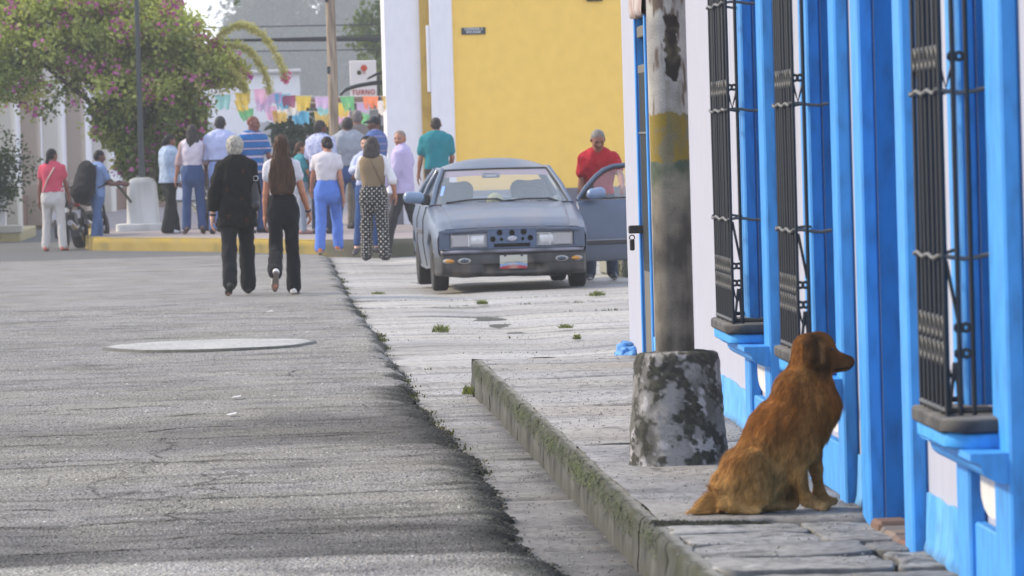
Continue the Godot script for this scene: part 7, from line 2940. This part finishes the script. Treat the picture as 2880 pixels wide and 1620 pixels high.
	# --- shoes ---
	if s.has("shoes"):
		for l in legs:
			f = Field.new()
			f.cap(l[3] + Vector3(0, 0.004, 0), l[4], 0.022 * H, 0.0215 * H, 0.02)
			f.cap(l[4], l[5], 0.0215 * H, 0.016 * H, 0.02)
			f.cap(l[3] + l[8] * Vector3(0, 0.016 * H, 0), l[4].lerp(l[2], 0.35), 0.022 * H, 0.020 * H, 0.02)
			var pl: Vector3 = l[3] + l[8] * Vector3(0, -0.017 * H, 0)
			f.clip(-l[8].y, pl)
			mb = MB.new()
			var sc: Color = s.shoes
			var so: Color = s.get("sole", sc * 0.5)
			var fb: Basis = l[8]
			f.build(mb, 0.0085 if near else 0.012, func(p, n): return so if (p - pl).dot(fb.y) < 0.018 else sc)
			obj("shoe", mb, M.leather, t)
	# --- hair ---
	var hr: Dictionary = s.hair
	mb = MB.new()
	hair_mesh(mb, HX, h, hr, near)
	if not mb.V.is_empty():
		obj("hair", mb, M.hair, t)
	if s.has("extra"):
		s.extra.call(t, T, H, HX, h, arms, legs)
	return t

func _colour(c, fold: FastNoiseLite) -> Callable:
	if c is Callable:
		return c
	return func(p: Vector3, n: Vector3) -> Color:
		var k := 1.0 + 0.10 * fold.get_noise_3dv(p * Vector3(3, 3, 3))
		return Color(c.r * k, c.g * k, c.b * k)

func hair_mesh(mb: MB, HX: Transform3D, h: float, hr: Dictionary, near: bool) -> void:
	var kind: String = hr.kind
	if kind == "none":
		return
	var f := Field.new()
	var S := func(x, y, z): return Vector3(x, y, z) * h
	var g := 1.0
	if kind == "buzz":
		g = 0.955
	elif kind == "thin":
		g = 0.94
	f.ell(S.call(0, 0.145, 0.06), S.call(0.360, 0.385, 0.425) * g, 0.02)
	if kind != "thin":
		f.ell(S.call(0, -0.08, 0.17), S.call(0.315, 0.30, 0.295) * g, 0.03)
	var nn := Vector3(0, -0.42, -0.65)
	var at: Vector3 = S.call(0, 0.27, -0.30)
	var amp := 0.004
	var ns := Vector3(60, 30, 60)
	var f2 := Field.new()       # what hangs from the cap of hair: not cut by the hairline
	match kind:
		"grey_bob":
			f.ell(S.call(0, 0.05, 0.10), S.call(0.40, 0.43, 0.42), 0.03)
			f.ell(S.call(0, -0.28, 0.20), S.call(0.30, 0.17, 0.22), 0.04)
			amp = 0.010
			ns = Vector3(45, 14, 45)
		"long":
			var L: float = hr.len
			var n := 9
			for i in n:
				var q := i / float(n - 1)
				var y := lerpf(0.05 * h, 0.5 * h - L, q)
				var hw: float = lerpf(0.37, hr.get("wide", 0.55), smoothstep(0.0, 0.75, q)) * h * (1.0 - 0.14 * smoothstep(0.85, 1.0, q))
				var zz := lerpf(0.16, hr.get("back", 0.36), smoothstep(0.0, 0.5, q)) * h
				var r := lerpf(0.26, 0.17, q) * h
				f2.cap(Vector3(-maxf(hw - r, 0.01), y, zz), Vector3(maxf(hw - r, 0.01), y, zz), r, r, 0.04)
			amp = 0.012
			ns = Vector3(55, 4, 30)
		"pony":
			f2.cap(S.call(0, -0.10, 0.44), S.call(0, -0.45, 0.50), 0.10 * h, 0.12 * h, 0.02)
			f2.cap(S.call(0, -0.45, 0.50), S.call(0, -0.85, 0.42), 0.12 * h, 0.05 * h, 0.02)
		"bun":
			f2.ell(S.call(0.05, -0.16, 0.46), S.call(0.25, 0.24, 0.22), 0.02)
		"bob":
			f2.cap(S.call(-0.14, -0.1, 0.16), S.call(0.14, -0.1, 0.16), 0.36 * h, 0.36 * h, 0.04)
			f2.cap(S.call(-0.18, -0.50, 0.22), S.call(0.18, -0.50, 0.22), 0.34 * h, 0.34 * h, 0.05)
			f2.cap(S.call(-0.20, -0.80, 0.24), S.call(0.20, -0.80, 0.24), 0.30 * h, 0.30 * h, 0.05)
			amp = 0.010
			ns = Vector3(40, 10, 40)
		"cap":
			f.cap(S.call(0, 0.20, -0.36), S.call(0, 0.15, -0.66), 0.10 * h, 0.05 * h, 0.02)
			f.cap(S.call(-0.16, 0.19, -0.36), S.call(-0.12, 0.14, -0.60), 0.07 * h, 0.05 * h, 0.02)
			f.cap(S.call(0.16, 0.19, -0.36), S.call(0.12, 0.14, -0.60), 0.07 * h, 0.05 * h, 0.02)
			nn = Vector3(0, -1, -0.12)
			at = S.call(0, 0.02, 0.1)
		"buzz", "short":
			nn = Vector3(0, -0.42, -0.60)
			at = S.call(0, 0.30, -0.30)
		"thin":
			nn = Vector3(0, -0.5, -0.60)
			at = S.call(0, 0.22, -0.10)
	if kind in ["buzz", "short", "thin"]:
		f.clip(Vector3(0, -1, 0.15), S.call(0, -0.32, 0.35))
	f.clip(nn, at)
	var c0: Color = hr.col
	var c1: Color = hr.get("col2", c0 * 1.7)
	var sn := FastNoiseLite.new()
	sn.frequency = 1.0
	sn.seed = 5
	var cf := func(p: Vector3, n: Vector3) -> Color:
		return c0.lerp(c1, clampf(0.5 + 0.9 * sn.get_noise_3dv(p * ns * 1.3) + 0.3 * sn.get_noise_3dv(p * 9.0), 0.0, 1.0))
	f.build(mb, 0.0055 if near else 0.0095, cf, HX, sn, amp, ns)
	f2.build(mb, 0.0055 if near else 0.0095, cf, HX, sn, amp, ns)

func strap(t: Node, called: String, pts: PackedVector3Array, r: float, c: Color) -> void:
	var mb := MB.new()
	mb.col = c
	mb.tube(pts, r, 6)
	obj(called, mb, M.leather, t)

func people() -> void:
	var tan := sr("a9745c")
	var brown := sr("7c5243")
	var deep := sr("5d3d33")
	var fair := sr("c59a86")
	var black := Color(0.014, 0.013, 0.014)
	var blk2 := Color(0.03, 0.028, 0.03)
	var denim := sr("3d5a92")
	var jeans := Color(0.045, 0.085, 0.21)
	var white := Color(0.72, 0.71, 0.78)
	# --- the two women walking up the lane ---
	person({"label": "grey-haired woman in a black embroidered jacket walking away up the lane", "at": Vector3(-0.45, 0.0, -53.03), "H": 1.66, "fem": true, "w": 1.06, "skin": fair, "cell": 0.0115, "yaw": 1.0,
		"leg_l": [-14, 14, 1, -20], "leg_r": [15, 8, 1, 8], "arm_l": [-10, 15, 20, 8, 24], "arm_r": [6, 7, 16, 6, 24], "head": [-6, 4], "lean": 2,
		"top": {"name": "jacket", "col": _jacket, "hem": -0.115, "loose": 0.022, "sleeve": 0.80, "sleeve_r": 0.044, "collar": 0.022, "fold": 0.014},
		"pants": {"col": Color(0.020, 0.021, 0.026), "r": [0.056, 0.046, 0.047], "fold": 0.012, "len": 1.0}, "shoes": Color(0.012, 0.012, 0.014), "hair": {"kind": "grey_bob", "col": Color(0.15, 0.14, 0.12), "col2": Color(0.46, 0.44, 0.39)},
		"extra": func(n, T, H, HX, h, arms, legs):
			var a: Array = arms[0]
			ring_watch(n, a[1].lerp(a[2], 0.93), a[4].y, 0.021 * H)
			var mb := MB.new()
			var f := Field.new()
			f.cap(T * Vector3(0.17, 0.42, -0.02), T * Vector3(0.185, 0.12, 0.02), 0.035, 0.055, 0.03)
			f.cap(T * Vector3(0.17, 0.12, -0.07), T * Vector3(0.185, 0.02, 0.06), 0.055, 0.06, 0.05)
			f.build(mb, 0.012, func(p, q): return Color(0.014, 0.014, 0.016))
			var bag := obj("shoulder_bag", mb, M.leather, n)
			mb = MB.new()
			ring_shape(mb, T * Vector3(0.205, 0.31, 0.055), T.basis.x, T.basis.y, 0.026, 0.004)
			obj("bag_ring", mb, M.chrome, bag)})
	person({"label": "young woman with very long brown hair walking up the lane in black trousers", "at": Vector3(0.03, 0.0, -52.55), "H": 1.655, "fem": true, "w": 0.94, "skin": tan, "cell": 0.0115, "yaw": -2.0,
		"leg_l": [-10, 44, 1, -52], "leg_r": [9, 8, 1, 2], "arm_l": [3, 7, 9, 3, 20], "arm_r": [10, 13, 20, -2, 28], "head": [0, 2],
		"top": {"col": func(p: Vector3, n: Vector3): return Color(0.66, 0.65, 0.73) * (1.0 - 0.16 * float(fposmod(p.y * 34.0 + 2.0 * nz.get_noise_3dv(p * 9.0), 1.0) < 0.3)), "hem": 0.088, "loose": 0.013, "sleeve": 0.20, "sleeve_r": 0.038, "collar": 0.006, "fold": 0.008},
		"pants": {"col": Color(0.015, 0.015, 0.017), "waist": 0.085, "r": [0.051, 0.042, 0.046], "fold": 0.010}, "shoes": Color(0.62, 0.60, 0.58), "sole": Color(0.16, 0.13, 0.12),
		"hair": {"kind": "long", "len": 0.585, "wide": 0.64, "back": 0.42, "col": Color(0.022, 0.012, 0.009), "col2": Color(0.085, 0.048, 0.031)},
		"extra": func(n, T, H, HX, h, arms, legs): ring_watch(n, arms[1][1].lerp(arms[1][2], 0.95), arms[1][4].y, 0.019 * H)})
	# --- left: by the motorcycles ---
	person({"label": "woman in a pink T-shirt and white trousers with a strap across her back", "at": Vector3(-3.56, 0.0, -80.2), "H": 1.61, "fem": true, "w": 1.12, "skin": brown, "yaw": -12, "head": [-38, 0],
		"arm_l": [2, 11, 14, 2], "arm_r": [14, 8, 22, 6], "leg_l": [5, 9, 4, 0], "leg_r": [-3, 2, 5, 0], "top": {"col": Color(0.60, 0.085, 0.14), "hem": 0.035, "sleeve": 0.24, "sleeve_r": 0.040}, "pants": {"col": Color(0.56, 0.54, 0.53), "r": [0.056, 0.044, 0.042]},
		"shoes": Color(0.42, 0.12, 0.09), "hair": {"kind": "pony", "col": black},
		"extra": func(n, T, H, HX, h, arms, legs): strap(n, "bag_strap", PackedVector3Array([T * Vector3(0.09, 0.475, 0.03), T * Vector3(0.06, 0.43, 0.135), T * Vector3(-0.05, 0.25, 0.140), T * Vector3(-0.135, 0.06, 0.10), T * Vector3(-0.15, 0.02, 0.02)]), 0.012, Color(0.42, 0.33, 0.30))})
	person({"label": "boy in a blue shirt and jeans carrying a big black backpack beside the motorcycles", "at": Vector3(-2.90, 0.0, -81.0), "H": 1.57, "w": 0.95, "skin": deep, "yaw": -62, "head": [-22, 8], "lean": 4,
		"arm_l": [34, 8, 60, 10], "arm_r": [30, 6, 62, 6], "leg_l": [9, 6, 2, 0], "leg_r": [-9, 6, 2, -4], "top": {"col": Color(0.20, 0.29, 0.52), "hem": -0.02, "sleeve": 0.27, "sleeve_r": 0.042}, "pants": {"col": Color(0.10, 0.17, 0.34)}, "shoes": Color(0.40, 0.38, 0.42), "hair": {"kind": "short", "col": black},
		"extra": func(n, T, H, HX, h, arms, legs):
			var f := Field.new()
			f.cap(T * Vector3(-0.09, 0.40, 0.19), T * Vector3(-0.10, 0.08, 0.24), 0.11, 0.15, 0.06)
			f.cap(T * Vector3(0.09, 0.40, 0.19), T * Vector3(0.10, 0.08, 0.24), 0.11, 0.15, 0.06)
			f.cap(T * Vector3(0, 0.44, 0.20), T * Vector3(0, 0.0, 0.28), 0.11, 0.15, 0.06)
			f.cap(T * Vector3(-0.05, 0.05, 0.35), T * Vector3(0.05, 0.05, 0.35), 0.10, 0.10, 0.05)
			var mb := MB.new()
			f.build(mb, 0.018, func(p, q): return Color(0.022, 0.022, 0.027), Transform3D(), nz, 0.012, Vector3.ONE * 9.0)
			var bp := obj("backpack", mb, M.cloth, n)
			for x in [-0.10, 0.10]:
				strap(bp, "shoulder_strap", PackedVector3Array([T * Vector3(x, 0.46, 0.10), T * Vector3(x, 0.475, 0.0), T * Vector3(x * 1.2, 0.38, -0.125), T * Vector3(x * 1.3, 0.20, -0.11), T * Vector3(x * 1.4, 0.12, 0.05)]), 0.018, Color(0.02, 0.02, 0.025))
			mb = MB.new()
			mb.col = Color(0.5, 0.07, 0.03)
			mb.ball(T * Vector3(0.21, 0.26, 0.20), Vector3(0.02, 0.02, 0.02), 8, 6)
			obj("backpack_badge", mb, M.vc, bp)})
	var pole_grip := thing("wooden_stick", "dark wooden stick held out by the boy with the backpack", "stick", Vector3(-2.60, 1.02, -81.1))
	var mbs := MB.new()
	mbs.col = Color(0.06, 0.05, 0.03)
	mbs.tube(PackedVector3Array([Vector3(-0.12, 0.10, 0.0), Vector3(0.08, -0.08, 0.05), Vector3(0.24, -0.30, 0.1)]), 0.022, 7)
	obj("stick", mbs, M.wood, pole_grip)
	# --- standing on the raised corner ---
	person({"label": "girl in pale blue overshirt and wide black trousers beside the white pedestal", "at": Vector3(-1.75, 0.2, -81.5), "H": 1.60, "fem": true, "w": 1.0, "skin": brown, "yaw": -58, "head": [-14, 6],
		"arm_l": [12, 8, 30, 10], "arm_r": [26, 6, 26, 4], "leg_l": [12, 6, 3, 0], "leg_r": [-8, 4, 3, 0], "top": {"col": Color(0.40, 0.50, 0.66), "hem": -0.03, "loose": 0.04, "sleeve": 0.85, "sleeve_r": 0.046, "fold": 0.014}, "pants": {"col": Color(0.022, 0.024, 0.026), "r": [0.056, 0.052, 0.066]}, "shoes": Color(0.66, 0.66, 0.68), "hair": {"kind": "bun", "col": black}})
	person({"label": "woman with dark hair, sheer white blouse and blue jeans holding the girl's hand", "at": Vector3(-1.35, 0.2, -79.9), "H": 1.68, "fem": true, "w": 1.02, "skin": tan, "yaw": 4, "head": [6, 4],
		"arm_l": [10, 13, 12, 2], "arm_r": [20, 14, 62, 20], "leg_l": [1, 2, 3, -14], "leg_r": [4, 8, 3, -16], "top": {"col": func(p: Vector3, n: Vector3): return Color(0.68, 0.62, 0.72).lerp(Color(0.46, 0.33, 0.34), smoothstep(0.15, 0.19, absf(p.x))), "hem": 0.075, "sleeve": 0.97, "sleeve_r": 0.037, "fold": 0.012, "loose": 0.018}, "pants": {"col": Color(0.052, 0.090, 0.21), "waist": 0.08, "r": [0.055, 0.042, 0.042]}, "shoes": Color(0.10, 0.06, 0.05), "hair": {"kind": "long", "len": 0.40, "wide": 0.46, "back": 0.30, "col": Color(0.02, 0.017, 0.017), "col2": Color(0.06, 0.05, 0.048)}})
	person({"label": "man in a pale blue shirt, dark belt and light blue trousers, back turned", "at": Vector3(-0.90, 0.2, -79.9), "H": 1.85, "w": 1.08, "skin": deep, "yaw": -6, "head": [-4, 0],
		"arm_l": [10, 8, 18, 4], "arm_r": [16, 14, 40, 20], "leg_l": [4, 6, 4, 0], "leg_r": [-3, 2, 5, 0], "top": {"col": Color(0.50, 0.55, 0.82), "hem": 0.083, "sleeve": 0.95, "sleeve_r": 0.042, "loose": 0.026, "fold": 0.014}, "pants": {"col": Color(0.24, 0.32, 0.60), "waist": 0.08}, "belt": Color(0.05, 0.05, 0.06), "shoes": black, "hair": {"kind": "buzz", "col": blk2}})
	person({"label": "bald man in a blue polo with white and pink stripes, turned half towards the street", "at": Vector3(-0.41, 0.2, -79.7), "H": 1.83, "w": 1.05, "skin": sr("7a4c43"), "yaw": -140, "head": [26, 0], "stubble": 0.6, "arm_l": [18, 10, 46, 14], "arm_r": [-4, 12, 20, 6], "lean": 3,
		"top": {"col": _stripes, "hem": -0.03, "sleeve": 0.30, "sleeve_r": 0.044, "loose": 0.022}, "pants": {"col": jeans}, "shoes": black, "hair": {"kind": "thin", "col": sr("5d3d36"), "col2": sr("7a4c43")}})
	person({"label": "child in a teal top half hidden behind the long-haired young woman", "at": Vector3(0.33, 0.2, -77.5), "H": 1.40, "fem": true, "skin": tan, "yaw": -80, "arm_l": [20, 8, 50, 8], "arm_r": [25, 6, 50, 8], "top": {"col": Color(0.07, 0.28, 0.33), "hem": 0.0, "sleeve": 0.25, "sleeve_r": 0.042}, "pants": {"col": Color(0.30, 0.34, 0.42)}, "shoes": Color(0.4, 0.2, 0.2), "hair": {"kind": "pony", "col": Color(0.05, 0.03, 0.02)}})
	person({"label": "man in a white patterned shirt and dark trousers looking towards the wooden pole", "at": Vector3(0.64, 0.2, -77.2), "H": 1.72, "w": 0.98, "skin": deep, "yaw": -28, "head": [-36, 0], "arm_l": [8, 10, 30, 8], "arm_r": [4, 6, 20, 6],
		"top": {"col": func(p: Vector3, n: Vector3): return Color(0.55, 0.58, 0.80).lerp(Color(0.25, 0.30, 0.55), smoothstep(0.1, 0.5, nz.get_noise_3dv(p * 22.0))), "hem": 0.01, "sleeve": 0.34, "sleeve_r": 0.046, "loose": 0.026}, "pants": {"col": Color(0.03, 0.04, 0.075)}, "shoes": black, "hair": {"kind": "short", "col": blk2}})
	person({"label": "woman with a dark bun, ruffled white top and bright blue trousers stepping off the kerb", "at": Vector3(0.67, 0.0, -71.4), "H": 1.645, "fem": true, "w": 1.04, "skin": tan, "yaw": -8, "head": [24, 12], "lean": 3,
		"arm_l": [30, 16, 14, 0], "arm_r": [-8, 9, 16, 2], "leg_l": [-7, 3, 2, -8], "leg_r": [24, 34, 3, -4], "top": {"col": Color(0.70, 0.66, 0.70), "hem": 0.078, "sleeve": 0.19, "sleeve_r": 0.044, "collar": -0.012, "loose": 0.016, "fold": 0.012}, "pants": {"col": Color(0.125, 0.245, 0.72), "waist": 0.085, "r": [0.058, 0.046, 0.046]}, "shoes": Color(0.55, 0.16, 0.05), "sole": Color(0.5, 0.4, 0.3), "hair": {"kind": "bun", "col": Color(0.016, 0.014, 0.016)}})
	person({"label": "man in a grey shirt and blue jeans, back turned, beside the wooden pole", "at": Vector3(1.09, 0.2, -79.3), "H": 1.77, "w": 1.12, "skin": deep, "yaw": 10, "head": [4, 4], "arm_l": [20, 10, 40, 14], "arm_r": [10, 9, 30, 8], "leg_l": [6, 4, 6, 0], "leg_r": [-4, 4, 6, 0], "top": {"col": Color(0.36, 0.39, 0.45), "hem": 0.03, "sleeve": 0.9, "sleeve_r": 0.046, "loose": 0.034, "fold": 0.016}, "pants": {"col": Color(0.065, 0.115, 0.28)}, "shoes": Color(0.03, 0.04, 0.06), "hair": {"kind": "short", "col": blk2}})
	person({"label": "tall grey-haired man in a brown shirt standing behind the group", "at": Vector3(1.27, 0.2, -81.2), "H": 1.89, "skin": brown, "yaw": 6, "top": {"col": Color(0.22, 0.19, 0.18), "hem": 0.0, "sleeve": 0.35, "sleeve_r": 0.044, "loose": 0.022}, "pants": {"col": Color(0.16, 0.14, 0.12)}, "shoes": black, "hair": {"kind": "buzz", "col": Color(0.08, 0.07, 0.07), "col2": Color(0.22, 0.2, 0.2)}})
	person({"label": "man in a dark cap and blue striped shirt at the back of the group", "at": Vector3(1.49, 0.2, -78.0), "H": 1.76, "w": 1.04, "skin": deep, "yaw": 58, "head": [20, 4], "arm_l": [8, 6, 30, 4], "arm_r": [4, 10, 12, 4], "top": {"col": func(p: Vector3, n: Vector3): return Color(0.10, 0.16, 0.38).lerp(Color(0.45, 0.36, 0.45), 0.7 * float(fposmod(p.y * 9.0, 1.0) < 0.14)), "hem": -0.02, "sleeve": 0.30, "sleeve_r": 0.046, "loose": 0.026}, "pants": {"col": Color(0.03, 0.035, 0.05)}, "shoes": black, "hair": {"kind": "cap", "col": Color(0.018, 0.02, 0.026), "col2": Color(0.03, 0.032, 0.04)}})
	person({"label": "woman in a tan waistcoat over white sleeves and black trousers with white dots", "at": Vector3(1.24, 0.0, -67.1), "H": 1.635, "fem": true, "w": 1.06, "skin": tan, "yaw": -6, "head": [-8, 4], "arm_l": [40, 20, 100, 34], "arm_r": [-6, 22, 40, 16], "leg_l": [6, 10, 3, 0], "leg_r": [-3, 3, 3, 0], "twist": -6,
		"top": {"col": Color(0.76, 0.75, 0.80), "hem": 0.07, "sleeve": 0.98, "sleeve_r": 0.038, "loose": 0.012}, "vest": {"col": Color(0.27, 0.20, 0.125), "hem": 0.055}, "pants": {"col": Color.WHITE, "mat": dots(), "waist": 0.08, "r": [0.060, 0.050, 0.047], "fold": 0.012}, "shoes": Color(0.02, 0.02, 0.024), "hair": {"kind": "bob", "col": Color(0.022, 0.018, 0.018), "col2": Color(0.075, 0.065, 0.065)},
		"extra": func(n, T, H, HX, h, arms, legs): strap(n, "bag_strap", PackedVector3Array([T * Vector3(-0.02, 0.47, 0.11), T * Vector3(0.05, 0.33, 0.150), T * Vector3(0.12, 0.18, 0.115), T * Vector3(0.15, 0.08, 0.05)]), 0.010, Color(0.12, 0.085, 0.05))})
	person({"label": "dark-haired woman in blue jeans embracing the woman in the tan waistcoat", "at": Vector3(1.22, 0.0, -70.6), "H": 1.62, "fem": true, "skin": fair, "yaw": 172, "head": [-14, 4], "lean": -2, "arm_l": [44, 12, 50, 30], "arm_r": [50, 10, 60, 30], "leg_l": [0, 2, 2, 0], "leg_r": [0, 3, 7, -14], "top": {"col": Color(0.50, 0.55, 0.80), "hem": 0.03, "sleeve": 0.9, "sleeve_r": 0.036}, "pants": {"col": func(p: Vector3, n: Vector3): return Color(0.05, 0.10, 0.26).lerp(Color(0.5, 0.52, 0.6), 0.8 * float(absf(n.z) < 0.12 and absf(p.x) > 0.1)), "r": [0.05, 0.038, 0.034], "len": 0.86}, "shoes": Color(0.05, 0.045, 0.05), "hair": {"kind": "pony", "col": black}})
	person({"label": "balding man in a lilac shirt and dark trousers glancing back over his shoulder", "at": Vector3(1.70, 0.0, -70.3), "H": 1.73, "w": 1.0, "skin": sr("a0705c"), "yaw": 78, "head": [76, 2], "stubble": 0.5, "arm_l": [16, 8, 36, 12], "arm_r": [6, 8, 18, 4], "leg_l": [18, 6, 2, 8], "leg_r": [-17, 8, 2, -14],
		"top": {"col": Color(0.52, 0.46, 0.70), "hem": -0.045, "sleeve": 0.93, "sleeve_r": 0.045, "loose": 0.030, "fold": 0.015, "collar": 0.02}, "pants": {"col": Color(0.042, 0.040, 0.046)}, "shoes": black, "hair": {"kind": "buzz", "col": Color(0.16, 0.12, 0.10), "col2": Color(0.30, 0.23, 0.20)}})
	person({"label": "man in a teal polo shirt standing with his back turned behind the car", "at": Vector3(2.36, 0.2, -76.0), "H": 1.71, "w": 1.02, "skin": sr("94664f"), "yaw": -4, "head": [3, 2], "arm_l": [2, 12, 20, 2], "arm_r": [12, 10, 50, 14], "lean": 2, "top": {"col": Color(0.030, 0.235, 0.28), "hem": -0.0, "sleeve": 0.31, "sleeve_r": 0.046, "loose": 0.024, "collar": 0.018}, "pants": {"col": Color(0.05, 0.045, 0.05)}, "shoes": black, "hair": {"kind": "buzz", "col": Color(0.03, 0.026, 0.025), "col2": Color(0.06, 0.05, 0.045)}})
	person({"label": "man in a red T-shirt and jeans standing behind the open car door, looking down", "at": Vector3(3.55, -0.045, -56.4), "H": 1.68, "w": 0.95, "skin": sr("8a5b4a"), "cell": 0.0125, "yaw": 176, "head": [12, 24], "lean": 6, "stubble": 0.3, "arm_l": [42, 22, 30, 4], "arm_r": [8, 7, 14, 4], "leg_l": [-4, 6, 3, 0], "leg_r": [8, 6, 3, 4],
		"top": {"col": Color(0.43, 0.022, 0.035), "hem": 0.03, "sleeve": 0.27, "sleeve_r": 0.044, "loose": 0.020, "fold": 0.012}, "pants": {"col": Color(0.055, 0.075, 0.12), "r": [0.052, 0.040, 0.038]}, "shoes": Color(0.03, 0.035, 0.05), "sole": Color(0.4, 0.4, 0.42), "hair": {"kind": "buzz", "col": Color(0.10, 0.09, 0.085), "col2": Color(0.26, 0.24, 0.22)}})

func ring_watch(n: Node, at: Vector3, axis: Vector3, r: float) -> void:
	var mb := MB.new()
	var b := Basis(Quaternion(Vector3.UP, axis.normalized()))
	mb.lathe(Transform3D(b, at), PackedVector2Array([Vector2(r * 0.85, -0.012), Vector2(r, -0.009), Vector2(r, 0.009), Vector2(r * 0.85, 0.012)]), 16)
	obj("wristband", mb, M.black_plastic, n)

func _jacket(p: Vector3, n: Vector3) -> Color:
	# black cloth with small reddish embroidered sprigs
	var c := Color(0.012, 0.012, 0.015)
	for q in [Vector2(0.07, 1.29), Vector2(-0.10, 1.10), Vector2(0.05, 1.00), Vector2(-0.09, 0.82), Vector2(0.10, 0.78)]:
		var d := Vector2(p.x - q.x, p.y - q.y)
		if n.z > 0.2 and d.length() < 0.026 and fbm(p, 40.0, 2) > 0.05:
			c = Color(0.075, 0.03, 0.022)
	return c

func _stripes(p: Vector3, n: Vector3) -> Color:
	var f := fposmod(p.y * 8.2, 1.0)
	var c := Color(0.035, 0.17, 0.46) if f < 0.62 else Color(0.03, 0.09, 0.28)
	if f > 0.70 and f < 0.90:
		c = Color(0.60, 0.52, 0.68)
	return c

func dots() -> StandardMaterial3D:
	var img := Image.create(64, 64, false, Image.FORMAT_RGB8)
	img.fill(Color(0.10, 0.10, 0.11))
	for y in 64:
		for x in 64:
			for q in [Vector2(16, 16), Vector2(48, 48)]:
				if Vector2(x, y).distance_to(q) < 9.6:
					img.set_pixel(x, y, Color(0.78, 0.76, 0.74))
	var m := mat("dotted_cloth", Color.WHITE, 0.9)
	return tri_tex(m, ImageTexture.create_from_image(img), Vector3(15, 15, 15), false)
